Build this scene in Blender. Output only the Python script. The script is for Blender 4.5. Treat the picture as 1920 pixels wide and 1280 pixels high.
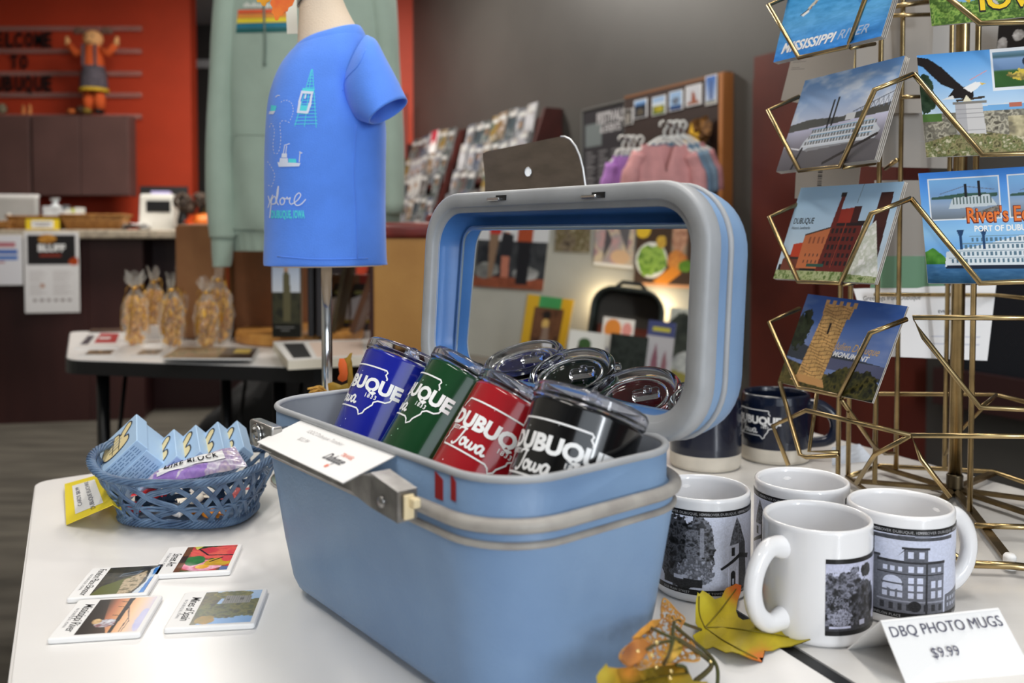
import bpy, bmesh, math, random
import numpy as np
from mathutils import Vector, Matrix

for _o in list(bpy.data.objects):
    bpy.data.objects.remove(_o, do_unlink=True)
SC = bpy.context.scene
COL = SC.collection

# ------------------------------------------------------------------ camera, world, lights, exposure
FPX, CX, CY, PITCH = 1650.0, 960.0, 500.0, math.radians(2.0)
CZ, TZ = 1.045, 0.74                      # eye height, table-top height
cam = bpy.data.cameras.new('camera')
cam_ob = bpy.data.objects.new('camera', cam)
COL.objects.link(cam_ob)
cam_ob.location = (0, 0, CZ)
cam_ob.rotation_euler = (math.pi / 2 - PITCH, 0, 0)
cam.sensor_width = 36.0
cam.lens = FPX / 1920.0 * 36.0
cam.shift_y = (CY - 640.0) / 1920.0
cam.clip_start = 0.02
cam.dof.use_dof = True
cam.dof.focus_distance = 0.80
cam.dof.aperture_fstop = 5.6
SC.camera = cam_ob
SC.view_settings.view_transform = 'Standard'
SC.view_settings.look = 'None'
SC.view_settings.exposure = 0.0
SC.view_settings.gamma = 1.0
SC.view_settings.use_curve_mapping = False

world = bpy.data.worlds.new('world')
SC.world = world
world.use_nodes = True
world.node_tree.nodes['Background'].inputs[0].default_value = (0.80, 0.88, 1.0, 1)
world.node_tree.nodes['Background'].inputs[1].default_value = 0.2


def area(name, loc, target, sx, sy, power, col=(1, 1, 1)):
    l = bpy.data.lights.new(name, 'AREA')
    l.shape = 'RECTANGLE'
    l.size, l.size_y, l.energy, l.color = sx, sy, power, col
    o = bpy.data.objects.new(name, l)
    COL.objects.link(o)
    o.location = loc
    d = Vector(target) - Vector(loc)
    o.rotation_euler = d.to_track_quat('-Z', 'Y').to_euler()
    return o


# assumed shop-window daylight behind the camera, an added streak panel, assumed ceiling fluorescents
area('assumed_window_and_streak', (1.1, -2.45, 1.75), (0.3, 1.0, 0.85), 3.6, 1.7, 44, (0.84, 0.92, 1.0))
area('assumed_window_and_streak', (1.75, -2.35, 1.6), (0.1, 0.8, 0.85), 0.24, 1.7, 36, (0.90, 0.95, 1.0))  # no window pane: narrow panel added to draw highlight streaks on the tumblers
area('assumed_ceiling_glow', (0.35, 0.75, 2.86), (0.35, 0.75, 0), 0.16, 1.5, 22, (1.0, 0.95, 0.88))
area('assumed_ceiling_glow', (-0.9, 0.2, 2.86), (-0.9, 0.2, 0), 0.16, 1.5, 19, (1.0, 0.95, 0.88))
area('assumed_ceiling_glow', (-1.3, 4.6, 2.86), (-1.3, 4.6, 0), 1.2, 0.3, 76, (1.0, 0.95, 0.88))
area('assumed_ceiling_glow', (0.2, 3.0, 2.86), (0.2, 3.0, 0), 1.2, 0.3, 20, (1.0, 0.95, 0.88))


# ------------------------------------------------------------------ pixel helpers (for measured points at real depths)
_sp, _cp = math.sin(PITCH), math.cos(PITCH)


def ray(px, py):
    x, u = (px - CX) / FPX, -(py - CY) / FPX
    return Vector((x, _cp + u * _sp, -_sp + u * _cp))


def W(px, py, Y):
    d = ray(px, py)
    return Vector((0, 0, CZ)) + d * (Y / d.y)


def T(px, py, z=TZ):
    d = ray(px, py)
    return Vector((0, 0, CZ)) + d * ((z - CZ) / d.z)


def PL(px, py, p0, n):
    d = ray(px, py)
    c = Vector((0, 0, CZ))
    return c + d * ((Vector(p0) - c).dot(n) / d.dot(n))


# ------------------------------------------------------------------ materials
def lin(c):
    a = np.asarray(c, float) / 255.0
    return np.where(a <= 0.04045, a / 12.92, ((a + 0.055) / 1.055) ** 2.4)


_MATS = {}


def mat(name, c=(128, 128, 128), rough=0.5, metal=0.0, spec=0.5, noise=0.0, nscale=8.0, c2=None, bump=0.0, bscale=200.0,
        emit=0.0, trans=0.0, ior=1.45, attr=False, coat=0.0, alpha=1.0, sheen=0.0, stretch=None, speckle=None, detail=4.0):
    if name in _MATS:
        return _MATS[name]
    m = bpy.data.materials.new(name)
    m.use_nodes = True
    nt = m.node_tree
    b = nt.nodes['Principled BSDF']
    L = nt.links.new
    col = tuple(lin(c)) + (1,)
    b.inputs['Base Color'].default_value = col
    b.inputs['Roughness'].default_value = rough
    b.inputs['Metallic'].default_value = metal
    b.inputs['Specular IOR Level'].default_value = spec
    b.inputs['IOR'].default_value = ior
    b.inputs['Transmission Weight'].default_value = trans
    b.inputs['Coat Weight'].default_value = coat
    b.inputs['Coat Roughness'].default_value = 0.06
    b.inputs['Alpha'].default_value = alpha
    b.inputs['Sheen Weight'].default_value = sheen
    tc = nt.nodes.new('ShaderNodeTexCoord')
    vec = tc.outputs['Object']
    if stretch:
        mp = nt.nodes.new('ShaderNodeMapping')
        mp.inputs['Scale'].default_value = stretch
        L(vec, mp.inputs['Vector'])
        vec = mp.outputs['Vector']
    src = None
    if attr:
        a = nt.nodes.new('ShaderNodeAttribute')
        a.attribute_name = 'Col'
        src = a.outputs['Color']
    if noise or c2 is not None:
        n = nt.nodes.new('ShaderNodeTexNoise')
        n.inputs['Scale'].default_value = nscale
        n.inputs['Detail'].default_value = detail
        L(vec, n.inputs['Vector'])
        r = nt.nodes.new('ShaderNodeValToRGB')
        r.color_ramp.elements[0].position, r.color_ramp.elements[1].position = 0.35, 0.65
        if c2 is None:
            r.color_ramp.elements[0].color = tuple(lin(np.clip(np.array(c) * (1 - noise), 0, 255))) + (1,)
            r.color_ramp.elements[1].color = tuple(lin(np.clip(np.array(c) * (1 + noise), 0, 255))) + (1,)
        else:
            r.color_ramp.elements[0].color = col
            r.color_ramp.elements[1].color = tuple(lin(c2)) + (1,)
        L(n.outputs['Fac'], r.inputs['Fac'])
        src = r.outputs['Color']
    if speckle is not None:                       # (density threshold, scale, colour) enamel flecks
        v = nt.nodes.new('ShaderNodeTexVoronoi')
        v.inputs['Scale'].default_value = speckle[1]
        L(vec, v.inputs['Vector'])
        w = nt.nodes.new('ShaderNodeTexWhiteNoise')
        L(v.outputs['Color'], w.inputs['Vector'])
        sz = nt.nodes.new('ShaderNodeMath')
        sz.operation = 'MULTIPLY'
        sz.inputs[1].default_value = speckle[0]
        pw = nt.nodes.new('ShaderNodeMath')
        pw.operation = 'POWER'
        pw.inputs[1].default_value = 6.0
        L(w.outputs['Value'], pw.inputs[0])
        L(pw.outputs[0], sz.inputs[0])
        lt = nt.nodes.new('ShaderNodeMath')
        lt.operation = 'LESS_THAN'
        L(v.outputs['Distance'], lt.inputs[0])
        L(sz.outputs[0], lt.inputs[1])
        mx = nt.nodes.new('ShaderNodeMixRGB')
        mx.inputs[1].default_value = col
        mx.inputs[2].default_value = tuple(lin(speckle[2])) + (1,)
        L(lt.outputs[0], mx.inputs[0])
        src = mx.outputs[0]
    if src is not None:
        L(src, b.inputs['Base Color'])
    if emit:
        b.inputs['Emission Color'].default_value = col
        b.inputs['Emission Strength'].default_value = emit
    if bump:
        n2 = nt.nodes.new('ShaderNodeTexNoise')
        n2.inputs['Scale'].default_value = bscale
        n2.inputs['Detail'].default_value = 3.0
        L(vec, n2.inputs['Vector'])
        bp = nt.nodes.new('ShaderNodeBump')
        bp.inputs['Strength'].default_value = bump
        bp.inputs['Distance'].default_value = 0.002
        L(n2.outputs['Fac'], bp.inputs['Height'])
        L(bp.outputs['Normal'], b.inputs['Normal'])
    _MATS[name] = m
    return m


# ------------------------------------------------------------------ mesh builder
class MB:
    def __init__(self):
        self.V, self.F, self.M, self.S, self.C, self.n = [], [], [], [], [], 0

    def add(self, vf, mat=0, smooth=False, col=None, xf=None):
        v, f = vf
        v = np.asarray(v, float).reshape(-1, 3)
        if xf is not None:
            if callable(xf):
                v = xf(v)
            else:
                R = np.array(xf)
                v = v @ R[:3, :3].T + R[:3, 3]
        self.V.append(v)
        n = self.n
        if isinstance(f, np.ndarray):
            self.F.extend((f + n).tolist())
        else:
            self.F.extend([[i + n for i in q] for q in f])
        self.M.extend([mat] * len(f))
        self.S.extend([smooth] * len(f))
        if col is None:
            c = np.ones((len(v), 3))
        else:
            c = np.asarray(col, float)
            if c.ndim == 1:
                c = np.tile(c, (len(v), 1))
        self.C.append(c)
        self.n += len(v)
        return self

    def build(self, name, mats, parent=None, mw=None):
        me = bpy.data.meshes.new(name)
        V = np.concatenate(self.V)
        me.from_pydata(V.tolist(), [], self.F)
        if not isinstance(mats, (list, tuple)):
            mats = [mats]
        for m in mats:
            me.materials.append(m)
        me.polygons.foreach_set('material_index', self.M)
        me.polygons.foreach_set('use_smooth', self.S)
        C = np.concatenate(self.C)
        if (C != 1).any():
            a = me.attributes.new('Col', 'FLOAT_COLOR', 'POINT')
            a.data.foreach_set('color', np.concatenate([C, np.ones((len(C), 1))], 1).astype(np.float32).ravel())
        me.update()
        o = bpy.data.objects.new(name, me)
        COL.objects.link(o)
        if parent is not None:
            o.parent = parent
        if mw is not None:
            o.matrix_local = mw
        return o


def tag(o, label, cat, group=None):
    o['label'], o['category'] = label, cat
    if group:
        o['group'] = group
    return o


def struct(o):
    o['kind'] = 'structure'
    return o


def thing(name, label, cat, mw=None, group=None):
    o = bpy.data.objects.new(name, None)
    o.empty_display_size = 0.02
    COL.objects.link(o)
    if mw is not None:
        o.matrix_world = mw
    return tag(o, label, cat, group)


def copy_tree(o, mw):
    c = o.copy()
    COL.objects.link(c)
    c.matrix_world = mw
    for ch in list(o.children):
        d = ch.copy()
        COL.objects.link(d)
        d.parent = c
        for g in list(ch.children):
            e = g.copy()
            COL.objects.link(e)
            e.parent = d
    return c


def frame(o, x, y, z=None):
    """matrix with origin o, x axis along x, y roughly along y"""
    x = Vector(x).normalized()
    y = Vector(y)
    y = (y - x * y.dot(x)).normalized()
    z = x.cross(y)
    m = Matrix((x, y, z)).transposed().to_4x4()
    m.translation = Vector(o)
    return m


def at(x, y, z=0.0, rz=0.0):
    return Matrix.Translation((x, y, z)) @ Matrix.Rotation(rz, 4, 'Z')


# ------------------------------------------------------------------ shapes
def box(sx, sy, sz, c=(0, 0, 0)):
    x, y, z = sx / 2, sy / 2, sz / 2
    v = np.array([(a * x, b * y, d * z) for d in (-1, 1) for a, b in ((-1, -1), (1, -1), (1, 1), (-1, 1))]) + np.array(c)
    f = [(3, 2, 1, 0), (4, 5, 6, 7), (0, 1, 5, 4), (1, 2, 6, 5), (2, 3, 7, 6), (3, 0, 4, 7)]
    return v, f


def rrect(lx, ly, r, n=6):
    p = []
    r = max(1e-5, min(r, lx / 2 - 1e-5, ly / 2 - 1e-5))
    for cx, cy, a0 in ((lx / 2 - r, ly / 2 - r, 0), (-lx / 2 + r, ly / 2 - r, 90), (-lx / 2 + r, -ly / 2 + r, 180), (lx / 2 - r, -ly / 2 + r, 270)):
        for k in range(n + 1):
            a = math.radians(a0 + 90.0 * k / n)
            p.append((cx + r * math.cos(a), cy + r * math.sin(a)))
    return np.array(p)


def ring3(p2, z):
    p2 = np.asarray(p2)
    return np.column_stack([p2, np.full(len(p2), z)])


def loft(rings, cap0=True, cap1=True, closed=True):
    n = len(rings[0])
    v = np.concatenate([np.asarray(r, float) for r in rings])
    f = []
    for i in range(len(rings) - 1):
        for j in range(n if closed else n - 1):
            k = (j + 1) % n
            f.append((i * n + j, i * n + k, (i + 1) * n + k, (i + 1) * n + j))
    if cap0:
        f.append(tuple(range(n - 1, -1, -1)))
    if cap1:
        f.append(tuple((len(rings) - 1) * n + j for j in range(n)))
    return v, f


def rbox(sx, sy, sz, r=0.003, z0=None, e=None, n=4):
    """box with rounded vertical edges and softened top/bottom, bottom at z0 (default centred)"""
    z0 = -sz / 2 if z0 is None else z0
    e = min(r, sz / 3, sx / 3, sy / 3) if e is None else e
    R = []
    for k in range(4):
        a = k / 3 * math.pi / 2
        d = e * (1 - math.sin(a))
        R.append(ring3(rrect(sx - 2 * d, sy - 2 * d, r, n), z0 + e * (1 - math.cos(a))))
    for k in range(3, -1, -1):
        a = k / 3 * math.pi / 2
        d = e * (1 - math.sin(a))
        R.append(ring3(rrect(sx - 2 * d, sy - 2 * d, r, n), z0 + sz - e * (1 - math.cos(a))))
    return loft(R)


def lathe(prof, n=32, a0=0.0, a1=2 * math.pi):
    full = abs(a1 - a0 - 2 * math.pi) < 1e-6
    m = n if full else n + 1
    rings = []
    pr = [prof[0]]                               # support loops keep long straight walls evenly shaded
    for (r0, z0), (r1, z1) in zip(prof[:-1], prof[1:]):
        L = math.hypot(r1 - r0, z1 - z0)
        if L > 0.004:
            k = min(0.12, 0.0010 / L)
            pr += [(r0 + (r1 - r0) * k, z0 + (z1 - z0) * k), (r1 - (r1 - r0) * k, z1 - (z1 - z0) * k)]
        pr.append((r1, z1))
    for r, z in pr:
        t = a0 + (a1 - a0) * np.arange(m) / n
        rings.append(np.column_stack([r * np.cos(t), r * np.sin(t), np.full(m, z)]))
    return loft(rings, cap0=False, cap1=False, closed=full)


def disc(r, z, n=32):
    t = 2 * math.pi * np.arange(n) / n
    return np.column_stack([r * np.cos(t), r * np.sin(t), np.full(n, z)]), [tuple(range(n))]


def spline(pts, k=6, closed=False):
    P = np.asarray(pts, float)
    n = len(P)
    out = []
    rng = n if closed else n - 1
    for i in range(rng):
        p0 = P[(i - 1) % n] if (closed or i > 0) else 2 * P[0] - P[1]
        p1, p2 = P[i], P[(i + 1) % n]
        p3 = P[(i + 2) % n] if (closed or i + 2 < n) else 2 * P[-1] - P[-2]
        for s in range(k):
            t = s / k
            out.append(0.5 * (2 * p1 + (p2 - p0) * t + (2 * p0 - 5 * p1 + 4 * p2 - p3) * t * t + (3 * p1 - p0 - 3 * p2 + p3) * t ** 3))
    if not closed:
        out.append(P[-1])
    return np.array(out)


def tube(pts, r, n=6, closed=False, caps=True, flat=1.0):
    P = np.asarray([tuple(p) for p in pts], float)
    m = len(P)
    rr = np.full(m, r) if np.isscalar(r) else np.asarray(r, float)
    if closed:
        tg = np.roll(P, -1, 0) - np.roll(P, 1, 0)
    else:
        tg = np.gradient(P, axis=0)
    tg /= np.maximum(np.linalg.norm(tg, axis=1, keepdims=True), 1e-9)
    u = np.cross(tg[0], (0, 0, 1.0))
    if np.linalg.norm(u) < 1e-3:
        u = np.cross(tg[0], (1.0, 0, 0))
    u /= np.linalg.norm(u)
    rings = []
    ang = 2 * math.pi * np.arange(n) / n
    for i in range(m):
        u = u - tg[i] * u.dot(tg[i])
        u /= max(np.linalg.norm(u), 1e-9)
        w = np.cross(tg[i], u)
        rings.append(P[i] + rr[i] * (np.outer(np.cos(ang), u) + flat * np.outer(np.sin(ang), w)))
    if closed:
        v, f = loft(rings + [rings[0]], False, False)
        return v, f
    return loft(rings, caps, caps)


def prism(poly, z0, z1):
    p = np.asarray(poly, float)
    n = len(p)
    a = sum(p[i][0] * p[(i + 1) % n][1] - p[(i + 1) % n][0] * p[i][1] for i in range(n))
    if a < 0:
        p = p[::-1]
    return loft([ring3(p, z0), ring3(p, z1)])


def gridf(f, nu, nv):
    """grid mesh of f(U,V)->(...,3)"""
    U, V = np.meshgrid(np.linspace(0, 1, nu), np.linspace(0, 1, nv))
    v = np.asarray(f(U, V)).reshape(-1, 3)
    i = np.arange((nv - 1) * (nu - 1))
    r, c = i // (nu - 1), i % (nu - 1)
    a = r * nu + c
    return v, np.column_stack([a, a + 1, a + nu + 1, a + nu])


def quad_map(A, B, C, D):
    """bilinear map, A=(0,0) B=(1,0) C=(1,1) D=(0,1)"""
    A, B, C, D = [np.array(tuple(p)) for p in (A, B, C, D)]

    def f(U, V):
        U, V = U[..., None], V[..., None]
        return A * (1 - U) * (1 - V) + B * U * (1 - V) + C * U * V + D * (1 - U) * V
    return f


# ------------------------------------------------------------------ flat art: text, ribbons (2-D verts + faces)
_TX = {}


def text2(s, h=1.0, bold=0.0, shear=0.0, align='CENTER', sp=1.0, xs=1.0):
    key = (s, bold, shear, align, sp)
    if key not in _TX:
        cu = bpy.data.curves.new('t', 'FONT')
        cu.body, cu.size, cu.offset, cu.shear, cu.align_x, cu.space_character = s, 1.0, bold, shear, align, sp
        cu.resolution_u = 3
        o = bpy.data.objects.new('t', cu)
        COL.objects.link(o)
        dg = bpy.context.evaluated_depsgraph_get()
        me = bpy.data.meshes.new_from_object(o.evaluated_get(dg))
        v = np.array([tuple(p.co)[:2] for p in me.vertices]).reshape(-1, 2)
        f = [tuple(p.vertices) for p in me.polygons]
        bpy.data.objects.remove(o, do_unlink=True)
        bpy.data.curves.remove(cu)
        bpy.data.meshes.remove(me)
        _TX[key] = (v, f)
    v, f = _TX[key]
    k = h / 0.73
    return np.column_stack([v[:, 0] * k * xs, v[:, 1] * k, np.zeros(len(v))]), list(f)


def ribbon(pts, w, smooth=0, closed=False, taper=False):
    P = np.asarray(pts, float)
    if smooth:
        P = spline(P, smooth, closed)
    if closed:
        tg = np.roll(P, -1, 0) - np.roll(P, 1, 0)
    else:
        tg = np.gradient(P, axis=0)
    tg /= np.maximum(np.linalg.norm(tg, axis=1, keepdims=True), 1e-9)
    nr = np.column_stack([-tg[:, 1], tg[:, 0]])
    ww = np.full((len(P), 1), w / 2)
    if taper:
        ww[0] *= 0.4
        ww[-1] *= 0.4
    a, b = P + nr * ww, P - nr * ww
    n = len(P)
    v = np.concatenate([a, b])
    f = [(i, i + n, (i + 1) % n + n, (i + 1) % n) for i in range(n if closed else n - 1)]
    return np.column_stack([v, np.zeros(len(v))]), f


def merge(parts):
    V, F, n = [], [], 0
    for v, f in parts:
        V.append(np.asarray(v, float))
        F.extend([tuple(i + n for i in q) for q in f])
        n += len(v)
    return np.concatenate(V), F


def move(vf, dx=0, dy=0, dz=0, s=1.0, rot=0.0):
    v, f = vf
    v = np.array(v, float) * s
    if rot:
        c, q = math.cos(rot), math.sin(rot)
        v = np.column_stack([v[:, 0] * c - v[:, 1] * q, v[:, 0] * q + v[:, 1] * c, v[:, 2]])
    return v + np.array([dx, dy, dz]), f


def slice_x(vf, step, axis=0):
    """cut flat art along x so it can follow a curved surface"""
    v, f = vf
    me = bpy.data.meshes.new('s')
    me.from_pydata(np.asarray(v).tolist(), [], [list(q) for q in f])
    bm = bmesh.new()
    bm.from_mesh(me)
    lo, hi = v[:, axis].min(), v[:, axis].max()
    no = (1, 0, 0) if axis == 0 else (0, 1, 0)
    x = lo + step
    while x < hi:
        co = (x, 0, 0) if axis == 0 else (0, x, 0)
        bmesh.ops.bisect_plane(bm, geom=bm.verts[:] + bm.edges[:] + bm.faces[:], dist=1e-6, plane_co=co, plane_no=no)
        x += step
    bm.verts.index_update()
    vv = np.array([tuple(p.co) for p in bm.verts])
    ff = [tuple(p.index for p in q.verts) for q in bm.faces]
    bm.free()
    bpy.data.meshes.remove(me)
    return vv, ff


def on_cyl(r, z0, a0=0.0, taper=0.0, eps=0.0004):
    """wrap flat art (x along the circumference, y up) on a vertical cylinder, centre at angle a0"""
    def f(v):
        z = z0 + v[:, 1]
        rad = r + taper * z + eps
        a = a0 + v[:, 0] / r
        return np.column_stack([rad * np.cos(a), rad * np.sin(a), z])
    return f


# ------------------------------------------------------------------ painter: procedural pictures as vertex colours
_RS = np.random.RandomState(11)


def vnoise(x, y, seed=0):
    rs = np.random.RandomState(seed)
    g = rs.rand(64, 64)
    xi, yi = np.floor(x).astype(int), np.floor(y).astype(int)
    fx, fy = x - xi, y - yi
    fx, fy = fx * fx * (3 - 2 * fx), fy * fy * (3 - 2 * fy)
    G = lambda a, b: g[a % 64, b % 64]
    return (G(xi, yi) * (1 - fx) + G(xi + 1, yi) * fx) * (1 - fy) + (G(xi, yi + 1) * (1 - fx) + G(xi + 1, yi + 1) * fx) * fy


def fbm(x, y, seed=0, o=3):
    s, a, t = 0, 0.5, 0
    for k in range(o):
        s = s + a * vnoise(x * 2 ** k, y * 2 ** k, seed + k)
        t += a
        a *= 0.6
    return s / t


class Pic:
    """x runs 0..asp, y runs 0..1 upwards"""

    def __init__(self, asp, ny, bg=(255, 255, 255)):
        self.asp = asp
        self.ny, self.nx = ny, max(2, int(ny * asp))
        self.x, self.y = np.meshgrid(np.linspace(0, asp, self.nx), np.linspace(0, 1, ny))
        self.c = np.zeros((ny, self.nx, 3)) + np.array(bg, float)

    def put(self, mask, col, a=1.0):
        m = (np.asarray(mask, float) * a)[..., None]
        self.c = self.c * (1 - m) + np.array(col, float) * m
        return self

    def vgrad(self, stops, mask=None):
        ys = [s[0] for s in stops]
        col = np.stack([np.interp(self.y, ys, [s[1][k] for s in stops]) for k in range(3)], -1)
        m = np.ones_like(self.x) if mask is None else np.asarray(mask, float)
        self.c = self.c * (1 - m[..., None]) + col * m[..., None]
        return self

    def R(self, x0, y0, x1, y1):
        return (self.x >= x0) & (self.x <= x1) & (self.y >= y0) & (self.y <= y1)

    def rect(self, x0, y0, x1, y1, c, a=1.0):
        return self.put(self.R(x0, y0, x1, y1), c, a)

    def E(self, cx, cy, rx, ry):
        return ((self.x - cx) / rx) ** 2 + ((self.y - cy) / ry) ** 2 <= 1

    def ell(self, cx, cy, rx, ry, c, a=1.0):
        return self.put(self.E(cx, cy, rx, ry), c, a)

    def P(self, pts):
        inside = np.zeros_like(self.x, bool)
        n = len(pts)
        for i in range(n):
            (x0, y0), (x1, y1) = pts[i], pts[(i + 1) % n]
            if y0 == y1:
                continue
            inside ^= ((self.y < y0) != (self.y < y1)) & (self.x < (x1 - x0) * (self.y - y0) / (y1 - y0) + x0)
        return inside

    def poly(self, pts, c, a=1.0):
        return self.put(self.P(pts), c, a)

    def line(self, pts, w, c, a=1.0):
        m = np.zeros_like(self.x, bool)
        for (x0, y0), (x1, y1) in zip(pts[:-1], pts[1:]):
            dx, dy = x1 - x0, y1 - y0
            t = np.clip(((self.x - x0) * dx + (self.y - y0) * dy) / max(dx * dx + dy * dy, 1e-9), 0, 1)
            m |= (self.x - x0 - t * dx) ** 2 + (self.y - y0 - t * dy) ** 2 <= (w / 2) ** 2
        return self.put(m, c, a)

    def N(self, s, seed=0, o=3, sy=None):
        return fbm(self.x * s, self.y * (sy or s), seed, o)

    def foliage(self, mask, cols, s=14, seed=0):
        n = self.N(s, seed)
        k = np.clip((n - 0.25) / 0.5, 0, 0.999) * (len(cols) - 1)
        i = k.astype(int)
        cc = np.array(cols, float)
        col = cc[i] * (1 - (k - i)[..., None]) + cc[np.minimum(i + 1, len(cols) - 1)] * (k - i)[..., None]
        m = np.asarray(mask, float)[..., None]
        self.c = self.c * (1 - m) + col * m
        return self

    def blob(self, cx, cy, rx, ry, cols, s=14, seed=0, rag=0.5):
        m = ((self.x - cx) / rx) ** 2 + ((self.y - cy) / ry) ** 2 + rag * (self.N(s * 0.8, seed + 5) - 0.5) * 2 <= 1
        return self.foliage(m, cols, s, seed)

    def windows(self, x0, y0, x1, y1, nx, ny, c, fx=0.5, fy=0.6, seed=0):
        for i in range(nx):
            for j in range(ny):
                wx, wy = (x1 - x0) / nx, (y1 - y0) / ny
                self.rect(x0 + (i + 0.5 - fx / 2) * wx, y0 + (j + 0.5 - fy / 2) * wy, x0 + (i + 0.5 + fx / 2) * wx, y0 + (j + 0.5 + fy / 2) * wy, c)
        return self

    def grey(self, tint=(1.0, 1.0, 1.0)):
        g = self.c @ np.array([0.3, 0.59, 0.11])
        self.c = g[..., None] * np.array(tint)
        return self

    def cols(self):
        return lin(np.clip(self.c, 0, 255)).reshape(-1, 3)

    def geo(self, f):
        return gridf(f, self.nx, self.ny)

    def flat(self, w, h, z=0.0):
        return self.geo(lambda U, V: np.stack([(U - 0.5) * w, (V - 0.5) * h, np.full_like(U, z)], -1))


M_PRINT = mat('printed_gloss', (255, 255, 255), 0.28, attr=True, spec=0.35)
M_PRINTM = mat('printed_matte', (255, 255, 255), 0.6, attr=True, spec=0.25)
M_INK = mat('black_ink', (22, 22, 26), 0.55)
M_GREYINK = mat('grey_ink', (120, 120, 126), 0.6)
M_WHITEINK = mat('white_ink', (245, 245, 245), 0.4)
M_PAPER = mat('white_paper', (238, 237, 236), 0.6)
M_BLACK = mat('black_plastic', (20, 20, 22), 0.45)
M_CHROME = mat('chrome', (205, 205, 205), 0.14, metal=1.0)
M_BRASS = mat('brass_wire', (170, 148, 106), 0.26, metal=1.0, noise=0.12, nscale=30)
# ================================================================== THE ROOM
M_ORANGE = mat('orange_paint', (184, 60, 30), 0.6, noise=0.03, nscale=3)
M_GREYW = mat('grey_paint', (70, 68, 65), 0.45, noise=0.04, nscale=2.5)
M_LIGHTW = mat('pale_grey_paint', (168, 166, 158), 0.6, noise=0.02)
M_CARPET = mat('carpet', (98, 93, 84), 0.95, c2=(72, 68, 61), nscale=2.2, bump=0.6, bscale=420, stretch=(1, 6, 1))
M_CEIL = mat('ceiling_paint', (205, 205, 205), 0.8)
M_WINE = mat('dark_wood_veneer', (66, 38, 36), 0.42, c2=(54, 30, 30), nscale=6, stretch=(1, 1, 0.12))
M_MAROON = mat('maroon_wood', (74, 30, 24), 0.4, c2=(88, 36, 26), nscale=5, stretch=(1, 1, 0.1))
M_CABW = mat('brown_laminate', (96, 70, 66), 0.5, noise=0.05, nscale=4)
M_TOP = mat('stone_laminate', (170, 158, 140), 0.35, noise=0.12, nscale=40)

WC0 = Vector((-0.68, 6.25, 0))
WD = Vector((0.4536, -0.8912, 0)).normalized()
WN = Vector((-WD.y * -1, 0, 0))
WN = Vector((-0.8912, -0.4536, 0)).normalized()      # into the room


def wall_pt(s, z, off=0.0):
    p = WC0 + WD * s + WN * off
    return Vector((p.x, p.y, z))


def wall_mw(s, z, off=0.0, rz=0.0):
    """frame on the grey wall: x to the right along the wall, y up, z into the room"""
    m = Matrix((WD, Vector((0, 0, 1)), WN)).transposed().to_4x4()
    m.translation = wall_pt(s, z, off)
    return m @ Matrix.Rotation(rz, 4, 'Z')


def wall_s(px):
    k = (px - CX) / FPX
    return (k * WC0.y - WC0.x) / (WD.x - k * WD.y)


def wall_z(px, py):
    return W(px, py, (WC0 + WD * wall_s(px)).y).z


b = MB()
b.add(box(14, 14, 0.1, (0, 3, -0.05)))
struct(b.build('floor', M_CARPET))
b = MB()
b.add(box(14, 14, 0.1, (0, 3, 2.95)))
struct(b.build('ceiling', M_CEIL))
b = MB()
b.add(box(3.0, 0.12, 2.9, (-2.283 - 1.5, 6.36, 1.45)))
b.add(box(0.62, 0.12, 2.9, (-0.68 - 0.31, 6.36, 1.45)))
struct(b.build('wall_back', M_ORANGE))
b = MB()
b.add(prism([tuple(wall_pt(-0.05, 0))[:2], tuple(wall_pt(9.9, 0))[:2], tuple(wall_pt(9.9, 0, -0.12))[:2], tuple(wall_pt(-0.05, 0, -0.12))[:2]], 0, 2.9))
struct(b.build('wall_right', M_GREYW))
b = MB()
b.add(box(0.12, 6.2, 2.9, (-2.36, 0.4, 1.45)))
struct(b.build('wall_left', M_LIGHTW))
b = MB()
b.add(box(0.12, 4.4, 2.9, (-5.2, 5.4, 1.45)))
b.add(box(2.96, 0.12, 2.9, (-3.78, 3.44, 1.45)))
struct(b.build('wall_side', M_LIGHTW))
b = MB()
b.add(box(3.4, 0.12, 2.9, (-1.5, 7.86, 1.45)))
struct(b.build('wall_corridor', M_GREYW))
b = MB()
b.add(box(1.6, 0.3, 1.0, (-2.0, 7.6, 0.5)))
b.add(box(1.6, 0.33, 0.06, (-2.0, 7.6, 1.06)))
tag(b.build('cupboard', mat('dark_cupboard', (40, 33, 30), 0.5)), 'dark low cupboard far back in the gap between orange wall and hoodie', 'cupboard')
b = MB()
b.add(box(3.2, 0.05, 0.07, (-1.5, 7.77, 2.55)))
struct(b.build('trim_1', M_CEIL))
# wall with an assumed window, out of view behind the viewer
b = MB()
for x0, x1, z0, z1 in ((-2.4, -0.8, 0, 2.9), (3.0, 4.2, 0, 2.9), (-0.8, 3.0, 0, 0.85), (-0.8, 3.0, 2.65, 2.9)):
    b.add(box(x1 - x0, 0.12, z1 - z0, ((x0 + x1) / 2, -2.66, (z0 + z1) / 2)))
struct(b.build('wall_front', M_LIGHTW))
b = MB()
for x in (-0.77, 1.1, 2.97):
    b.add(box(0.06, 0.1, 1.8, (x, -2.64, 1.75)))
b.add(box(3.8, 0.1, 0.06, (1.1, -2.64, 0.88)))
b.add(box(3.8, 0.1, 0.06, (1.1, -2.64, 2.62)))
struct(b.build('assumed_window_1', M_CHROME))  # frame of the assumed window, never in view
b = MB()
b.add(box(4.4, 0.018, 0.1, (0, 0, 0)))
struct(b.build('baseboard_right', M_MAROON, None, wall_mw(4.6, 0.05, 0.02) @ Matrix.Rotation(math.pi / 2, 4, 'X')))
b = MB()
b.add(box(3.2, 0.07, 0.06, (0, 0, 0)))
b.add(box(3.2, 0.012, 0.36, (0, 0.028, -0.2)))
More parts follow.
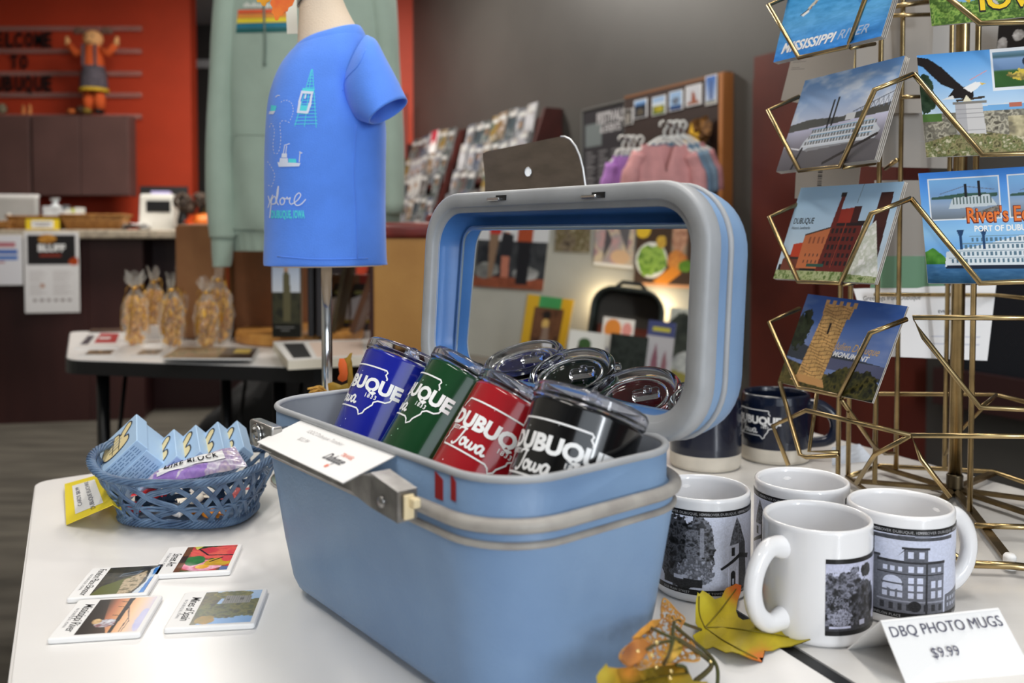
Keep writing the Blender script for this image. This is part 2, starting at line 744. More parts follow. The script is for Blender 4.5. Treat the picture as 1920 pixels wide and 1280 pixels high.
struct(b.build('trim_2', M_MAROON, None, wall_mw(6.35, 0.50, 0.04) @ Matrix.Rotation(-math.pi / 2, 4, 'X') @ Matrix.Rotation(math.pi, 4, 'X')))

# assumed ceiling fluorescents, out of view above the frame
M_DIFF = mat('lamp_diffuser', (255, 246, 232), 0.5, emit=3.0)
for i, (x, y, sx, sy, lb) in enumerate(((0.35, 0.75, 0.2, 1.55, 'assumed slim fluorescent ceiling light above the display tables, right one'), (-0.9, 0.2, 0.2, 1.55, 'assumed slim fluorescent ceiling light beside the pale left wall'),
                                        (-1.3, 4.6, 1.25, 0.34, 'assumed fluorescent ceiling light in front of the service counter'), (0.2, 3.0, 1.25, 0.34, 'assumed fluorescent ceiling light over the middle of the shop'))):
    r = thing('assumed_ceiling_light', lb, 'ceiling light', at(x, y, 2.9), 'assumed fluorescent ceiling lights')
    m = MB()
    for a, c, d, e in ((sx, 0.02, 0, sy / 2), (sx, 0.02, 0, -sy / 2), (0.02, sy, sx / 2, 0), (0.02, sy, -sx / 2, 0)):
        m.add(box(a, c, 0.03, (d, e, -0.016)))
    m.build('light_frame', M_PAPER, r)
    m = MB()
    m.add(box(sx - 0.02, sy - 0.02, 0.008, (0, 0, -0.008)))
    m.build('diffuser', M_DIFF, r)

# ------------------------------------------------------------------ sign on the orange wall
YW = 6.30
sg = thing('wall_sign', 'black letter welcome sign on clear rails, high on the orange wall', 'sign', at(0, YW - 0.02, 0))
M_ACR = mat('clear_acrylic', (240, 225, 218), 0.08, trans=0.85, ior=1.3)
for py in (55, 97, 139, 179, 219):
    p, q = W(-60, py, YW), W(268, py + 5, YW)
    m = MB()
    m.add(box(q.x - p.x, 0.012, 0.032, ((p.x + q.x) / 2, 0, p.z)))
    m.build('rail', M_ACR, sg)
for s, cx, py0, h in (('WELCOME', 40, 89, 27), ('TO', 40, 129, 25), ('DUBUQUE', 40, 171, 28)):
    v, f = text2(s, 1.0, 0.03)
    wtot = v[:, 0].max() - v[:, 0].min()
    p = W(cx, py0, YW)
    k = h * YW / FPX
    want = (128 if len(s) == 7 else 36) * YW / FPX
    n = len(s)
    adv = want / n
    for i, ch in enumerate(s):
        v, f = text2(ch, k, 0.03)
        v = np.column_stack([(v[:, 0] - v[:, 0].mean()) * adv * 0.78 / np.ptp(v[:, 0]), v[:, 1], v[:, 2]])
        m = MB()
        vv = np.column_stack([v[:, 0] + p.x + (i - (n - 1) / 2) * adv, np.full(len(v), -0.012), v[:, 1] + p.z])
        m.add((vv, f))
        m.add((vv + np.array([0, 0.008, 0]), f))
        m.build('letter', M_BLACK, sg)

# ------------------------------------------------------------------ wall cupboards
for i, (a, bb, doors, lb) in enumerate(((-130, 57, 2, 'brown wall cupboard at the left edge, under the welcome sign'), (59, 242, 2, 'brown two-door wall cupboard under the scarecrow doll'))):
    p, q = W(a, 216, 5.95), W(bb, 367, 5.95)
    w, h = q.x - p.x, p.z - q.z
    r = thing('wall_cabinet', lb, 'cabinet', at((p.x + q.x) / 2, 6.02, q.z), 'brown wall cupboards')
    m = MB()
    m.add(rbox(w, 0.11, h, 0.004, 0.0))
    m.build('cabinet_body', M_CABW, r)
    for k in range(doors):
        m = MB()
        m.add(rbox(w / doors - 0.006, 0.018, h - 0.006, 0.003, 0.003), xf=Matrix.Translation(((k + 0.5) * w / doors - w / 2, -0.064, 0)))
        m.build('cabinet_door', M_CABW, r)

# ------------------------------------------------------------------ service counter
pA, pB = T(-160, 801, 0), T(272, 785, 0)
ux = (pB - pA).normalized()
cm = frame(pA, ux, Vector((-ux.y, ux.x, 0)))
Lc = (pB - pA).length
ct = thing('service_counter', 'dark wood service counter with a pale worktop along the orange wall', 'counter', cm)
m = MB()
m.add(box(Lc * 0.755, 0.03, 1.03, (Lc * 0.3775, 0.015, 0.515)))
m.build('front_panel', M_WINE, ct)
m = MB()
m.add(box(Lc * 0.243, 0.03, 1.03, (Lc * 0.878, 0.017, 0.515)))
m.build('front_panel', M_WINE, ct)
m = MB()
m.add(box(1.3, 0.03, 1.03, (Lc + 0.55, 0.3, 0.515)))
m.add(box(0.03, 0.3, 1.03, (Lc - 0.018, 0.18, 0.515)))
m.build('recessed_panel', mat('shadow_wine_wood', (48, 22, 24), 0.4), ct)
m = MB()
m.add(rbox(Lc + 1.3, 0.7, 0.05, 0.01, 1.03), xf=Matrix.Translation((Lc / 2 + 0.6, 0.27, 0)))
m.build('worktop', M_TOP, ct)
CTOP = 1.081


def on_counter(px, dy=0.06):
    """point on the worktop under pixel column px"""
    k = (px - CX) / FPX
    o, d = cm.translation + cm.to_3x3() @ Vector((0, dy, 0)), ux
    s = (k * o.y - o.x) / (d.x - k * d.y)
    return o + d * s


# notices on the counter front
def notice(name, label, px0, px1, py0, py1, paint, text=()):
    o = on_counter(px0, -0.09)
    q = on_counter(px1, -0.09)
    w = (q - o).length
    z1, z0 = W(px0, py0, o.y).z, W(px0, py1, o.y).z
    h = z1 - z0
    c = (o + q) / 2
    mw = frame(Vector((c.x, c.y, (z0 + z1) / 2)), ux, (0, 0, 1))
    m = MB()
    m.add(rbox(w, h, 0.004, 0.004), 0)
    p = paint(w / h)
    m.add(p.flat(w * 0.97, h * 0.97, 0.0022), 1, col=p.cols())
    for s, x, y, hh, bold, mi in text:
        m.add(move(text2(s, hh * h, bold), x * h, y * h, 0.0026), mi)
    o = m.build(name, [M_PAPER, M_PRINTM, M_WHITEINK, M_INK], None, mw)
    return tag(o, label, 'notice', 'notices on the counter front')


def paint_bluff(a):
    p = Pic(a, 120, (236, 235, 236))
    p.rect(0.03, 0.60, a - 0.03, 0.98, (38, 36, 38))
    p.blob(a * 0.42, 0.93, 0.1, 0.06, [(120, 70, 20), (220, 160, 70)], 20, 3)
    p.rect(a * 0.28, 0.70, a * 0.68, 0.735, (170, 60, 40), 0.8)
    p.blob(a * 0.92, 0.64, 0.07, 0.05, [(170, 60, 20), (200, 90, 30)], 14, 7)
    for k in range(14):
        for x0, x1 in ((0.08, 0.40), (0.52, 0.9)):
            p.rect(a * x0, 0.53 - k * 0.024, a * (x0 + (x1 - x0) * (0.6 + 0.4 * ((k * 7) % 5) / 4)), 0.537 - k * 0.024, (196, 190, 190))
    for k in range(6):
        p.rect(a * (0.14 + k * 0.13), 0.13, a * (0.21 + k * 0.13), 0.16, (150, 140, 140))
    p.rect(a * 0.28, 0.31, a * 0.36, 0.36, (190, 150, 130))
    return p


def paint_left(a):
    p = Pic(a, 100, (228, 228, 234))
    p.rect(a * 0.2, 0.76, a * 0.85, 0.86, (190, 120, 130))
    p.rect(0, 0.62, a * 0.9, 0.71, (70, 110, 190))
    p.rect(0, 0.50, a * 0.9, 0.59, (90, 130, 200))
    p.rect(0, 0.44, a * 0.6, 0.47, (170, 70, 90))
    for k in range(5):
        p.rect(a * 0.1, 0.36 - k * 0.05, a * 0.42, 0.375 - k * 0.05, (170, 170, 180))
    return p


notice('poster', 'white notice with BLUFF heading on dark photo, hung on the counter front', 45, 148, 435, 587, paint_bluff,
       (('BLUFF', 0, 0.265, 0.085, 0.05, 2),))
notice('poster', 'white notice with blue bars at the left edge of the counter front', -40, 42, 440, 535, paint_left)


# things on the worktop
def rootc(name, label, cat, px, dy=0.12, group=None):
    o = on_counter(px, dy)
    return thing(name, label, cat, frame(Vector((o.x, o.y, CTOP)), ux, Vector((-ux.y, ux.x, 0))), group), 1.0 / (FPX / o.y)


M_WICK = mat('wicker', (176, 124, 62), 0.6, c2=(120, 78, 34), nscale=60, stretch=(1, 1, 3), bump=0.8, bscale=160)
for px, wpx, hpx, dy, lb in ((6, 48, 14, 0.16, 'small wicker tray at the left edge of the counter'), (76, 98, 24, 0.2, 'wicker basket behind the yellow card on the counter'), (182, 112, 27, 0.14, 'long wicker basket right of the yellow card on the counter')):
    r, k = rootc('wicker_basket', lb, 'basket', px, dy, 'wicker baskets on the counter')
    w, h = wpx * k, hpx * k
    m = MB()
    m.add(loft([ring3(rrect(w * 0.86, 0.16, 0.02), 0), ring3(rrect(w, 0.2, 0.02), h), ring3(rrect(w - 0.02, 0.18, 0.02), h), ring3(rrect(w * 0.84, 0.14, 0.02), 0.01)]), 0, True)
    m.build('basket_body', M_WICK, r)
    m = MB()
    m.add(tube([tuple(p) for p in ring3(rrect(w, 0.2, 0.02), h)], 0.007, 6, True), 0, True)
    m.build('basket_rim', M_WICK, r)
M_CREAM = mat('cream_plastic', (214, 212, 204), 0.5)
r, k = rootc('computer_monitor', 'pale grey back of a computer monitor at the left end of the counter', 'monitor', 12, 0.42)
m = MB()
m.add(rbox(115 * k, 0.05, 56 * k, 0.02, 0.02))
m.build('monitor_case', mat('monitor_grey', (176, 175, 172), 0.5, noise=0.03), r)
m = MB()
m.add(rbox(117 * k, 0.03, 0.022, 0.01, 56 * k + 0.012))
m.build('top_bezel', M_PAPER, r)
m = MB()
m.add(rbox(0.2, 0.16, 0.02, 0.02, 0))
m.build('monitor_foot', M_CREAM, r)
r, k = rootc('tissue_box', 'white tissue box standing behind the wicker baskets', 'box', 105, 0.42)
m = MB()
m.add(rbox(34 * k, 0.12, 44 * k, 0.006, 0), 0)
m.add(lathe([(0.03, 0), (0.012, 0.02), (0.03, 0.05)], 9), 0, True, xf=Matrix.Translation((0, 0, 44 * k)))
m.build('box_body', mat('tissue_carton', (206, 210, 212), 0.6, noise=0.08, nscale=20), r)
for px, wpx, c, hp, lb in ((126, 7, (96, 104, 108), 46, 'narrow grey carton beside the white tissue box'), (134, 12, (222, 222, 214), 40, 'white carton second from the tissue box'), (142, 8, (196, 206, 60), 40, 'lime green carton on the counter'), (151, 13, (224, 224, 216), 42, 'white carton right of the lime green one')):
    r, k = rootc('small_carton', lb, 'carton', px, 0.40, 'cartons behind the wicker basket')
    m = MB()
    m.add(rbox(wpx * k, 0.08, hp * k, 0.003, 0))
    m.build('carton_body', mat('carton_%d' % px, c, 0.6), r)
    m = MB()
    m.add(rbox(wpx * k * 0.7, 0.002, hp * k * 0.3, 0.001, hp * k * 0.5), xf=Matrix.Translation((0, -0.041, 0)))
    m.build('carton_label', M_PAPER, r)
r, k = rootc('card_holder', 'yellow card with a white panel propped at the counter edge', 'card', 81, -0.02)
m = MB()
m.add(box(58 * k, 0.004, 20 * k, (0, 0, 10 * k)))
m.build('yellow_card', mat('yellow_card', (236, 206, 40), 0.55), r)
m = MB()
m.add(box(38 * k, 0.002, 14 * k, (0, -0.0035, 10 * k)), 0)
for j, wd in enumerate((30, 24)):
    m.add(box(wd * k, 0.0006, 1.6 * k, (0, -0.0049, (12.5 - 5 * j) * k)), 1)
m.build('white_panel', [M_PAPER, M_GREYINK], r)
r, k = rootc('bottle', 'small white bottle between the monitor and the baskets', 'bottle', 17, 0.2)
m = MB()
m.add(lathe([(0, 0), (0.02, 0), (0.02, 0.06), (0.012, 0.07), (0.012, 0.09), (0, 0.09)], 14), 0, True)
m.build('bottle_body', M_PAPER, r)
m = MB()
m.add(lathe([(0.013, 0.08), (0.013, 0.095), (0, 0.095)], 14), 0, True)
m.build('bottle_cap', M_CREAM, r)
r, k = rootc('printer', 'white receipt printer with a black slot near the counter end', 'printer', 300, 0.3)
m = MB()
m.add(loft([ring3(rrect(62 * k, 0.2, 0.01), 0), ring3(rrect(60 * k, 0.19, 0.01), 30 * k), ring3(rrect(58 * k, 0.18, 0.01), 62 * k), ring3(rrect(54 * k, 0.16, 0.01), 66 * k)]), 0, False)
m.build('printer_body', M_CREAM, r)
m = MB()
m.add(rbox(42 * k, 0.03, 21 * k, 0.004, 33 * k), xf=Matrix.Translation((4 * k, -0.085, 0)))
m.build('paper_slot', M_BLACK, r)
m = MB()
m.add(rbox(32 * k, 0.1, 6 * k, 0.004, 66 * k), xf=Matrix.Translation((4 * k, 0, 0)))
m.build('lilac_lid', mat('lilac_plastic', (176, 168, 214), 0.5), r)
r, k = rootc('screen', 'black angled screen behind the white printer', 'screen', 306, 0.5)
m = MB()
m.add(box(86 * k, 0.02, 52 * k, (0, 0, 58 * k)), xf=Matrix.Rotation(-0.2, 4, 'X'))
m.build('screen_panel', M_BLACK, r)
m = MB()
m.add(rbox(0.12, 0.1, 34 * k, 0.01, 0))
m.build('screen_stand', M_BLACK, r)
r, k = rootc('paper_stack', 'crumpled white papers between the wicker basket and the printer', 'papers', 256, 0.14)
m = MB()
for j in range(4):
    m.add(gridf(lambda U, V: np.stack([(U - 0.5) * 46 * k, (V - 0.5) * 0.16, 0.004 + 0.006 * j + 0.022 * fbm(U * 3 + j, V * 3, j)], -1), 9, 7), 0, True, xf=Matrix.Rotation(0.15 * j, 4, 'Z'))
m.build('sheets', M_PAPER, r)
r, k = rootc('flower_vase', 'dark dried flower heads in a black vase beside the printer', 'vase', 344, 0.1)
m = MB()
m.add(lathe([(0, 0), (0.03, 0), (0.035, 0.05), (0.02, 0.11), (0.024, 0.12), (0, 0.12)], 16), 0, True)
m.build('vase', M_BLACK, r)
M_DRIED = mat('dried_petals', (92, 78, 66), 0.9, c2=(60, 48, 42), nscale=40)
for x, z, rad in ((0.0, 52, 19), (30, 56, 15), (10, 40, 12)):
    m = MB()
    rr = np.random.RandomState(int(z))
    for q in range(90):
        d = rr.normal(size=3)
        d /= np.linalg.norm(d)
        m.add(box(0.016, 0.016, 0.004), xf=Matrix.Translation(Vector(d) * rad * k * 0.9 + Vector((x * k, 0, z * k))) @ Vector(d).to_track_quat('Z', 'Y').to_matrix().to_4x4())
    m.build('flower_head', M_DRIED, r)
    m = MB()
    m.add(tube([(0, 0, 0.1), (x * k * 0.6, 0, 30 * k), (x * k, 0, z * k)], 0.003, 5))
    m.build('stem', M_BLACK, r)
r, k = rootc('pumpkin', 'small orange pumpkin half hidden behind the green hoodie sleeve', 'pumpkin', 382, 0.14)
m = MB()
m.add(gridf(lambda U, V: np.stack([(0.075 * (1 + 0.08 * np.abs(np.cos(U * 18))) * np.sin(V * math.pi)) * np.cos(U * 2 * math.pi),
                                   (0.075 * (1 + 0.08 * np.abs(np.cos(U * 18))) * np.sin(V * math.pi)) * np.sin(U * 2 * math.pi), 0.05 - 0.05 * np.cos(V * math.pi)], -1), 37, 13), 0, True)
m.build('pumpkin_body', mat('pumpkin_skin', (222, 116, 36), 0.5), r)
m = MB()
m.add(tube([(0, 0, 0.095), (0.006, 0, 0.12), (0.016, 0, 0.13)], 0.007, 6))
m.build('pumpkin_stem', mat('pumpkin_stem', (96, 84, 40), 0.8), r)
r, k = rootc('fabric_leaf', 'bright orange fabric leaf lying against the dried flowers', 'leaf', 362, 0.06)
m = MB()
m.add(gridf(lambda U, V: np.stack([(U - 0.5) * 0.1, 0.02 * np.sin(V * 3), V * 0.09 * (1 - abs(U - 0.5))], -1), 7, 6), 0, True)
m.build('leaf_blade', mat('orange_cloth', (230, 92, 30), 0.7), r)

# ------------------------------------------------------------------ scarecrow doll and autumn trinkets on the cupboards
kd = 6.02 / FPX
dp = W(177, 214, 6.02)
dl = thing('scarecrow_doll', 'scarecrow doll with raised arms standing on the brown wall cupboard', 'doll', at(dp.x, 6.02, dp.z))
M_DOR = mat('orange_felt', (206, 88, 36), 0.85)
M_DEN = mat('dark_denim', (84, 78, 86), 0.85, noise=0.2, nscale=60)
M_DSK = mat('doll_skin', (226, 170, 112), 0.8)


def blob3(c, r, n=10):
    return gridf(lambda U, V: np.stack([c[0] + r[0] * np.sin(V * math.pi) * np.cos(U * 2 * math.pi), c[1] + r[1] * np.sin(V * math.pi) * np.sin(U * 2 * math.pi), c[2] - r[2] * np.cos(V * math.pi)], -1), 2 * n + 1, n + 1)


m = MB()
m.add(lathe([(10 * kd, 62 * kd), (20 * kd, 70 * kd), (18 * kd, 100 * kd), (15 * kd, 122 * kd), (8 * kd, 130 * kd)], 16), 0, True)
m.build('shirt', M_DOR, dl)
m = MB()
m.add(lathe([(25 * kd, 46 * kd), (23 * kd, 66 * kd), (19 * kd, 88 * kd), (17 * kd, 90 * kd)], 16), 0, True)
for s in (-1, 1):
    m.add(box(4 * kd, 3 * kd, 40 * kd, (s * 11 * kd, -17 * kd, 106 * kd)))
m.build('overalls', M_DEN, dl)
m = MB()
m.add(lathe([(26 * kd, 41 * kd), (25.5 * kd, 47 * kd)], 16), 0, True)
m.build('hem', mat('mustard_trim', (206, 166, 40), 0.8), dl)
for s in (-1, 1):
    m = MB()
    m.add(tube([(s * 9 * kd, 0, 46 * kd), (s * 10 * kd, 0, 25 * kd), (s * 11 * kd, 0, 8 * kd)], [9 * kd, 11 * kd, 9 * kd], 10), 0, True)
    m.build('leg', M_DOR, dl)
    m = MB()
    m.add(blob3((s * 11 * kd, -4 * kd, 4.5 * kd), (9 * kd, 13 * kd, 5 * kd)), 0, True)
    m.build('shoe', M_BLACK, dl)
    m = MB()
    m.add(tube([(s * 14 * kd, 0, 118 * kd), (s * 30 * kd, -2 * kd, 112 * kd), (s * 44 * kd, -4 * kd, 128 * kd)], [8 * kd, 8 * kd, 6 * kd], 10), 0, True)
    m.build('arm', M_DOR, dl)
    m = MB()
    m.add(tube([(s * 44 * kd, -4 * kd, 127 * kd), (s * 47 * kd, -4 * kd, 142 * kd)], [6 * kd, 3 * kd], 8), 0, True)
    m.build('hand', M_DSK, dl)
    m = MB()
    for q in range(3):
        m.add(blob3((s * (20 + 5 * q) * kd, 0, (152 + (q % 2) * 5) * kd), (8 * kd, 6 * kd, 5 * kd), 5), 0, True)
    m.build('hair_bunch', mat('brown_yarn', (112, 82, 70), 0.9), dl)
m = MB()
m.add(blob3((0, 0, 138 * kd), (18 * kd, 16 * kd, 17 * kd)), 0, True)
fh = m.build('head', M_DSK, dl)
m = MB()
for s in (-1, 1):
    m.add(blob3((s * 6 * kd, -15 * kd, 141 * kd), (1.6 * kd, 1.5 * kd, 2 * kd), 5), 0, True)
m.add(tube([(-5 * kd, -15.6 * kd, 131 * kd), (0, -16 * kd, 129 * kd), (5 * kd, -15.6 * kd, 131 * kd)], 0.7 * kd, 5))
m.build('face', M_BLACK, fh)
for px, hp, c, lb in ((134, 10, (176, 92, 40), 'small russet leaf sprig at the foot of the scarecrow doll'), (152, 16, (60, 40, 24), 'dark pine cone beside the scarecrow doll'), (163, 12, (120, 96, 30), 'olive gourd against the scarecrow doll'),
                      (44, 17, (196, 120, 66), 'left of two small orange candles on the brown cupboard'), (56, 18, (202, 130, 74), 'right of two small orange candles on the brown cupboard'), (4, 20, (120, 112, 90), 'greenish gourd at the left end of the cupboards')):
    p = W(px, 214, 5.98)
    m = MB()
    if 'candle' in lb:
        m.add(lathe([(0, 0), (3.4 * kd, 0), (3 * kd, hp * kd * 0.8), (1 * kd, hp * kd), (0, hp * kd)], 12), 0, True)
    else:
        m.add(gridf(lambda U, V: np.stack([(9 * kd * (0.75 + 0.5 * fbm(U * 8, V * 5, px, 2)) * np.sin(V * math.pi)) * np.cos(U * 2 * math.pi), (9 * kd * (0.75 + 0.5 * fbm(U * 8, V * 5, px, 2)) * np.sin(V * math.pi)) * np.sin(U * 2 * math.pi), hp * kd * 0.5 * (1 - np.cos(V * math.pi))], -1), 21, 10), 0, True)
    tag(m.build('candle' if 'candle' in lb else 'autumn_trinket', mat('trinket_%d' % px, c, 0.8, noise=0.2, nscale=30), None, at(p.x, 5.98, p.z)), lb, 'candle' if 'candle' in lb else 'decoration', 'autumn trinkets on the cupboards')
# ================================================================== ALONG THE GREY WALL
M_RACK = mat('brochure_rack_wood', (62, 26, 22), 0.45, noise=0.12, nscale=6)
RT = 1.68


def rack_front(z):
    return 0.10 + (RT - z) * 0.34


def brochure_rack(s0, s1, label):
    r = thing('brochure_rack', label, 'rack', wall_mw((s0 + s1) / 2, 0, 0), 'maroon brochure racks')
    w = s1 - s0
    for sx in (-1, 1):
        m = MB()
        prof = [(0.004, 0), (rack_front(0.55), 0), (rack_front(0.55), 0.55), (rack_front(RT), RT), (0.004, RT)]
        v, f = prism(prof, -0.012, 0.012)
        v = np.column_stack([v[:, 2] + sx * (w / 2 - 0.012), v[:, 1], v[:, 0]])
        m.add((v, [tuple(q) for q in f]))
        m.build('side_panel', M_RACK, r)
    m = MB()
    m.add(box(w - 0.05, RT - 0.04, 0.012, (0, RT / 2, 0.012)))
    m.build('back_panel', M_RACK, r)
    for k in range(6):
        z = 0.78 + 0.14 * k
        m = MB()
        m.add(box(w - 0.05, 0.012, 0.10, (0, z, rack_front(z) - 0.075)))
        m.add(box(w - 0.05, 0.03, 0.008, (0, z + 0.012, rack_front(z) - 0.03)))
        m.build('shelf', M_RACK, r)
    return r


BAYS = ((0.10, 1.02, 'left brochure rack on the grey wall, beside the orange wall end'), (1.04, 2.06, 'right brochure rack on the grey wall, behind the steel plate'))
for a, bb, lb in BAYS:
    brochure_rack(a, bb, lb)
_bp = {}


def brochure_proto(i):
    rs = np.random.RandomState(100 + i)
    base = [(140, 140, 146), (92, 96, 104), (60, 68, 68), (168, 168, 172), (84, 82, 80), (120, 110, 100), (52, 64, 70), (120, 98, 50), (74, 60, 60), (110, 86, 58), (66, 74, 92), (176, 176, 174)][i % 12]
    p = Pic(0.45, 40, base)
    for k in range(6):
        x, y = rs.rand() * 0.45, rs.rand()
        p.rect(x - 0.1, y - 0.08, x + 0.12, y + 0.1, [(170, 170, 174), (44, 48, 50), (130, 96, 70), (76, 92, 84), (140, 132, 124)][rs.randint(5)], 0.7)
    p.foliage(p.R(0, 0.1, 0.45, 0.5), [(70, 74, 70), tuple(base), (150, 150, 152)], 9, i)
    p.rect(0.04, 0.8, 0.41, 0.9, (176, 176, 174))
    m = MB()
    m.add(box(0.098, 0.215, 0.008), 0)
    m.add(p.flat(0.097, 0.213, 0.0045), 1, col=p.cols())
    me = m.build('brochure', [mat('leaflet_paper', (150, 150, 150), 0.6), M_PRINTM])
    mesh = me.data
    bpy.data.objects.remove(me)
    return mesh


TIERN = ['lowest', 'second lowest', 'middle', 'second highest', 'top']
ORD = ['first', 'second', 'third', 'fourth', 'fifth', 'sixth', 'seventh', 'eighth']
rs = np.random.RandomState(5)
for bi, (a, bb, lb) in enumerate(BAYS):
    for t in range(5):
        z = 0.92 + 0.14 * t
        nb = 7 if bi == 0 else 8
        for k in range(nb):
            if rs.rand() < 0.06:
                continue
            i = rs.randint(12)
            if i not in _bp:
                _bp[i] = brochure_proto(i)
            o = bpy.data.objects.new('brochure', _bp[i])
            COL.objects.link(o)
            s = a + 0.08 + (bb - a - 0.16) * (k + 0.5) / nb + rs.uniform(-0.01, 0.01)
            o.matrix_world = wall_mw(s, z + 0.106 + rs.uniform(0, 0.03), rack_front(z) - 0.055 + 0.0005 * k) @ Matrix.Rotation(-0.22, 4, 'X') @ Matrix.Rotation(rs.uniform(-0.07, 0.07), 4, 'Z')
            tag(o, '%s leaflet from the left in the %s tier of the %s brochure rack' % (ORD[k], TIERN[t], ('left', 'right')[bi]), 'brochure', 'leaflets in the brochure racks')
# white and orange leaflet on top of the right rack, red one above the left rack
for s, z, c, lb in ((1.86, 1.535, (214, 120, 92), 'white leaflet with an orange head standing tall at the right rack end'), (0.62, 1.62, (170, 50, 66), 'red leaflet sticking up above the left brochure rack')):
    p = Pic(0.5, 40, (222, 220, 220))
    p.rect(0, 0.55, 0.5, 1, c)
    p.ell(0.25, 0.6, 0.1, 0.06, (235, 230, 226))
    m = MB()
    m.add(box(0.1, 0.2, 0.006), 0)
    m.add(p.flat(0.099, 0.199, 0.0034), 1, col=p.cols())
    tag(m.build('brochure', [M_PAPER, M_PRINTM], None, wall_mw(s, z, 0.12) @ Matrix.Rotation(-0.2, 4, 'X')), lb, 'brochure', 'leaflets in the brochure racks')
p0 = wall_pt(0.12, 0, 0.03)
m = MB()
m.add(tube([(0, 0, 0), (0, 0, 0.42)], 0.012, 8))
m.add(blob3((0, 0, 0.43), (0.016, 0.016, 0.016), 5))
tag(m.build('pink_stick', mat('dull_red_plastic', (128, 62, 54), 0.5), None, at(wall_pt(0.12, 0, 0.12).x, wall_pt(0.12, 0, 0.12).y, 1.58)), 'dull red upright stick rising beside the orange wall end', 'stick')

# dark event list poster
s0, s1 = wall_s(1098), wall_s(1178)
sw = s1 - s0
sc_ = (s0 + s1) / 2
zt = (wall_z(1098, 208) + wall_z(1178, 190)) / 2
hp = 0.86
m = MB()
m.add(rbox(sw, hp, 0.012, 0.006), 0)
p = Pic(sw / hp, 130, (44, 42, 46))
a = p.asp
p.rect(0.02, 0.80, 0.22 * a + 0.1, 0.93, (120, 130, 130), 0.8)
for k in range(34):
    for q in range(3):
        p.rect(a * (0.06 + 0.32 * q), 0.76 - k * 0.021, a * (0.06 + 0.32 * q + 0.16 + 0.1 * ((k * 5 + q) % 3) / 2), 0.768 - k * 0.021, (150, 148, 150), 0.75)
p.rect(a * 0.3, 0.05, a * 0.42, 0.36, (60, 50, 150), 0.6)
p.rect(a * 0.72, 0.05, a * 0.9, 0.42, (52, 46, 130), 0.6)
m.add(p.flat(sw - 0.02, hp - 0.02, 0.0066), 1, col=p.cols())
m.add(move(text2('FESTIVALS', 0.05, 0.04, xs=0.75), sw * 0.17, hp * 0.41, 0.0072), 2)
m.add(move(text2('& EVENTS', 0.035, 0.04, xs=0.8), sw * 0.17, hp * 0.36, 0.0072), 2)
fr = rrect(sw, hp, 0.006, 2)
m.add(tube([tuple(q) for q in ring3(fr, 0.008)], 0.006, 5, True), 3)
tag(m.build('wall_poster', [M_BLACK, M_PRINTM, mat('poster_ink', (176, 174, 176), 0.6), mat('grey_frame', (96, 96, 94), 0.5)], None, wall_mw(sc_, zt - hp / 2, 0.012)), 'dark poster of small listed text in a grey frame on the grey wall', 'poster')

# photo board
b0, b1 = wall_s(1182), wall_s(1372)
bt = (wall_z(1182, 186) + wall_z(1372, 140)) / 2
bw, bh = b1 - b0, 1.0
bc = (b0 + b1) / 2
pb = thing('photo_board', 'dark wooden display board with a row of photos and oak edge', 'board', wall_mw(bc, bt - bh / 2, 0.02))
m = MB()
m.add(box(bw, bh, 0.03))
m.build('board_panel', mat('walnut_board', (50, 32, 26), 0.5, c2=(38, 24, 20), nscale=5, stretch=(0.3, 6, 1)), pb)
m = MB()
m.add(box(0.022, bh + 0.01, 0.05, (bw / 2 - 0.01, 0, 0.005)))
m.build('edge_strip', mat('oak_edge', (164, 104, 54), 0.5), pb)
m = MB()
m.add(box(bw, 0.012, 0.034, (0, bh / 2 + 0.004, 0)))
m.build('top_edge', mat('oak_edge_dim', (120, 78, 44), 0.5), pb)


def small_photo(kind):
    p = Pic(1.0 if kind != 5 else 0.5, 40, (150, 180, 214))
    a = p.asp
    if kind == 0:
        p.c[:] = (52, 48, 44)
        p.blob(0.5, 0.4, 0.25, 0.4, [(120, 116, 110), (180, 176, 170)], 8, 1)
    elif kind == 1:
        p.rect(0, 0, 1, 0.7, (34, 44, 58)).blob(0.5, 0.3, 0.35, 0.22, [(80, 76, 70), (110, 100, 80)], 8, 2).rect(0, 0.7, 1, 0.85, (90, 130, 180))
    elif kind == 2:
        p.rect(0, 0, 1, 0.5, (90, 110, 60)).blob(0.5, 0.3, 0.4, 0.2, [(120, 120, 40), (200, 180, 60)], 8, 3).rect(0, 0.5, 1, 0.7, (200, 210, 220))
    elif kind == 3:
        p.rect(0, 0, 1, 0.25, (40, 70, 120)).blob(0.5, 0.5, 0.3, 0.2, [(120, 130, 150), (90, 100, 110)], 8, 4)
    elif kind == 4:
        p.c[:] = (196, 198, 204)
        p.poly([(0.35, 0.1), (0.42, 0.75), (0.6, 0.6), (0.75, 0.1)], (150, 86, 66)).rect(0.1, 0.05, 0.9, 0.18, (150, 100, 80))
    else:
        p.vgrad([(0, (190, 200, 215)), (1, (70, 110, 180))]).rect(0.2, 0.15, 0.32, 0.85, (70, 90, 140)).rect(0, 0, 0.5, 0.12, (140, 140, 130))
    return p


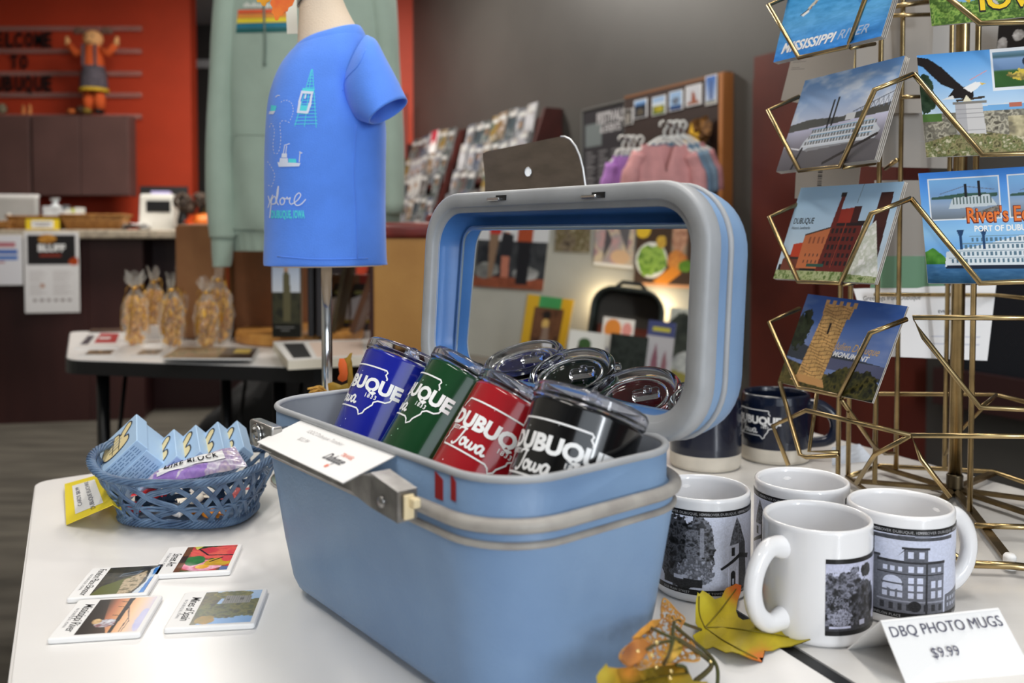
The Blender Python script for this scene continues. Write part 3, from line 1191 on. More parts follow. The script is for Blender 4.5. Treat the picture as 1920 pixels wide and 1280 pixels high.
for i, (pxa, pxb, py, hpx, lb) in enumerate(((1183, 1199, 220, 28, 'tiny grey statue photo at the board left end'), (1202, 1226, 205, 34, 'dark river photo second from the board left end'), (1236, 1261, 199, 34, 'green and yellow park photo in the board row'),
                                             (1268, 1293, 190, 36, 'blue boat photo above the white hanger hooks'), (1299, 1328, 180, 38, 'red tower photo with a white sky on the board'), (1336, 1357, 170, 54, 'tall blue sky photo at the board right end'))):
    a, c = wall_s(pxa), wall_s(pxb)
    w = c - a
    z = wall_z((pxa + pxb) / 2, py)
    Y = wall_pt((a + c) / 2, 0).y
    h = hpx * Y / FPX
    p = small_photo(i)
    m = MB()
    m.add(box(w, h, 0.004), 0)
    m.add(p.flat(w * 0.9, h * 0.94, 0.0024), 1, col=p.cols())
    tag(m.build('photo_print', [M_PAPER, M_PRINT], None, wall_mw((a + c) / 2, z, 0.039)), lb, 'photo', 'photos along the display board')

# leaf bunch pinned to the board
bp_ = wall_pt(wall_s(1332), 0, 0.06)
zz = lambda py: wall_z(1332, py)
lf = thing('leaf_bunch', 'hanging bunch of dried brown leaves with one yellow maple leaf', 'leaf bunch', wall_mw(wall_s(1332), zz(235), 0.045))
m = MB()
rr = np.random.RandomState(3)
for k in range(60):
    y = -rr.rand() * 0.42
    v, f = gridf(lambda U, V: np.stack([(U - 0.5) * 0.05 * np.sin(V * math.pi), (V - 0.5) * 0.08, 0.008 * np.cos(U * 3)], -1), 4, 5)
    m.add((v, f), 0, True, xf=Matrix.Translation((rr.normal() * 0.022, y, 0.012 + rr.rand() * 0.03)) @ Matrix.Rotation(rr.uniform(-1.5, 1.5), 4, 'Z') @ Matrix.Rotation(rr.uniform(-0.7, 0.7), 4, 'Y'))
m.build('dried_leaves', mat('dried_leaf', (136, 92, 40), 0.8, c2=(78, 50, 24), nscale=40), lf)
MAPLE = [(0, -0.55), (0.05, -0.2), (0.35, -0.35), (0.3, -0.15), (0.62, -0.05), (0.45, 0.1), (0.5, 0.3), (0.25, 0.22), (0.12, 0.4), (0.0, 0.75), (-0.12, 0.4), (-0.25, 0.22), (-0.5, 0.3), (-0.45, 0.1), (-0.62, -0.05), (-0.3, -0.15), (-0.35, -0.35), (-0.05, -0.2)]
m = MB()
m.add(prism([(x * 0.085, y * 0.085) for x, y in MAPLE], 0.05, 0.052))
m.build('maple_leaf', mat('yellow_leaf', (222, 172, 30), 0.7), lf, Matrix.Translation((0.0, -0.06, 0)))

# rail and hangers
M_HANG = mat('white_hanger_plastic', (222, 222, 218), 0.4)


def cloth(w, hgt, depth, sl, vneck=0.0, slw=0.3):
    """little garment hanging in the XZ plane, top at z=0: (body mesh, two sleeves)"""
    def body(U, V):
        # V: 0 hem -> 1 shoulder ; closed ring in U
        a = U * 2 * math.pi
        hw = np.where(V > 0.8, w * 0.5 * (0.98 - (V - 0.8) * 1.1), w * 0.5 * (1.04 - 0.08 * V))
        x = hw * np.cos(a)
        y = depth * (0.5 + 0.25 * np.sin(5 * a + V * 3)) * np.sin(a) * (0.55 + 0.45 * (1 - V))
        z = -hgt * (1 - V) + 0.004 * np.sin(9 * a)
        z = np.where((np.sin(a) < 0) & (V > 0.7), z - vneck * np.clip(1 - np.abs(x) / (w * 0.16), 0, 1) * (V - 0.7) / 0.3, z)
        return np.stack([x, y, z], -1)
    return gridf(body, 33, 14)


def hanger(name, label, mw, w, garment, c, group, h=0.0, vneck=0.0, sleeve=True):
    r = thing(name, label, 'garment', mw, group)
    hz = 0.06
    m = MB()
    pts = [(0.0, 0, hz * 0.45)]
    arc = [(0.0, 0, 0.010), (0.0, 0, 0.034), (0.010, 0, 0.048), (0.0, 0, 0.062), (-0.013, 0, 0.058), (-0.015, 0, 0.046)]
    m.add(tube(spline(arc, 4), 0.0042, 6), 0, True)
    m.add(tube(spline([(-w * 0.48, 0, -0.034), (-w * 0.3, 0, -0.018), (-0.02, 0, 0.008), (0, 0, 0.012), (0.02, 0, 0.008), (w * 0.3, 0, -0.018), (w * 0.48, 0, -0.034)], 3), 0.0055, 6), 0, True)
    m.build('hanger', M_HANG, r)
    m = MB()
    m.add(cloth(w * 0.95, h, 0.05, 0, vneck), 0, True, xf=Matrix.Translation((0, 0, -0.012)))
    gm = mat('cloth_%d_%d_%d' % c, c, 0.9, bump=0.3, bscale=300, noise=0.05, nscale=20)
    g = m.build('garment_body', gm, r)
    if sleeve:
        for s in (-1, 1):
            m = MB()
            m.add(tube(spline([(s * w * 0.40, 0, -0.04), (s * w * 0.52, 0.0, -0.10), (s * w * 0.56, 0.005, -0.17)], 4), [0.024] * 4 + [0.03] * 5, 10), 0, True)
            m.build('sleeve', gm, r)
    return r


hs = 0.5
for grp, Ymul, items in (('hangers with pink and blue tops in front of the photo board', 1.0,
                          ((1246, 228, 2.80, 0.205, 0.24, (206, 148, 148), 'pink v-neck baby top, frontmost on the larger row of hangers', 0.085),
                           (1259, 228, 2.87, 0.205, 0.21, (106, 132, 154), 'slate blue top right behind the pink v-neck one', 0.0),
                           (1271, 227, 2.94, 0.205, 0.22, (120, 142, 160), 'grey blue top third in the larger row of hangers', 0.0),
                           (1282, 227, 3.01, 0.205, 0.28, (180, 124, 126), 'dusky pink top, rearmost on the larger row of hangers', 0.0))),
                         ('hangers with small tops in front of the dark poster', 1.0,
                          ((1168, 255, 3.20, 0.10, 0.16, (176, 122, 196), 'lilac baby bodysuit on the smaller row of hangers', 0.0),
                           (1180, 255, 3.27, 0.12, 0.18, (126, 154, 190), 'pale blue baby top behind the lilac bodysuit', 0.0),
                           (1189, 255, 3.33, 0.13, 0.19, (60, 72, 88), 'navy baby top third behind the lilac bodysuit', 0.0),
                           (1202, 255, 3.39, 0.14, 0.18, (70, 74, 84), 'dark baby top, rearmost behind the lilac bodysuit', 0.0)))):
    for px, py, Y, w, h, c, lb, vn in items:
        t = W(px, py, Y)
        mw = at(t.x, t.y, t.z - 0.062, math.radians(8))
        hanger('hanging_top', lb, mw, w, None, c, grp, h, vn)
for px0, Ya, px1, Yb, py, lb in ((1244, 2.74, 1300, 3.14, 232, 'steel rail carrying the larger row of hangers'), (1164, 3.14, 1214, 3.50, 260, 'steel rail carrying the smaller row of hangers')):
    a, c = W(px0, py, Ya), W(px1, py, Yb)
    c.z = a.z = W(px0 + 6, py - 3, Ya + 0.06).z - 0.004
    r = thing('hanger_rail', lb, 'rail', Matrix.Identity(4), 'hanger rails on the grey wall')
    m = MB()
    u = (c - a).normalized()
    e = c + u * ((WC0 - c).dot(WN) / u.dot(WN))
    m.add(tube([a, e], 0.0035, 8), 0, True)
    m.build('arm_bar', M_CHROME, r)
    m = MB()
    m.add(tube([e + WN * 0.001, e + WN * 0.006], 0.016, 14), 0, True)
    m.build('wall_bracket', M_CHROME, r)

# tall maroon cabinet further along, and a dark screen
c0, c1 = wall_s(1452), wall_s(1742)
cb = thing('tall_cabinet', 'tall maroon wood cabinet on the grey wall behind the postcard rack', 'cabinet', wall_mw((c0 + c1) / 2, 0, 0.0))
m = MB()
m.add(box(c1 - c0, 1.66, 0.10, (0, 0.83, 0.052)))
m.build('cabinet_body', M_MAROON, cb)
m = MB()
m.add(box((c1 - c0) / 2 - 0.03, 1.5, 0.016, (-(c1 - c0) / 4, 0.83, 0.112)))
m.build('cabinet_door', M_MAROON, cb)
m = MB()
m.add(box((c1 - c0) / 2 - 0.03, 1.5, 0.016, ((c1 - c0) / 4, 0.83, 0.112)))
m.build('cabinet_door', M_MAROON, cb)
ss = wall_s(1905)
tv = thing('wall_screen', 'dark screen on a maroon shelf at the right edge, behind the rack', 'screen', wall_mw(ss, 0.83, 0.03))
m = MB()
m.add(rbox(0.34, 0.32, 0.03, 0.01))
m.build('screen_panel', mat('screen_glass', (24, 27, 34), 0.25), tv)
m = MB()
m.add(box(0.4, 0.1, 0.08, (0.02, -0.2, 0.01)))
m.build('shelf', mat('dark_maroon', (46, 22, 22), 0.5), tv)
# ================================================================== FOLDING TABLE BEHIND
M_TABLEW = mat('white_tabletop', (232, 230, 228), 0.28, noise=0.012, nscale=6, spec=0.4)
fl, fr_, br, bl = T(122, 674), T(612, 690), Vector((-0.06, 2.9, TZ)), T(130, 621)
ft = thing('folding_table', 'white folding table with a thick black edge, behind the hoodie', 'table', Matrix.Identity(4))


def corner_round(P, r, n=5):
    out = []
    N = len(P)
    for i in range(N):
        p0, p1, p2 = P[i - 1], P[i], P[(i + 1) % N]
        a = (p0 - p1).normalized()
        c = (p2 - p1).normalized()
        s, e = p1 + a * r, p1 + c * r
        for k in range(n + 1):
            t = k / n
            out.append((s * (1 - t) ** 2 + p1 * 2 * t * (1 - t) + e * t * t))
    return out


tp = [Vector((p.x, p.y)) for p in (fl, fr_, br, bl)]
rd = corner_round(tp, 0.05)
poly = [(p.x, p.y) for p in rd]
m = MB()
m.add(prism(poly, TZ - 0.036, TZ - 0.002))
m.build('table_edge', M_BLACK, ft)
cen = sum(tp, Vector((0, 0))) / 4
m = MB()
m.add(prism([tuple(cen + (p - cen) * 0.992) for p in rd], TZ - 0.003, TZ))
m.build('tabletop', M_TABLEW, ft)
for px, dY in ((193, 2.3), (524, 2.24), (424, 2.62)):
    p = W(px, 700, dY)
    m = MB()
    m.add(tube([(p.x, p.y, TZ - 0.03), (p.x, p.y, 0.0)], 0.0165, 10), 0, True)
    m.add(tube([(p.x + 0.02, p.y + 0.01, TZ - 0.035), (p.x + 0.05, p.y + 0.05, TZ - 0.03)], 0.012, 6), 0, True)
    m.build('leg', mat('black_enamel', (16, 16, 18), 0.3), ft)
    m = MB()
    q0 = W(px + 46, 698, dY + 0.15)
    m.add(tube([(q0.x, q0.y, TZ - 0.04), (p.x + 0.01, p.y, 0.28)], 0.006, 6), 0, True)
    m.build('brace', mat('black_enamel', (16, 16, 18), 0.3), ft)

# cellophane bags
M_CELLO = mat('cellophane', (255, 250, 238), 0.08, spec=1.0, alpha=0.15, coat=1.0)
M_CARA = mat('caramel', (186, 112, 26), 0.12, c2=(244, 190, 74), nscale=60, coat=0.6)
M_GOLD = mat('gold_ribbon', (214, 164, 60), 0.22, metal=0.85)


def cello_bag():
    r = thing('caramel_bag', '', 'bag', None, 'cellophane bags of caramel popcorn')
    rr = np.random.RandomState(9)
    m = MB()
    for k in range(150):
        t = rr.rand()
        rad = 0.036 * (0.8 + 0.4 * t - 0.75 * max(0, t - 0.6)) * math.sqrt(rr.rand())
        a = rr.rand() * 6.28
        s = rr.uniform(0.006, 0.011)
        m.add(blob3((rad * math.cos(a), rad * math.sin(a), 0.008 + t * 0.135), (s, s * 0.8, s * 1.1), 3), 0, True)
    m.build('caramel_popcorn', M_CARA, r)

    def skin(U, V):
        a = U * 2 * math.pi
        prof = np.interp(V, [0, 0.04, 0.35, 0.6, 0.74, 0.8, 0.9, 1.0], [0.030, 0.036, 0.044, 0.040, 0.018, 0.009, 0.022, 0.030])
        wr = 1 + 0.16 * np.sin(7 * a + 9 * V) * (0.3 + V) + 0.09 * np.sin(13 * a - 14 * V) + 0.2 * (fbm(U * 30, V * 22, 4) - 0.5)
        rad = prof * wr
        return np.stack([rad * np.cos(a) * np.where(V > 0.84, 1.1, 1), rad * np.sin(a) * np.where(V > 0.84, 0.45, 1), V * 0.215 + 0.012 * np.sin(3 * a) * np.where(V > 0.9, 1, 0)], -1)
    m = MB()
    m.add(gridf(skin, 48, 34), 0, False)
    m.build('cellophane_wrap', M_CELLO, r)
    m = MB()
    for k in range(9):
        a = k / 9 * 6.28 + 0.3 * (k % 3)
        pts = [((0.046 - 0.004 * (k % 2)) * (0.8 + 0.28 * math.sin(t * 3)) * math.cos(a + t * 0.6), (0.046 - 0.004 * (k % 2)) * (0.8 + 0.28 * math.sin(t * 3)) * math.sin(a + t * 0.6), 0.01 + t * (0.12 + 0.02 * (k % 3))) for t in np.linspace(0.2, 1, 8)]
        m.add(tube(pts, 0.0020, 4, flat=0.4), 0, True)
    m.add(lathe([(0.010, 0.168), (0.013, 0.172), (0.010, 0.177)], 12), 0, True)
    for s in (-1, 1):
        m.add(tube([(0, -0.012, 0.172), (s * 0.02, -0.018, 0.182), (s * 0.03, -0.02, 0.165)], 0.003, 4, flat=0.4), 0, True)
    m.build('gold_ribbon', M_GOLD, r)
    return r


bag0 = None
for px, py, sc, rz, lb in ((255, 647, 1.0, 0.3, 'caramel popcorn bag at the front left of the cluster'), (289, 628, 1.02, 1.4, 'caramel popcorn bag behind the front left one'), (322, 651, 0.98, 2.2, 'caramel popcorn bag at the front middle of the cluster'),
                           (349, 634, 1.08, 3.1, 'caramel popcorn bag behind the middle one'), (388, 652, 0.94, 4.0, 'caramel popcorn bag at the front right of the cluster'), (411, 643, 1.12, 5.0, 'tallest caramel popcorn bag at the back right of the cluster')):
    t = T(px, py)
    mw = at(t.x, t.y, TZ, rz) @ Matrix.Diagonal((sc * 0.76, sc * 0.76, sc * 0.93, 1))
    if bag0 is None:
        bag0 = cello_bag()
        bag0.matrix_world = mw
        o = bag0
    else:
        o = copy_tree(bag0, mw)
    o['label'] = lb


def flat_item(name, label, cat, quad, thick, pic, group=None, z=TZ, mats=None):
    """flat thing lying on a table: quad = four pixel corners (bl, br, tr, tl) of its top"""
    P = [T(*q, z + thick) for q in quad]
    o = sum(P, Vector()) / 4
    o.z = z
    P = [p - o for p in P]
    m = MB()
    top = [tuple(p) for p in P]
    bot = [(p[0], p[1], 0.0003) for p in top]
    m.add(loft([np.array(bot), np.array(top)], True, True), 0)
    e = 0.00025
    f = quad_map(*[np.array(t) + np.array([0, 0, e]) for t in top])
    if pic is not None:
        m.add(pic.geo(f), 1, col=pic.cols())
    ob = m.build(name, mats or [M_PAPER, M_PRINT], None, Matrix.Translation(o))
    return tag(ob, label, cat, group)


def mag(kind, asp):
    p = Pic(asp, 40, (226, 224, 222))
    a = asp
    if kind == 0:
        p.rect(a * 0.35, 0.3, a * 0.9, 0.95, (176, 40, 44)).rect(a * 0.4, 0.55, a * 0.7, 0.7, (220, 210, 210)).rect(a * .05, .2, a * .25, .8, (70, 70, 80))
    elif kind == 1:
        p.foliage(p.R(a * .15, 0.2, a * .85, .9), [(60, 50, 40), (120, 100, 70), (180, 150, 120)], 7, 2)
    elif kind == 2:
        p.foliage(p.R(0, 0, a * 0.62, 1), [(110, 90, 50), (160, 120, 90), (90, 90, 50), (190, 150, 120)], 5, 4)
        p.rect(a * 0.62, 0, a, 1, (46, 42, 34)).rect(a * 0.74, 0.45, a * 0.93, 0.85, (190, 160, 50))
    elif kind == 3:
        p.foliage(p.R(0, 0, a, 1), [(70, 60, 50), (60, 46, 40), (110, 90, 70)], 4, 6)
    elif kind == 4:
        p.rect(a * 0.08, 0.1, a * 0.3, 0.85, (50, 50, 52)).rect(a * 0.36, 0.1, a * 0.95, 0.9, (226, 204, 190))
    return p


flat_item('brochure', 'white leaflet with a red block at the left end of the folding table', 'leaflet', ((140, 652), (222, 652), (231, 624), (166, 624)), 0.003, mag(0, 1.6), 'papers on the folding table')
flat_item('photo_card', 'small white bordered photo card at the folding table front edge, left', 'card', ((146, 667), (214, 667), (226, 655), (160, 655)), 0.002, mag(1, 2.0), 'papers on the folding table')
flat_item('photo_card', 'small dark photo card between the left card and the magazines', 'card', ((243, 667), (300, 667), (318, 654), (262, 654)), 0.002, mag(1, 1.8), 'papers on the folding table')
flat_item('brochure', 'dark leaflet behind the caramel bags at the table rear left', 'leaflet', ((167, 624), (240, 622), (244, 615), (170, 616)), 0.006, mag(3, 2.5), 'papers on the folding table')
for i in range(4):
    flat_item('magazine', ['bottom magazine of the pile at the folding table front edge', 'second lowest magazine of the pile on the folding table', 'third magazine of the pile on the folding table', 'top magazine of the pile, autumn cover with dark yellow-titled block'][i], 'magazine',
              ((306 - 1 * i, 671), (472, 672), (487 - i, 652), (336, 650)), 0.004, mag(2, 2.4), 'magazines on the folding table', TZ + 0.004 * i)
t = T(362, 640)
m = MB()
m.add(box(0.10, 0.002, 0.05), 0, xf=Matrix.Rotation(0.5, 4, 'X'))
tag(m.build('price_card', M_PAPER, None, at(T(290, 640).x, T(290, 640).y, TZ + 0.026, 0.4)), 'white price card leaning between the caramel bags', 'card')
# round wooden board
t = T(556, 640)
R_ = 120 * t.y / FPX
m = MB()
m.add(lathe([(0, 0), (R_ * 0.96, 0), (R_, 0.006), (R_, 0.026), (R_ * 0.97, 0.034), (0, 0.034)], 48), 0, True)
tag(m.build('round_wooden_board', mat('honey_wood', (206, 150, 78), 0.4, c2=(190, 130, 62), nscale=9, stretch=(1, 8, 1)), None, at(t.x, t.y + R_ * 0.25, TZ)), 'round honey coloured wooden board on the folding table', 'board')
bz = TZ + 0.034
# book with a spire photo standing on the board
q = W(540, 637, 2.36)
p = Pic(0.36, 130, (196, 206, 220))
a = 0.36
p.vgrad([(0.55, (205, 212, 222)), (1, (170, 186, 212))])
p.rect(0, 0, a, 0.56, (46, 48, 40))
p.foliage(p.R(0, 0.08, a, 0.56), [(40, 42, 36), (66, 66, 50), (50, 50, 42)], 10, 4)
p.poly([(a * 0.38, 0.2), (a * 0.38, 0.78), (a * 0.44, 0.8), (a * 0.5, 1.0), (a * 0.56, 0.8), (a * 0.64, 0.78), (a * 0.66, 0.2)], (96, 92, 68))
p.poly([(a * 0.42, 0.82), (a * 0.5, 1.0), (a * 0.58, 0.82)], (190, 150, 120))
p.rect(0, 0, a, 0.17, (26, 28, 26)).rect(a * 0.1, 0.12, a * 0.8, 0.13, (150, 150, 150)).rect(a * 0.3, 0.08, a * 0.6, 0.09, (150, 150, 150))
bk = thing('book', 'narrow dark book with a church spire photo standing on the round board', 'book', at(q.x, 2.36, bz, math.radians(-8)))
hbk, wbk = 0.215, 0.078
m = MB()
m.add(box(wbk, 0.016, hbk, (0, 0, hbk / 2)))
m.build('book_block', mat('book_pages', (150, 126, 100), 0.7), bk)
m = MB()
m.add(box(wbk + 0.002, 0.0015, hbk + 0.002, (0, -0.009, hbk / 2 + 0.001)), 0)
m.add(p.geo(lambda U, V: np.stack([(U - 0.5) * wbk, np.full_like(U, -0.0101), V * hbk], -1)), 1, col=p.cols())
m.build('front_cover', [M_BLACK, M_PRINT], bk)
for k, (dx, c, hh, lb) in enumerate(((0.055, (24, 24, 28), 0.21, 'black book edge right behind the spire book'), (0.078, (36, 34, 38), 0.2, 'dark grey book second behind the spire book'))):
    m = MB()
    m.add(rbox(0.016, 0.12, hh, 0.003, 0))
    tag(m.build('book', mat('book_dark_%d' % k, c, 0.5), None, at(q.x + dx, 2.42, bz, math.radians(6))), lb, 'book', 'dark books on the round board')
m = MB()
m.add(box(0.016, 0.16, 0.26, (0, 0, 0.13)), 0)
tag(m.build('wooden_slat', mat('brown_slat', (98, 64, 44), 0.6), None, at(q.x + 0.16, 2.5, bz + 0.004) @ Matrix.Rotation(0.34, 4, 'Y')), 'brown wooden slat leaning behind the steel pole', 'slat')
m = MB()
m.add(box(0.012, 0.14, 0.22, (0, 0, 0.11)), 0)
tag(m.build('wooden_slat', mat('olive_slat', (84, 72, 48), 0.6), None, at(q.x + 0.10, 2.52, bz + 0.004) @ Matrix.Rotation(0.2, 4, 'Y')), 'olive board leaning left of the brown slat', 'slat')
# thick white books near the table corner
kb = mag(4, 1.7)
for i in range(2):
    flat_item('catalogue', ['thick white catalogue lying under another by the steel pole', 'white catalogue with a pale pink cover on top by the steel pole'][i], 'catalogue', ((540, 676), (690, 668), (688, 636), (512, 640)), 0.02, kb if i else None, 'catalogues by the steel pole', TZ + 0.0205 * i, [mat('page_edges', (232, 224, 206), 0.7), M_PRINTM])

# bottle leaflet standing at the back
p = Pic(0.8, 90, (120, 84, 60))
p.rect(0.5, 0.6, 0.8, 1, (150, 46, 30)).rect(0, 0.85, 0.4, 1, (96, 66, 44))
for cx in (0.22, 0.5, 0.78):
    p.poly([(cx - 0.13, 0.32), (cx - 0.13, 0.7), (cx - 0.08, 0.86), (cx + 0.08, 0.86), (cx + 0.13, 0.7), (cx + 0.13, 0.32)], (44, 36, 28))
    p.poly([(cx - 0.13, 0.30), (cx - 0.12, 0.62), (cx + 0.13, 0.72), (cx + 0.12, 0.30)], (214, 216, 224))
    p.rect(cx - 0.12, 0.24, cx + 0.12, 0.3, (170, 150, 60)).rect(cx - 0.12, 0.12, cx + 0.12, 0.24, (60, 60, 70))
    p.ell(cx, 0.72, 0.08, 0.03, (140, 140, 80))
p.rect(0, 0, 0.8, 0.12, (206, 202, 200))
q = W(662, 615, 2.62)
m = MB()
hh = 120 * 2.62 / FPX
m.add(box(0.17, 0.004, hh, (0, 0, hh / 2)), 0)
m.add(p.geo(lambda U, V: np.stack([(U - 0.5) * 0.168, np.full_like(U, -0.0024), V * hh], -1)), 1, col=p.cols())
tag(m.build('display_card', [M_PAPER, M_PRINT], None, at(q.x, 2.62, TZ)), 'display card picturing dark bottles with white labels, right of the pole', 'card')

# open brown suitcase standing behind the bags
M_KRAFT = mat('tan_leatherette', (148, 104, 66), 0.6, c2=(132, 88, 54), nscale=6, bump=0.2, bscale=120)
q0, q1 = W(402, 610, 2.62), W(470, 640, 2.42)
sc1 = thing('suitcase', 'brown upright suitcase with a red strap under the hoodie hem', 'suitcase', at(W(455, 610, 2.74).x, 2.735, TZ, math.radians(-14)))
m = MB()
m.add(rbox(0.13, 0.30, 0.34, 0.012, 0.0), 0, xf=Matrix.Translation((-0.055, -0.02, 0)))
m.build('case_half', M_KRAFT, sc1)
m = MB()
m.add(rbox(0.17, 0.22, 0.33, 0.012, 0.0), 0, xf=Matrix.Translation((0.10, 0.03, 0)))
m.build('case_half', mat('tan_leatherette_dark', (128, 84, 54), 0.6, noise=0.08, nscale=6), sc1)
m = MB()
m.add(box(0.014, 0.006, 0.22, (0.011, -0.10, 0.23)))
m.build('red_strap', mat('rust_strap', (150, 66, 32), 0.6), sc1)
m = MB()
m.add(box(0.016, 0.008, 0.10, (0.011, -0.10, 0.07)))
m.build('dark_clasp', mat('dark_bronze', (46, 26, 24), 0.45), sc1)
# tan suitcase with maroon leather binding, standing upright right of the shirt
l0 = W(688, 520, 2.02)
hcase = 0.335
tc = thing('suitcase', 'mustard tan vintage suitcase with maroon top binding, left of the blue case lid', 'suitcase', at(l0.x + 0.19, 2.13, TZ, math.radians(4)))
m = MB()
m.add(rbox(0.38, 0.2, hcase - 0.02, 0.012, 0.0))
m.build('case_body', mat('mustard_leatherette', (172, 126, 62), 0.5, c2=(158, 112, 52), nscale=7, bump=0.25, bscale=160), tc)
M_BIND = mat('maroon_leather', (112, 44, 38), 0.3, noise=0.1, nscale=20, coat=0.3)
m = MB()
m.add(rbox(0.395, 0.214, 0.04, 0.016, 0.0), 0, True, xf=Matrix.Translation((0, 0, hcase - 0.038)))
m.build('top_binding', M_BIND, tc)
m = MB()
m.add(tube([(-0.186, -0.098, 0.004), (-0.186, -0.098, hcase - 0.03)], 0.005, 6))
for k in range(26):
    m.add(box(0.004, 0.002, 0.005, (-0.187, -0.1035, 0.01 + k * 0.0115)))
m.build('corner_piping', mat('dark_piping', (58, 30, 26), 0.5), tc)
m = MB()
rr = np.random.RandomState(4)
for k in range(16):
    x, z = rr.uniform(-0.06, 0.15), rr.uniform(0.1, 0.29)
    m.add(box(0.0012, 0.0006, rr.uniform(0.004, 0.012)), 0, xf=Matrix.Translation((x, -0.1003, z)) @ Matrix.Rotation(rr.uniform(-0.6, 0.6), 4, 'Y'))
m.build('scuff_marks', mat('scuffs', (214, 190, 150), 0.7), tc)
m = MB()
m.add(tube(spline([(-0.06, 0, hcase), (-0.05, 0, hcase + 0.018), (0.05, 0, hcase + 0.018), (0.06, 0, hcase)], 5), 0.006, 8), 0, True)
m.build('carry_handle', M_BIND, tc)

# black cloth bag slumped on the carpet below the table
p0 = T(420, 812, 0.0)
cbx = W(462, 812, 2.9)
m = MB()
m.add(gridf(lambda U, V: np.stack([(U - 0.5) * 0.78, (V - 0.5) * 0.5, 0.80 * np.clip(np.sin(U * math.pi) * np.sin(V * math.pi), 0, 1) ** 0.55 * (0.72 + 0.4 * fbm(U * 4, V * 4, 3)) * (0.55 + 0.5 * U)], -1), 26, 20), 0, True)
tag(m.build('cloth_bag', mat('black_cloth', (12, 12, 14), 0.9), None, at(cbx.x, 3.0, 0.0)), 'slumped black cloth bag on the carpet under the folding table', 'bag')
# ================================================================== BLUE T-SHIRT ON ITS BUST, AND THE HOODIE
from mathutils.bvhtree import BVHTree
YS = 1.10


def interp_rows(rows, k=6):
    return spline(np.array(rows, float), k)


def ringloft(rows, Y, n=48, fold=None, k=6):
    """rows: (py_front, py_back, x_left, x_right, depth_semi[, dy]) ; rings seen side-on at depth Y"""
    R = interp_rows(rows, k)
    out = []
    t = 2 * math.pi * np.arange(n) / n
    for i, r in enumerate(R):
        pf, pb, xl, xr, d = r[:5]
        dy = r[5] if len(r) > 5 else 0.0
        c, s = np.cos(t), np.sin(t)
        px = (xl + xr) / 2 + (xr - xl) / 2 * np.sign(c) * np.abs(c) ** 0.9
        py = (pf + pb) / 2 + (pb - pf) / 2 * c
        ring = np.array([tuple(W(a, b, Y)) for a, b in zip(px, py)])
        off = s * d + dy
        # keep the silhouette: move along y only
        ring[:, 1] += off
        if fold is not None:
            ring += fold(i / (len(R) - 1), t)[:, None] * np.column_stack([c, s * 0.9, np.zeros(n)])
        out.append(ring)
    return out


M_SHIRT = mat('blue_jersey', (84, 138, 238), 0.82, bump=0.22, bscale=700, sheen=0.25, noise=0.02, nscale=30)
M_BUST = mat('cream_linen', (226, 206, 182), 0.75, bump=0.3, bscale=500)
bp0 = W(612, 500, YS)
bust = thing('display_bust', 'cream toddler bust form on a steel pole wearing the blue shirt', 'bust form', at(bp0.x, YS, TZ))
inv = Matrix.Translation((-bp0.x, -YS, -TZ))


def bput(m, name, mt):
    m.V = [v + np.array([-bp0.x, -YS, -TZ]) for v in m.V]
    return m.build(name, mt, bust)


m = MB()
m.add(loft(ringloft([(500, 498, 512, 716, 0.052), (440, 440, 508, 716, 0.054), (300, 300, 508, 714, 0.056), (200, 200, 514, 708, 0.054), (140, 120, 535, 694, 0.046), (100, 66, 556, 676, 0.036), (60, 20, 560, 652, 0.030), (22, -18, 562, 636, 0.029), (6, -30, 562, 632, 0.028)], YS), True, True), 0, True)
bput(m, 'bust_torso', M_BUST)
m = MB()
m.add(loft(ringloft([(17, -20, 559, 640, 0.031), (8, -28, 559, 640, 0.031), (0, -36, 562, 638, 0.029)], YS, k=2), True, True), 0, True)
bput(m, 'neck_cap', M_CHROME)
m = MB()
pz = W(612, 500, YS).z - TZ
m.add(tube([(0, 0, 0.006), (0, 0, pz + 0.02)], 0.0068, 16), 0, True)
m.build('pole', M_CHROME, bust)
m = MB()
m.add(lathe([(0, 0), (0.07, 0), (0.07, 0.004), (0.012, 0.012), (0.008, 0.02), (0, 0.02)], 32), 0, True)
m.build('pole_base', M_CHROME, bust)

sh = thing('t_shirt', 'blue toddler t-shirt printed with a cable car, riverboat and explore, worn by the cream bust', 't-shirt', at(bp0.x, YS, TZ))


def sput(m, name, mt, parent=None):
    m.V = [v + np.array([-bp0.x, -YS, -TZ]) for v in m.V]
    return m.build(name, mt, parent or sh)


def tfold(f, t):
    # f: 0 hem -> 1 neck ; soft drape folds near the arm, gentle waves at the hem
    w = 0.0024 * np.sin(3 * t + 1.2) * (1 - f) ** 1.5 + 0.0016 * np.sin(5 * t + 2.0 + 6 * f) * (1 - f)
    arm = np.exp(-((f - 0.66) / 0.07) ** 2) * np.exp(-((np.mod(t - 5.2, 2 * math.pi)) / 0.9 - 0.3) ** 2)
    return w - 0.007 * arm


rows = [(497, 496, 499, 720, 0.058), (496, 495, 496.5, 722.5, 0.061), (486, 485, 496.5, 722.5, 0.062), (440, 440, 498, 722, 0.062), (370, 370, 498, 722, 0.064), (300, 300, 498, 722, 0.066), (240, 238, 500, 722, 0.066),
        (195, 190, 504, 716, 0.064), (160, 148, 513, 708, 0.060), (130, 108, 526, 700, 0.054), (108, 76, 541, 690, 0.045), (96, 54, 552, 680, 0.037)]
body = ringloft(rows, YS, 64, tfold)
m = MB()
m.add(loft(body, False, False), 0, True)
shirt_body = sput(m, 'shirt_body', M_SHIRT)
# collar rib
m = MB()
col = ringloft([(104, 66, 546, 686, 0.0415), (97, 56, 551, 681, 0.039), (92, 49, 555, 676, 0.0355), (94, 52, 557, 674, 0.034)], YS, 64, None, 3)
m.add(loft(col, False, False), 0, True)
sput(m, 'collar', M_SHIRT)


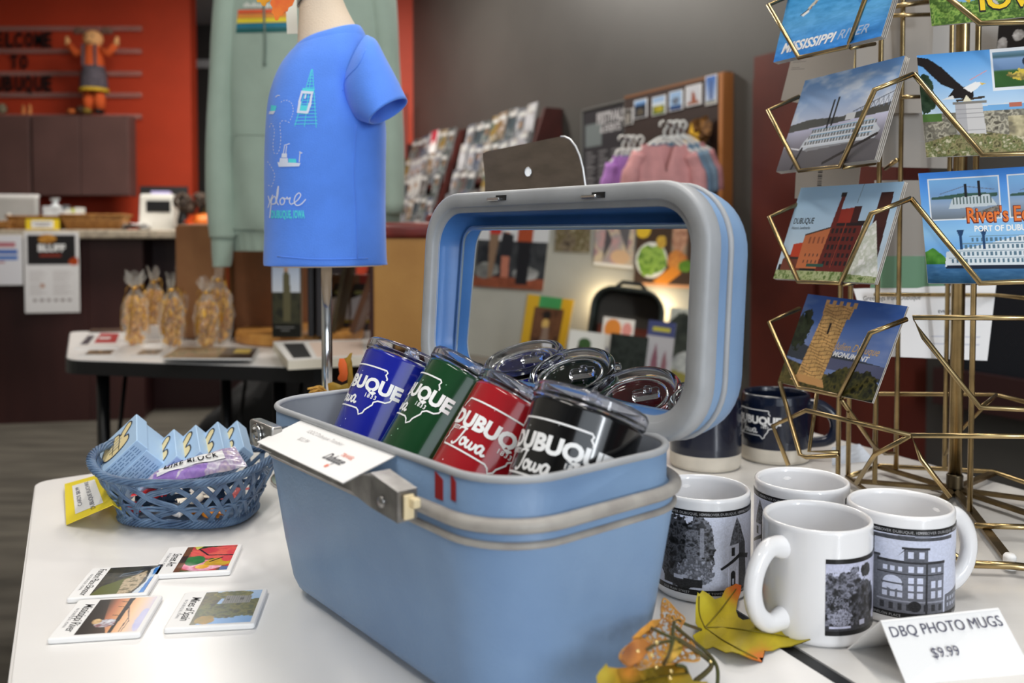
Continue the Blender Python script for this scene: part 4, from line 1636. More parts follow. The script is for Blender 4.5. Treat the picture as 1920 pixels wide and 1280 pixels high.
# sleeve: rings from upper/lower silhouette points
def sleeve_rings(defs, n=28, k=7, Y=YS):
    D = spline(np.array(defs, float), k)
    out = []
    t = 2 * math.pi * np.arange(n) / n
    for r in D:
        ux_, uy_, lx_, ly_, dy, dsemi, ox, oy = r
        c, s = np.cos(t), np.sin(t)
        px = (ux_ + lx_) / 2 + (ux_ - lx_) / 2 * c + ox * s
        py = (uy_ + ly_) / 2 + (uy_ - ly_) / 2 * c + oy * s
        ring = np.array([tuple(W(a, b, Y + dy)) for a, b in zip(px, py)])
        ring[:, 1] += s * dsemi
        out.append(ring)
    return out


srings = sleeve_rings([(690, 66, 640, 176, -0.026, 0.026, 0, 0), (706, 76, 650, 196, -0.034, 0.034, 0, 0), (722, 106, 668, 222, -0.042, 0.036, 4, 0), (742, 146, 684, 229, -0.05, 0.034, 9, -3), (759, 184, 698, 233, -0.056, 0.032, 13, -5)])
inner = [r * 0.0 + (r - r.mean(0)) * 0.94 + r.mean(0) for r in srings[::-1][:16]]
m = MB()
m.add(loft(srings + inner, False, False), 0, True)
sleeve = sput(m, 'sleeve', M_SHIRT)
far = sleeve_rings([(560, 96, 600, 150, 0.03, 0.02, 0, 0), (575, 110, 612, 190, 0.05, 0.03, 0, 0), (590, 140, 625, 200, 0.064, 0.03, 0, 0)])
m = MB()
m.add(loft(far, False, False), 0, True)
sput(m, 'sleeve', M_SHIRT)
bpy.context.view_layer.update()
_sv = [np.array([tuple(v.co) for v in o.data.vertices]) + np.array([bp0.x, YS, TZ]) for o in (shirt_body, sleeve)]
_sf, _off = [], 0
for o, v in zip((shirt_body, sleeve), _sv):
    _sf += [tuple(i + _off for i in p.vertices) for p in o.data.polygons]
    _off += len(v)
SBVH = BVHTree.FromPolygons(np.concatenate(_sv).tolist(), _sf)


def project(vf, bvh, eps=0.0006):
    """lay flat art given in pixel coordinates on a surface"""
    v, f = vf
    out, ok = [], []
    for p in v:
        d = ray(p[0], p[1])
        d.normalize()
        loc, no, idx, dist = bvh.ray_cast(Vector((0, 0, CZ)), d)
        ok.append(loc is not None)
        out.append(tuple(loc - d * eps) if loc is not None else (0, 0, 0))
    return np.array(out), [q for q in f if all(ok[i] for i in q)]


def zpt(pts, x0=480, y0=120, s=0.2421):
    return [(x0 + x * s, y0 + y * s) for x, y in pts]


def polyf(pts):
    n = len(pts)
    return np.array([(x, y, 0) for x, y in pts]), [tuple(range(n))]


def rline(pts, w, smooth=0):
    P = np.array(pts, float)
    if not smooth:
        P = np.concatenate([np.linspace(P[i], P[i + 1], 8)[:-1] for i in range(len(P) - 1)] + [P[-1:]])
    return ribbon(P, w, smooth)


M_CYAN = mat('cyan_ink', (84, 214, 226), 0.7)
M_PALE = mat('pale_ink', (216, 222, 240), 0.7)
art_c, art_w = [], []
for a, bq in (((430, 40), (300, 482)), ((432, 40), (375, 486)), ((438, 40), (466, 492))):
    art_c.append(rline(zpt([a, bq]), 1.3))
for yy in list(range(84, 190, 24)) + list(range(228, 480, 26)):
    f = (yy - 40) / 442
    art_c.append(rline(zpt([(428 - 138 * f, yy + 3), (442 + 38 * f, yy)]), 1.2))
art_c.append(slice_x(polyf(zpt([(362, 186), (456, 190), (448, 214), (356, 208)])), 3))
art_c.append(slice_x(polyf(zpt([(345, 318), (412, 322), (400, 362), (336, 358)])), 3))
for q in ([(350, 206), (446, 212), (440, 232), (346, 226)], [(346, 226), (362, 228), (340, 300), (326, 296)], [(424, 232), (440, 232), (428, 306), (412, 302)], [(330, 288), (350, 290), (334, 376), (316, 372)], [(408, 300), (432, 302), (404, 382), (388, 378)], [(318, 360), (400, 364), (398, 384), (316, 378)], [(380, 234), (392, 234), (384, 268), (372, 268)]):
    art_w.append(slice_x(polyf(zpt(q)), 3))
for q in ([(165, 760), (345, 766), (334, 792), (176, 796)], [(186, 728), (246, 728), (248, 762), (180, 762)], [(200, 692), (240, 692), (240, 724), (196, 724)], [(334, 676), (362, 688), (338, 698)]):
    art_w.append(slice_x(polyf(zpt(q)), 3))
art_c.append(slice_x(polyf(zpt([(252, 732), (310, 734), (312, 766), (250, 766)])), 3))
for q in ([(212, 692), (222, 628), (262, 616)], [(230, 692), (238, 632)], [(334, 760), (342, 676)]):
    art_w.append(rline(zpt(q), 1.6))
art_w.append(rline(zpt([(150, 256), (168, 242), (184, 244)]), 1.6))
art_c.append(slice_x(polyf(zpt([(118, 318), (160, 324), (150, 362), (110, 372)])), 3))
art_w.append(slice_x(polyf(zpt([(104, 366), (150, 362), (134, 388), (98, 388)])), 3))


def dashes(pts, n, w=1.1):
    P = spline(np.array(zpt(pts)), 10)
    L = np.concatenate([[0], np.cumsum(np.linalg.norm(np.diff(P, axis=0), axis=1))])
    for k in range(n):
        s = np.linspace((k + 0.1) / n, (k + 0.6) / n, 4) * L[-1]
        art_w.append(ribbon(np.column_stack([np.interp(s, L, P[:, j]) for j in (0, 1)]), w))


dashes([(190, 296), (230, 280), (272, 300), (288, 350), (280, 400), (262, 440)], 11)
dashes([(262, 454), (214, 438), (186, 462), (192, 560), (186, 640), (168, 690), (140, 688), (132, 620), (142, 520), (120, 460), (100, 500)], 24)
dashes([(86, 752), (120, 800), (144, 860), (132, 920), (116, 950), (88, 930)], 10)
for st in ([(94, 1020), (106, 1062), (126, 1086)], [(130, 1012), (110, 1060), (92, 1112)], [(122, 1032), (116, 1090), (106, 1192)], [(118, 1056), (140, 1024), (154, 1046), (148, 1078), (124, 1086)], [(148, 1084), (168, 1020), (173, 944), (162, 1000), (160, 1066), (176, 1092)],
           [(204, 1034), (186, 1056), (192, 1086), (212, 1084), (222, 1056), (206, 1034), (232, 1046)], [(232, 1046), (242, 1030), (246, 1046), (266, 1034), (258, 1066), (272, 1088)], [(272, 1088), (320, 1056), (346, 1016), (332, 998), (306, 1022), (296, 1064), (314, 1094), (350, 1084), (386, 1046)]):
    art_w.append(ribbon(zpt(st), 2.0, 5))
v, f = text2('DUBUQUE, IOWA', 14.5, 0.05, 0, 'LEFT', 1.08, 0.52)
v = np.column_stack([v[:, 0] * (63 / v[:, 0].max()) + 508.5, 408.5 - v[:, 1] + (v[:, 0] - 30) * 0.0, v[:, 2]])
art_c.append(slice_x((v, f), 2.5))
m = MB()
for a in art_c:
    g = project(a, SBVH)
    if g[1]:
        m.add(g, 0)
for a in art_w:
    g = project(a, SBVH, 0.0008)
    if g[1]:
        m.add(g, 1)
sput(m, 'printed_design', [M_CYAN, M_PALE])
# stitched seams
m = MB()


def seam(pts, r=0.0007):
    P = spline(np.array(pts, float), 8)
    Q, _ = project((np.column_stack([P, np.zeros(len(P))]), []), SBVH, 0.0002)
    Q = [q for q in Q if abs(q[1]) > 0.5]
    if len(Q) > 3:
        m.add(tube(Q, r, 5), 0, True)


seam([(520, 480.5), (600, 486), (690, 484)])
seam([(668, 234), (664, 320), (668, 400), (670, 484)])
seam([(686, 92), (672, 122), (650, 146), (642, 170)])
sput(m, 'seams', M_SHIRT)

# autumn leaves and tag at the neck
M_ORLEAF = mat('orange_silk_leaf', (236, 122, 24), 0.6, c2=(222, 92, 22), nscale=60)
M_YELEAF = mat('yellow_silk_leaf', (236, 178, 30), 0.6, c2=(214, 140, 24), nscale=60)
nl = thing('leaf_garland', 'orange and yellow silk leaves hanging at the bust neck, top of the picture', 'leaf garland', at(W(520, 5, 1.04).x, 1.04, W(520, 5, 1.04).z))
o3 = np.array(tuple(nl.matrix_world.translation))


def leaf_px(pts, Yf, thick=0.0008):
    P = np.array([tuple(W(x, y, Yf(x, y))) for x, y in pts]) - o3
    n = len(P)
    Q = P + np.array([0, thick, 0])
    return np.concatenate([P, Q]), [tuple(range(n)), tuple(range(2 * n - 1, n - 1, -1))] + [(i, (i + 1) % n, n + (i + 1) % n, n + i) for i in range(n)]


m = MB()
m.add(leaf_px([(506, 6), (514, -14), (552, -16), (553, -2), (548, 10), (541, 14), (539, 21), (533, 22), (530, 29), (524, 30), (521, 38), (516, 38), (513, 27), (509, 24), (511, 15)], lambda x, y: 1.035 + (x - 530) * 0.0003))
m.build('orange_leaf', M_ORLEAF, nl)
m = MB()
m.add(leaf_px([(480, -4), (492, -16), (508, -12), (506, 2), (500, 5), (497, 12), (491, 10), (488, 4), (482, 4)], lambda x, y: 1.045))
m.build('yellow_leaf', M_YELEAF, nl)
m = MB()
m.add(tube([tuple(np.array(tuple(W(x, y, 1.05))) - o3) for x, y in ((488, -8), (520, -14), (556, -10), (572, -2))], 0.0012, 5))
m.build('stem', mat('brown_stem', (92, 66, 34), 0.7), nl)
p = W(547, 30, 1.16)
tg = MB()
tg.add(box(20 * 1.16 / FPX, 0.001, 66 * 1.16 / FPX), 0)
tag(tg.build('hang_tag', mat('cream_card', (236, 232, 216), 0.6), None, Matrix.Translation(p) @ Matrix.Rotation(-0.03, 4, 'Y')), 'blank cream hang tag at the bust neck beside the orange leaf', 'tag')

# ---------------- hoodie
YH = 2.42
M_HOOD = mat('sage_fleece', (154, 172, 159), 0.9, bump=0.3, bscale=260, sheen=0.2, noise=0.02, nscale=14)
hb = W(585, 440, YH)
hd = thing('hoodie', 'sage green hoodie with a rainbow stripe chest print on a stand behind the blue shirt', 'hoodie', at(hb.x, YH, TZ))


def hput(m, name, mt, parent=None):
    m.V = [v + np.array([-hb.x, -YH, -TZ]) for v in m.V]
    return m.build(name, mt, parent or hd)


def hfold(f, t):
    return 0.006 * np.sin(4 * t + 5 * f) * (0.6 - 0.4 * f) + 0.004 * np.sin(9 * t + 8 * f)


m = MB()
hrows = [(440, 440, 434, 738, 0.125), (420, 420, 428, 745, 0.132), (380, 380, 426, 748, 0.135), (300, 300, 422, 744, 0.135), (200, 200, 420, 738, 0.135), (100, 100, 420, 732, 0.13), (20, 20, 424, 724, 0.12), (-40, -40, 440, 712, 0.10), (-90, -90, 500, 660, 0.07)]
m.add(loft(ringloft(hrows, YH, 64, hfold), False, True), 0, True)
hbody = hput(m, 'hoodie_body', M_HOOD)
m = MB()
m.add(loft(ringloft([(470, 470, 439, 734, 0.112), (468, 468, 437, 736, 0.116), (444, 444, 434, 739, 0.122), (436, 436, 433, 740, 0.127)], YH, 160, lambda f, t: 0.0012 * np.sign(np.sin(40 * t)), 3), False, False), 0, True)
hput(m, 'hem_rib', M_HOOD)


def hsleeve(P, name='sleeve'):
    D = spline(np.array(P, float), 6)
    rings = []
    t = 2 * math.pi * np.arange(24) / 24
    for i, (x, y, hw, dy) in enumerate(D):
        c, s = np.cos(t), np.sin(t)
        w = hw * (1 + 0.05 * np.sin(3 * t + i * 0.4))
        ring = np.array([tuple(W(a, y, YH + dy)) for a in x + w * c])
        ring[:, 1] += s * hw * YH / FPX * 1.25
        rings.append(ring)
    mm = MB()
    mm.add(loft(rings, True, True), 0, True)
    return hput(mm, name, M_HOOD)


hsleeve([(446, -60, 36, -0.02), (434, 0, 30, -0.03), (424, 90, 27, -0.05), (415, 200, 25, -0.06), (414, 320, 26, -0.06), (417, 410, 27, -0.06), (419, 446, 24, -0.06)])
hsleeve([(418, 440, 22, -0.06), (418, 452, 20, -0.06), (417, 480, 18, -0.06), (415, 500, 16, -0.06)], 'cuff')
hsleeve([(700, -60, 34, 0.0), (716, 20, 28, -0.02), (728, 150, 24, -0.03), (734, 280, 23, -0.04), (736, 400, 22, -0.04)])
bpy.context.view_layer.update()
HB = BVHTree.FromPolygons((np.array([tuple(v.co) for v in hbody.data.vertices]) + np.array([hb.x, YH, TZ])).tolist(), [tuple(p.vertices) for p in hbody.data.polygons])
# kangaroo pocket
m = MB()
pk = gridf(lambda U, V: np.stack([np.where(V > 0.35, 0, 0) + 438 + (U) * 262 - (1 - V) * 0, 430 - V * 178, U * 0], -1), 30, 20)
v, f = pk
sl = np.clip((430 - v[:, 1] - 85) / 93, 0, 1)
v[:, 0] = 428 + 12 * sl + (v[:, 0] - 438) / 262 * (288 - 40 * sl)
g = project((v, [tuple(q) for q in f]), HB, 0.006)
m.add(g, 0, True)
hput(m, 'front_pocket', M_HOOD)
m = MB()
stc = [(438, 252), (520, 253), (600, 254)]
P = spline(np.array(stc, float), 8)
Q, _ = project((np.column_stack([P, np.zeros(len(P))]), []), HB, 0.0066)
Q = np.array([q for q in Q if abs(q[1]) > 0.5])
m.add(tube(Q, 0.0016, 5), 0, True)
P = spline(np.array([(438, 252), (433, 296), (428, 345)], float), 8)
Q, _ = project((np.column_stack([P, np.zeros(len(P))]), []), HB, 0.0066)
Q = np.array([q for q in Q if abs(q[1]) > 0.5])
m.add(tube(Q, 0.0016, 5), 0, True)
hput(m, 'pocket_seam', M_HOOD)
# chest print
m = MB()
mats_ = [mat('stripe_%d' % i, c, 0.75) for i, c in enumerate(((222, 92, 52), (226, 144, 60), (228, 206, 50), (34, 116, 140), (20, 92, 92), (236, 236, 228)))]
for i, (y0, y1) in enumerate(((17, 24.5), (25.5, 33), (33.5, 42), (43, 52), (53, 60))):
    xl0, xl1 = 446.5 - i * 0.8, 446 - (i + 1) * 0.8
    g = slice_x((np.array([(xl1, y1 + 1.5, 0), (541, y1 - 1, 0), (541, y0 - 1, 0), (xl0, y0 + 1.5, 0)], float), [(0, 1, 2, 3)]), 4)
    m.add(project(g, HB, 0.0025), i)
v, f = text2('dubuque', 9, 0.03)
v = np.column_stack([v[:, 0] * 1.5 + 488, 13 - v[:, 1], v[:, 2]])
m.add(project(slice_x((v, f), 5), HB, 0.0025), 5)
hput(m, 'chest_print', mats_)
m = MB()
P = spline(np.array([(494, -40), (495, 20), (497, 80), (496, 118)], float), 8)
Q, _ = project((np.column_stack([P, np.zeros(len(P))]), []), HB, 0.007)
m.add(tube(Q, 0.0026, 6), 0, True)
m.add(blob3(tuple(Q[-1]), (0.004, 0.004, 0.007), 5), 0, True)
hput(m, 'drawstring', mat('drawstring', (112, 128, 118), 0.8))
m = MB()
v0 = W(606, 470, YH)
m.add(tube([(v0.x - hb.x, 0.0, -0.0), (v0.x - hb.x, 0.0, W(606, 300, YH).z - TZ)], 0.012, 12), 0, True)
m.add(lathe([(0, 0.0005), (0.1, 0.0005), (0.1, 0.006), (0, 0.012)], 24), 0, True, xf=Matrix.Translation((v0.x - hb.x, 0, 0)))
m.build('stand_pole', M_CHROME, hd)
# ================================================================== DISPLAY TABLES (foreground)
def vp_dir(px):
    d = ray(px, 442.4)
    d.z = 0
    return d.normalized()


def tabletop(name, label, pts, edge_m, legs):
    r = thing(name, label, 'table', Matrix.Identity(4), 'white display tables')
    P = [Vector((p[0], p[1])) for p in pts]
    rd = corner_round(P, 0.02, 4)
    c = sum(P, Vector((0, 0))) / len(P)
    m = MB()
    m.add(prism([tuple(p) for p in rd], TZ - 0.032, TZ - 0.0015))
    m.build('table_edge', edge_m, r)
    m = MB()
    m.add(prism([tuple(c + (p - c).normalized() * ((p - c).length - 0.0035)) for p in rd], TZ - 0.002, TZ))
    m.build('tabletop', M_TABLEW if name == 'display_table' else mat('white_marble_laminate', (222, 220, 217), 0.22, c2=(208, 205, 202), nscale=3.2, stretch=(1, 5, 1), spec=0.5), r)
    for x, y in legs:
        m = MB()
        m.add(tube([(x, y, TZ - 0.03), (x, y, 0)], 0.016, 10), 0, True)
        m.build('leg', mat('black_enamel', (16, 16, 18), 0.3), r)
    return r


dA = vp_dir(130)                                 # away along the table
dB = Vector((-dA.y, dA.x, 0)) * -1               # to the right
A0 = T(66, 902)                                  # far left corner
dBk = (T(169, 887) - A0).normalized()
s0_ = T(1462, 1213)                              # black seam between the tables
s1_ = T(1560, 1275)
dS = (s0_ - s1_).normalized()


def isect(p, d, q, e):
    den = d.x * e.y - d.y * e.x
    t = ((q.x - p.x) * e.y - (q.y - p.y) * e.x) / den
    return Vector((p.x + d.x * t, p.y + d.y * t))


lefte = (A0 - T(16, 1266)).normalized()
back_r = isect(A0, dBk, s0_, dS)
nearL = Vector((A0.x, A0.y)) - Vector((lefte.x, lefte.y)) * 0.75
nearR = Vector((s0_.x, s0_.y)) - Vector((dS.x, dS.y)) * 0.75
BK = Vector((dBk.x, dBk.y))
tabletop('display_table', 'white display table in the foreground carrying the blue case', [nearL, nearR, back_r, Vector((A0.x, A0.y))], mat('white_edge', (214, 212, 210), 0.4), [nearL.lerp(back_r, 0.1), Vector((A0.x, A0.y)).lerp(nearR, 0.1), nearR.lerp(Vector((A0.x, A0.y)), 0.1), back_r.lerp(nearL, 0.1)])
# black seam strip + marble table
perp = Vector((dS.y, -dS.x))
if perp.x < 0:
    perp = -perp
g0 = Vector((s0_.x, s0_.y)) + perp * 0.011
e0, e1 = T(1568, 822), T(1900, 912)
dE = (e0 - e1).normalized()
far = isect(g0, dS, e0, dE) if abs(dS.x * dE.y - dS.y * dE.x) > 0.05 else None
bk0 = Vector((e0.x, e0.y)) + Vector((dE.x, dE.y)) * 0.25
q1 = g0 - Vector((dS.x, dS.y)) * 0.75
q2 = q1 + perp * 0.95
bk1 = Vector((e1.x, e1.y)) - Vector((dE.x, dE.y)) * 0.55
q3 = g0 + Vector((dS.x, dS.y)) * ((bk0 - g0).dot(Vector((dS.x, dS.y))))
tabletop('marble_table', 'white marble-look display table on the right, under the mugs and postcard rack', [q1, bk1, bk0, q3], M_BLACK, [q1.lerp(bk0, 0.12), bk0.lerp(q1, 0.12), bk1.lerp(q1, 0.12)])
m = MB()
sd = Vector((dS.x, dS.y))
sA, sB = Vector((s0_.x, s0_.y)) - sd * 0.74, Vector((s0_.x, s0_.y)) + sd * 0.72
m.add(prism([tuple(sA + perp * 0.0005), tuple(sB + perp * 0.0005), tuple(sB + perp * 0.0105), tuple(sA + perp * 0.0105)], TZ - 0.02, TZ - 0.0006))
tag(m.build('edge_strip', M_BLACK), 'black rubber strip running between the two white tables', 'strip')

# ================================================================== BLUE TRAIN CASE
CL, CW, CH = 0.338, 0.170, 0.1615
ZR = CH - 0.0015
CLb, CWb, CR = CL + 0.009, CW + 0.009, 0.049
CM = at(-0.0468, 0.6803, TZ, math.atan2(-0.7763, 0.6304))
case = thing('train_case', 'open pale blue hard train case with a mirror in its raised lid, full of tumblers', 'suitcase', CM)
M_BLUE = mat('blue_case_shell', (132, 160, 192), 0.42, c2=(114, 142, 178), nscale=6, bump=0.12, bscale=340, spec=0.4)
M_TRIM = mat('grey_vinyl_trim', (164, 166, 169), 0.42, noise=0.03, nscale=30)
M_TRIMG = mat('dusty_grey_band', (168, 163, 156), 0.5, c2=(146, 140, 134), nscale=40)
m = MB()
m.add(loft([ring3(rrect(a, b_, r, 8), z) for z, a, b_, r in ((0.005, CLb - 0.058, CWb - 0.058, 0.03), (0.0062, CLb - 0.046, CWb - 0.046, 0.036), (0.010, CLb - 0.036, CWb - 0.036, 0.041), (0.018, CLb - 0.029, CWb - 0.029, 0.044), (0.05, CLb - 0.018, CWb - 0.018, 0.047), (ZR - 0.042, CLb - 0.001, CWb - 0.001, CR), (ZR - 0.0245, CLb, CWb, CR), (ZR - 0.0235, CL + 0.002, CW + 0.002, CR - 0.003), (ZR - 0.021, CL, CW, CR - 0.004), (ZR, CL, CW, CR - 0.004), (ZR + 0.0015, CL - 0.003, CW - 0.003, CR - 0.005))], True, False), 0, True)
m.build('base_shell', M_BLUE, case)
m = MB()
m.add(loft([ring3(rrect(a, b_, r, 8), z) for z, a, b_, r in ((ZR + 0.0012, CL - 0.003, CW - 0.003, CR - 0.005), (ZR, CL - 0.0055, CW - 0.0055, CR - 0.006), (0.05, CL - 0.030, CW - 0.030, CR - 0.006), (0.034, CL - 0.040, CW - 0.040, CR - 0.008), (0.032, CL - 0.052, CW - 0.052, CR - 0.012))], False, True), 0, True)
m.build('inner_lining', mat('grey_satin_lining', (112, 117, 124), 0.45, noise=0.05, nscale=12), case)
m = MB()
m.add(tube([tuple(p) for p in ring3(rrect(CL - 0.001, CW - 0.001, CR - 0.004, 10), ZR + 0.0012)], 0.0026, 8, True), 0, True)
m.build('rim_trim', M_TRIM, case)
m = MB()
m.add(tube([tuple(p) for p in ring3(rrect(CLb + 0.002, CWb + 0.002, CR + 0.001, 10), ZR - 0.0245)], 0.0046, 10, True), 0, True)
m.build('upper_band', M_TRIMG, case)
m = MB()
m.add(tube([tuple(p) for p in ring3(rrect(CLb, CWb, CR, 10), ZR - 0.0365)], 0.0024, 8, True), 0, True)
m.build('lower_band', M_TRIMG, case)
for sx in (-1, 1):
    for sy in (-1, 1):
        m = MB()
        m.add(lathe([(0, 0), (0.007, 0.0), (0.008, 0.003), (0.007, 0.007), (0, 0.007)], 14), 0, True, xf=Matrix.Translation((sx * (CLb / 2 - 0.05), sy * (CWb / 2 - 0.045), 0)))
        m.build('foot', M_BLUE, case)

# lid
LPHI = math.radians(3.5)
LH = 0.186
cphi, sphi = math.cos(LPHI), math.sin(LPHI)
LML = Matrix(((1, 0, 0), (0, sphi, cphi), (0, 0, 0)))
LM = Matrix(((1, 0, 0, 0), (0, sphi, -cphi, CW / 2 - 0.003), (0, cphi, sphi, ZR - 0.002), (0, 0, 0, 1)))   # x along, y up the lid, z towards the inside
LMW = CM @ LM


def lring(lx, ly, r, z, n=10, dy=0.0):
    p = rrect(lx, ly, r, n)
    return np.column_stack([p[:, 0], p[:, 1] + LH / 2 + dy, np.full(len(p), z)])


lid = bpy.data.objects.new('lid', None)
COL.objects.link(lid)
lid.parent = case
lid.matrix_local = LM
LR = 0.047
m = MB()
m.add(loft([lring(CLb - 0.004, LH - 0.004, LR, -0.006), lring(CLb, LH, LR, -0.010), lring(CLb, LH, LR, -0.040), lring(CLb - 0.004, LH - 0.004, LR, -0.050), lring(CLb - 0.016, LH - 0.016, LR - 0.006, -0.058), lring(CLb - 0.036, LH - 0.036, LR - 0.016, -0.063), lring(CLb - 0.06, LH - 0.06, LR - 0.02, -0.0645)], False, True), 0, True)
m.build('lid_shell', M_BLUE, lid)
m = MB()
m.add(loft([lring(CLb + 0.001, LH + 0.001, LR, -0.016), lring(CLb + 0.004, LH + 0.004, LR + 0.001, -0.014), lring(CLb + 0.0045, LH + 0.0045, LR + 0.001, -0.004), lring(CLb + 0.002, LH + 0.002, LR, -0.0008), lring(CLb - 0.002, LH - 0.002, LR - 0.001, 0.0), lring(CLb - 0.022, LH - 0.022, LR - 0.010, 0.0), lring(CLb - 0.0235, LH - 0.0235, LR - 0.011, -0.0012), lring(CLb - 0.0245, LH - 0.0245, LR - 0.0115, -0.0036), lring(CLb - 0.032, LH - 0.032, LR - 0.014, -0.0038), lring(CLb - 0.0335, LH - 0.0335, LR - 0.0145, -0.006)], False, False), 0, True)
m.build('lid_trim', M_TRIM, lid)
m = MB()
m.add(tube([tuple(p) for p in lring(CLb + 0.0006, LH + 0.0006, LR, -0.027)], 0.0024, 8, True), 0, True)
m.build('lid_band', M_TRIM, lid)
m = MB()
m.add(loft([lring(CLb - 0.033, LH - 0.033, LR - 0.0145, -0.005), lring(CLb - 0.040, LH - 0.038, LR - 0.016, -0.034), lring(CLb - 0.060, LH - 0.056, LR - 0.02, -0.040)], False, True), 0, True)
m.build('lid_lining', mat('blue_satin_lining', (72, 122, 186), 0.34, c2=(62, 110, 172), nscale=20, stretch=(1, 1, 1), spec=0.5), lid)

# mirror, tipped a little further back than the lid
MT = math.radians(1.5)
mw_, mh_ = CLb - 0.046, 0.146
MLOC = Matrix.Translation((0.0, 0.0135, -0.0245)) @ Matrix.Rotation(-MT, 4, 'X')   # bottom edge as pivot
mir = bpy.data.objects.new('mirror_frame', None)
m = MB()
pm = rrect(mw_, mh_, 0.018, 8)
rg = lambda z, d=0.0: np.column_stack([rrect(mw_ - 2 * d, mh_ - 2 * d, max(0.018 - d, 0.002), 8) + np.array([0, mh_ / 2]), np.full(len(pm), z)])
m.add(loft([rg(-0.003), rg(0.0), rg(0.0012, 0.0012), rg(0.0012, 0.0042), rg(-0.0002, 0.0055)], True, False), 0, True)
fr_ob = m.build('mirror_frame', mat('pale_blue_metal', (168, 190, 214), 0.25, metal=0.7), lid, MLOC)
m = MB()
m.add(loft([rg(-0.0016, 0.003), rg(0.0002, 0.0045)], True, True), 0)
gl = m.build('mirror_glass', mat('mirror_silver', (236, 238, 236), 0.012, metal=1.0), fr_ob)
m = MB()
m.add(box(mw_ - 0.03, 0.003, 0.0034, (0, 0.0002, 0.0012)))
m.build('glass_edge', mat('glass_edge_green', (70, 112, 104), 0.15, spec=0.6), fr_ob)
MIRW = LMW @ MLOC
MIR_N = (MIRW.to_3x3() @ Vector((0, 0, 1))).normalized()
MIR_P = MIRW @ Vector((0, mh_ / 2, 0.0002))


def mirror_ray(px, py):
    p = PL(px, py, MIR_P, MIR_N)
    d = (p - Vector((0, 0, CZ))).normalized()
    return p, d - MIR_N * 2 * d.dot(MIR_N)


# pale blue flap under the mirror edge
fa = [LMW.inverted() @ W(x, y, PL(x, y, MIR_P, MIR_N).y - dy) for x, y, dy in ((1098, 736, 0.006), (1276, 786, 0.006), (1216, 808, 0.016), (1130, 785, 0.016))]
m = MB()
f4 = quad_map(fa[3], fa[2], fa[1], fa[0])
v, f = gridf(lambda U, V: f4(U, V) + np.stack([0 * U, 0 * U, 0.003 * np.sin(V * 3.1)], -1), 8, 5)
m.add((v, f), 0, True)
m.add((v + np.array([0, -0.0012, -0.0008]), f), 0, True)
m.build('lid_flap', mat('pale_blue_cloth', (160, 198, 214), 0.6), lid)
# catches on the lid's top edge
for px, py in ((935, 371), (1116, 366)):
    lp = LMW.inverted() @ PL(px, py, LMW.translation, LMW.to_3x3() @ Vector((0, 0, 1)))
    m = MB()
    m.add(box(0.014, 0.0045, 0.0012, (lp.x + 0.004, lp.y, 0.0004)), 0)
    m.add(rbox(0.017, 0.0030, 0.004, 0.001, 0.0), 1, xf=Matrix.Translation((lp.x - 0.004, lp.y - 0.0012, 0.0004)))
    m.build('lid_catch', [M_BLACK, M_CHROME], lid)
for u in (-0.12, 0.12):
    m = MB()
    m.add(tube([(u - 0.018, CW / 2 + 0.005, ZR), (u + 0.018, CW / 2 + 0.005, ZR)], 0.004, 10), 0, True)
    m.build('hinge', M_CHROME, case)

# latch bar across the front
CMI = CM.inverted()
la, lb_ = CMI @ W(467, 800, 0.702), CMI @ W(775, 905, 0.531)
zl = ZR - 0.006
m = MB()
yb = -CW / 2 - 0.024
xa, xb = la.x, lb_.x
lat = bpy.data.objects.new('latch', None)
COL.objects.link(lat)
lat.parent = case
M_STEEL = mat('worn_steel', (150, 148, 146), 0.28, metal=0.9, noise=0.12, nscale=60)
m = MB()
m.add(rbox(0.042, 0.010, 0.021, 0.002, -0.0105, 0.002), 0, xf=Matrix.Translation((xa + 0.021, yb, zl - 0.006)))
m.add(rbox(xb - xa - 0.05, 0.009, 0.010, 0.002, -0.0125, 0.002), 0, xf=Matrix.Translation(((xa + xb) / 2 + 0.01, yb, zl - 0.006)))
m.build('latch_bar', M_STEEL, lat)
m = MB()
m.add(lathe([(0, 0.0), (0.0085, 0.0), (0.0095, 0.0012), (0.0085, 0.0022), (0.0068, 0.0022), (0.0062, 0.0010), (0.003, 0.0010), (0.0026, 0.0022), (0, 0.0022)], 28), 0, True, xf=Matrix.Translation((xa + 0.017, yb - 0.005, zl - 0.006)) @ Matrix.Rotation(math.pi / 2, 4, 'X'))
m.build('key_lock', M_CHROME, lat)
m = MB()
m.add(loft([np.array([(xb - 0.058, yb - 0.006, zl - 0.016), (xb - 0.058, yb + 0.006, zl - 0.016), (xb - 0.058, yb + 0.006, zl - 0.006), (xb - 0.058, yb - 0.006, zl - 0.006)]), np.array([(xb - 0.03, yb - 0.008, zl - 0.019), (xb - 0.03, yb + 0.006, zl - 0.019), (xb - 0.03, yb + 0.006, zl + 0.003), (xb - 0.03, yb - 0.008, zl + 0.003)]), np.array([(xb + 0.002, yb - 0.008, zl - 0.021), (xb + 0.002, yb + 0.006, zl - 0.021), (xb + 0.002, yb + 0.006, zl - 0.002), (xb + 0.002, yb - 0.008, zl - 0.002)])]))
m.add(lathe([(0, 0.0), (0.004, 0.0), (0.0036, 0.0014), (0, 0.0018)], 16), 0, True, xf=Matrix.Translation((xb - 0.016, yb - 0.008, zl - 0.012)) @ Matrix.Rotation(math.pi / 2, 4, 'X'))
m.build('latch_lever', M_STEEL, lat)
m = MB()
m.add(rbox(0.0022, 0.007, 0.015, 0.0008, -0.0195), 0, xf=Matrix.Translation((xb + 0.0035, yb - 0.001, zl)))
m.add(rbox(0.007, 0.005, 0.006, 0.0012, -0.012), 0, xf=Matrix.Translation((xb + 0.007, yb + 0.001, zl)))
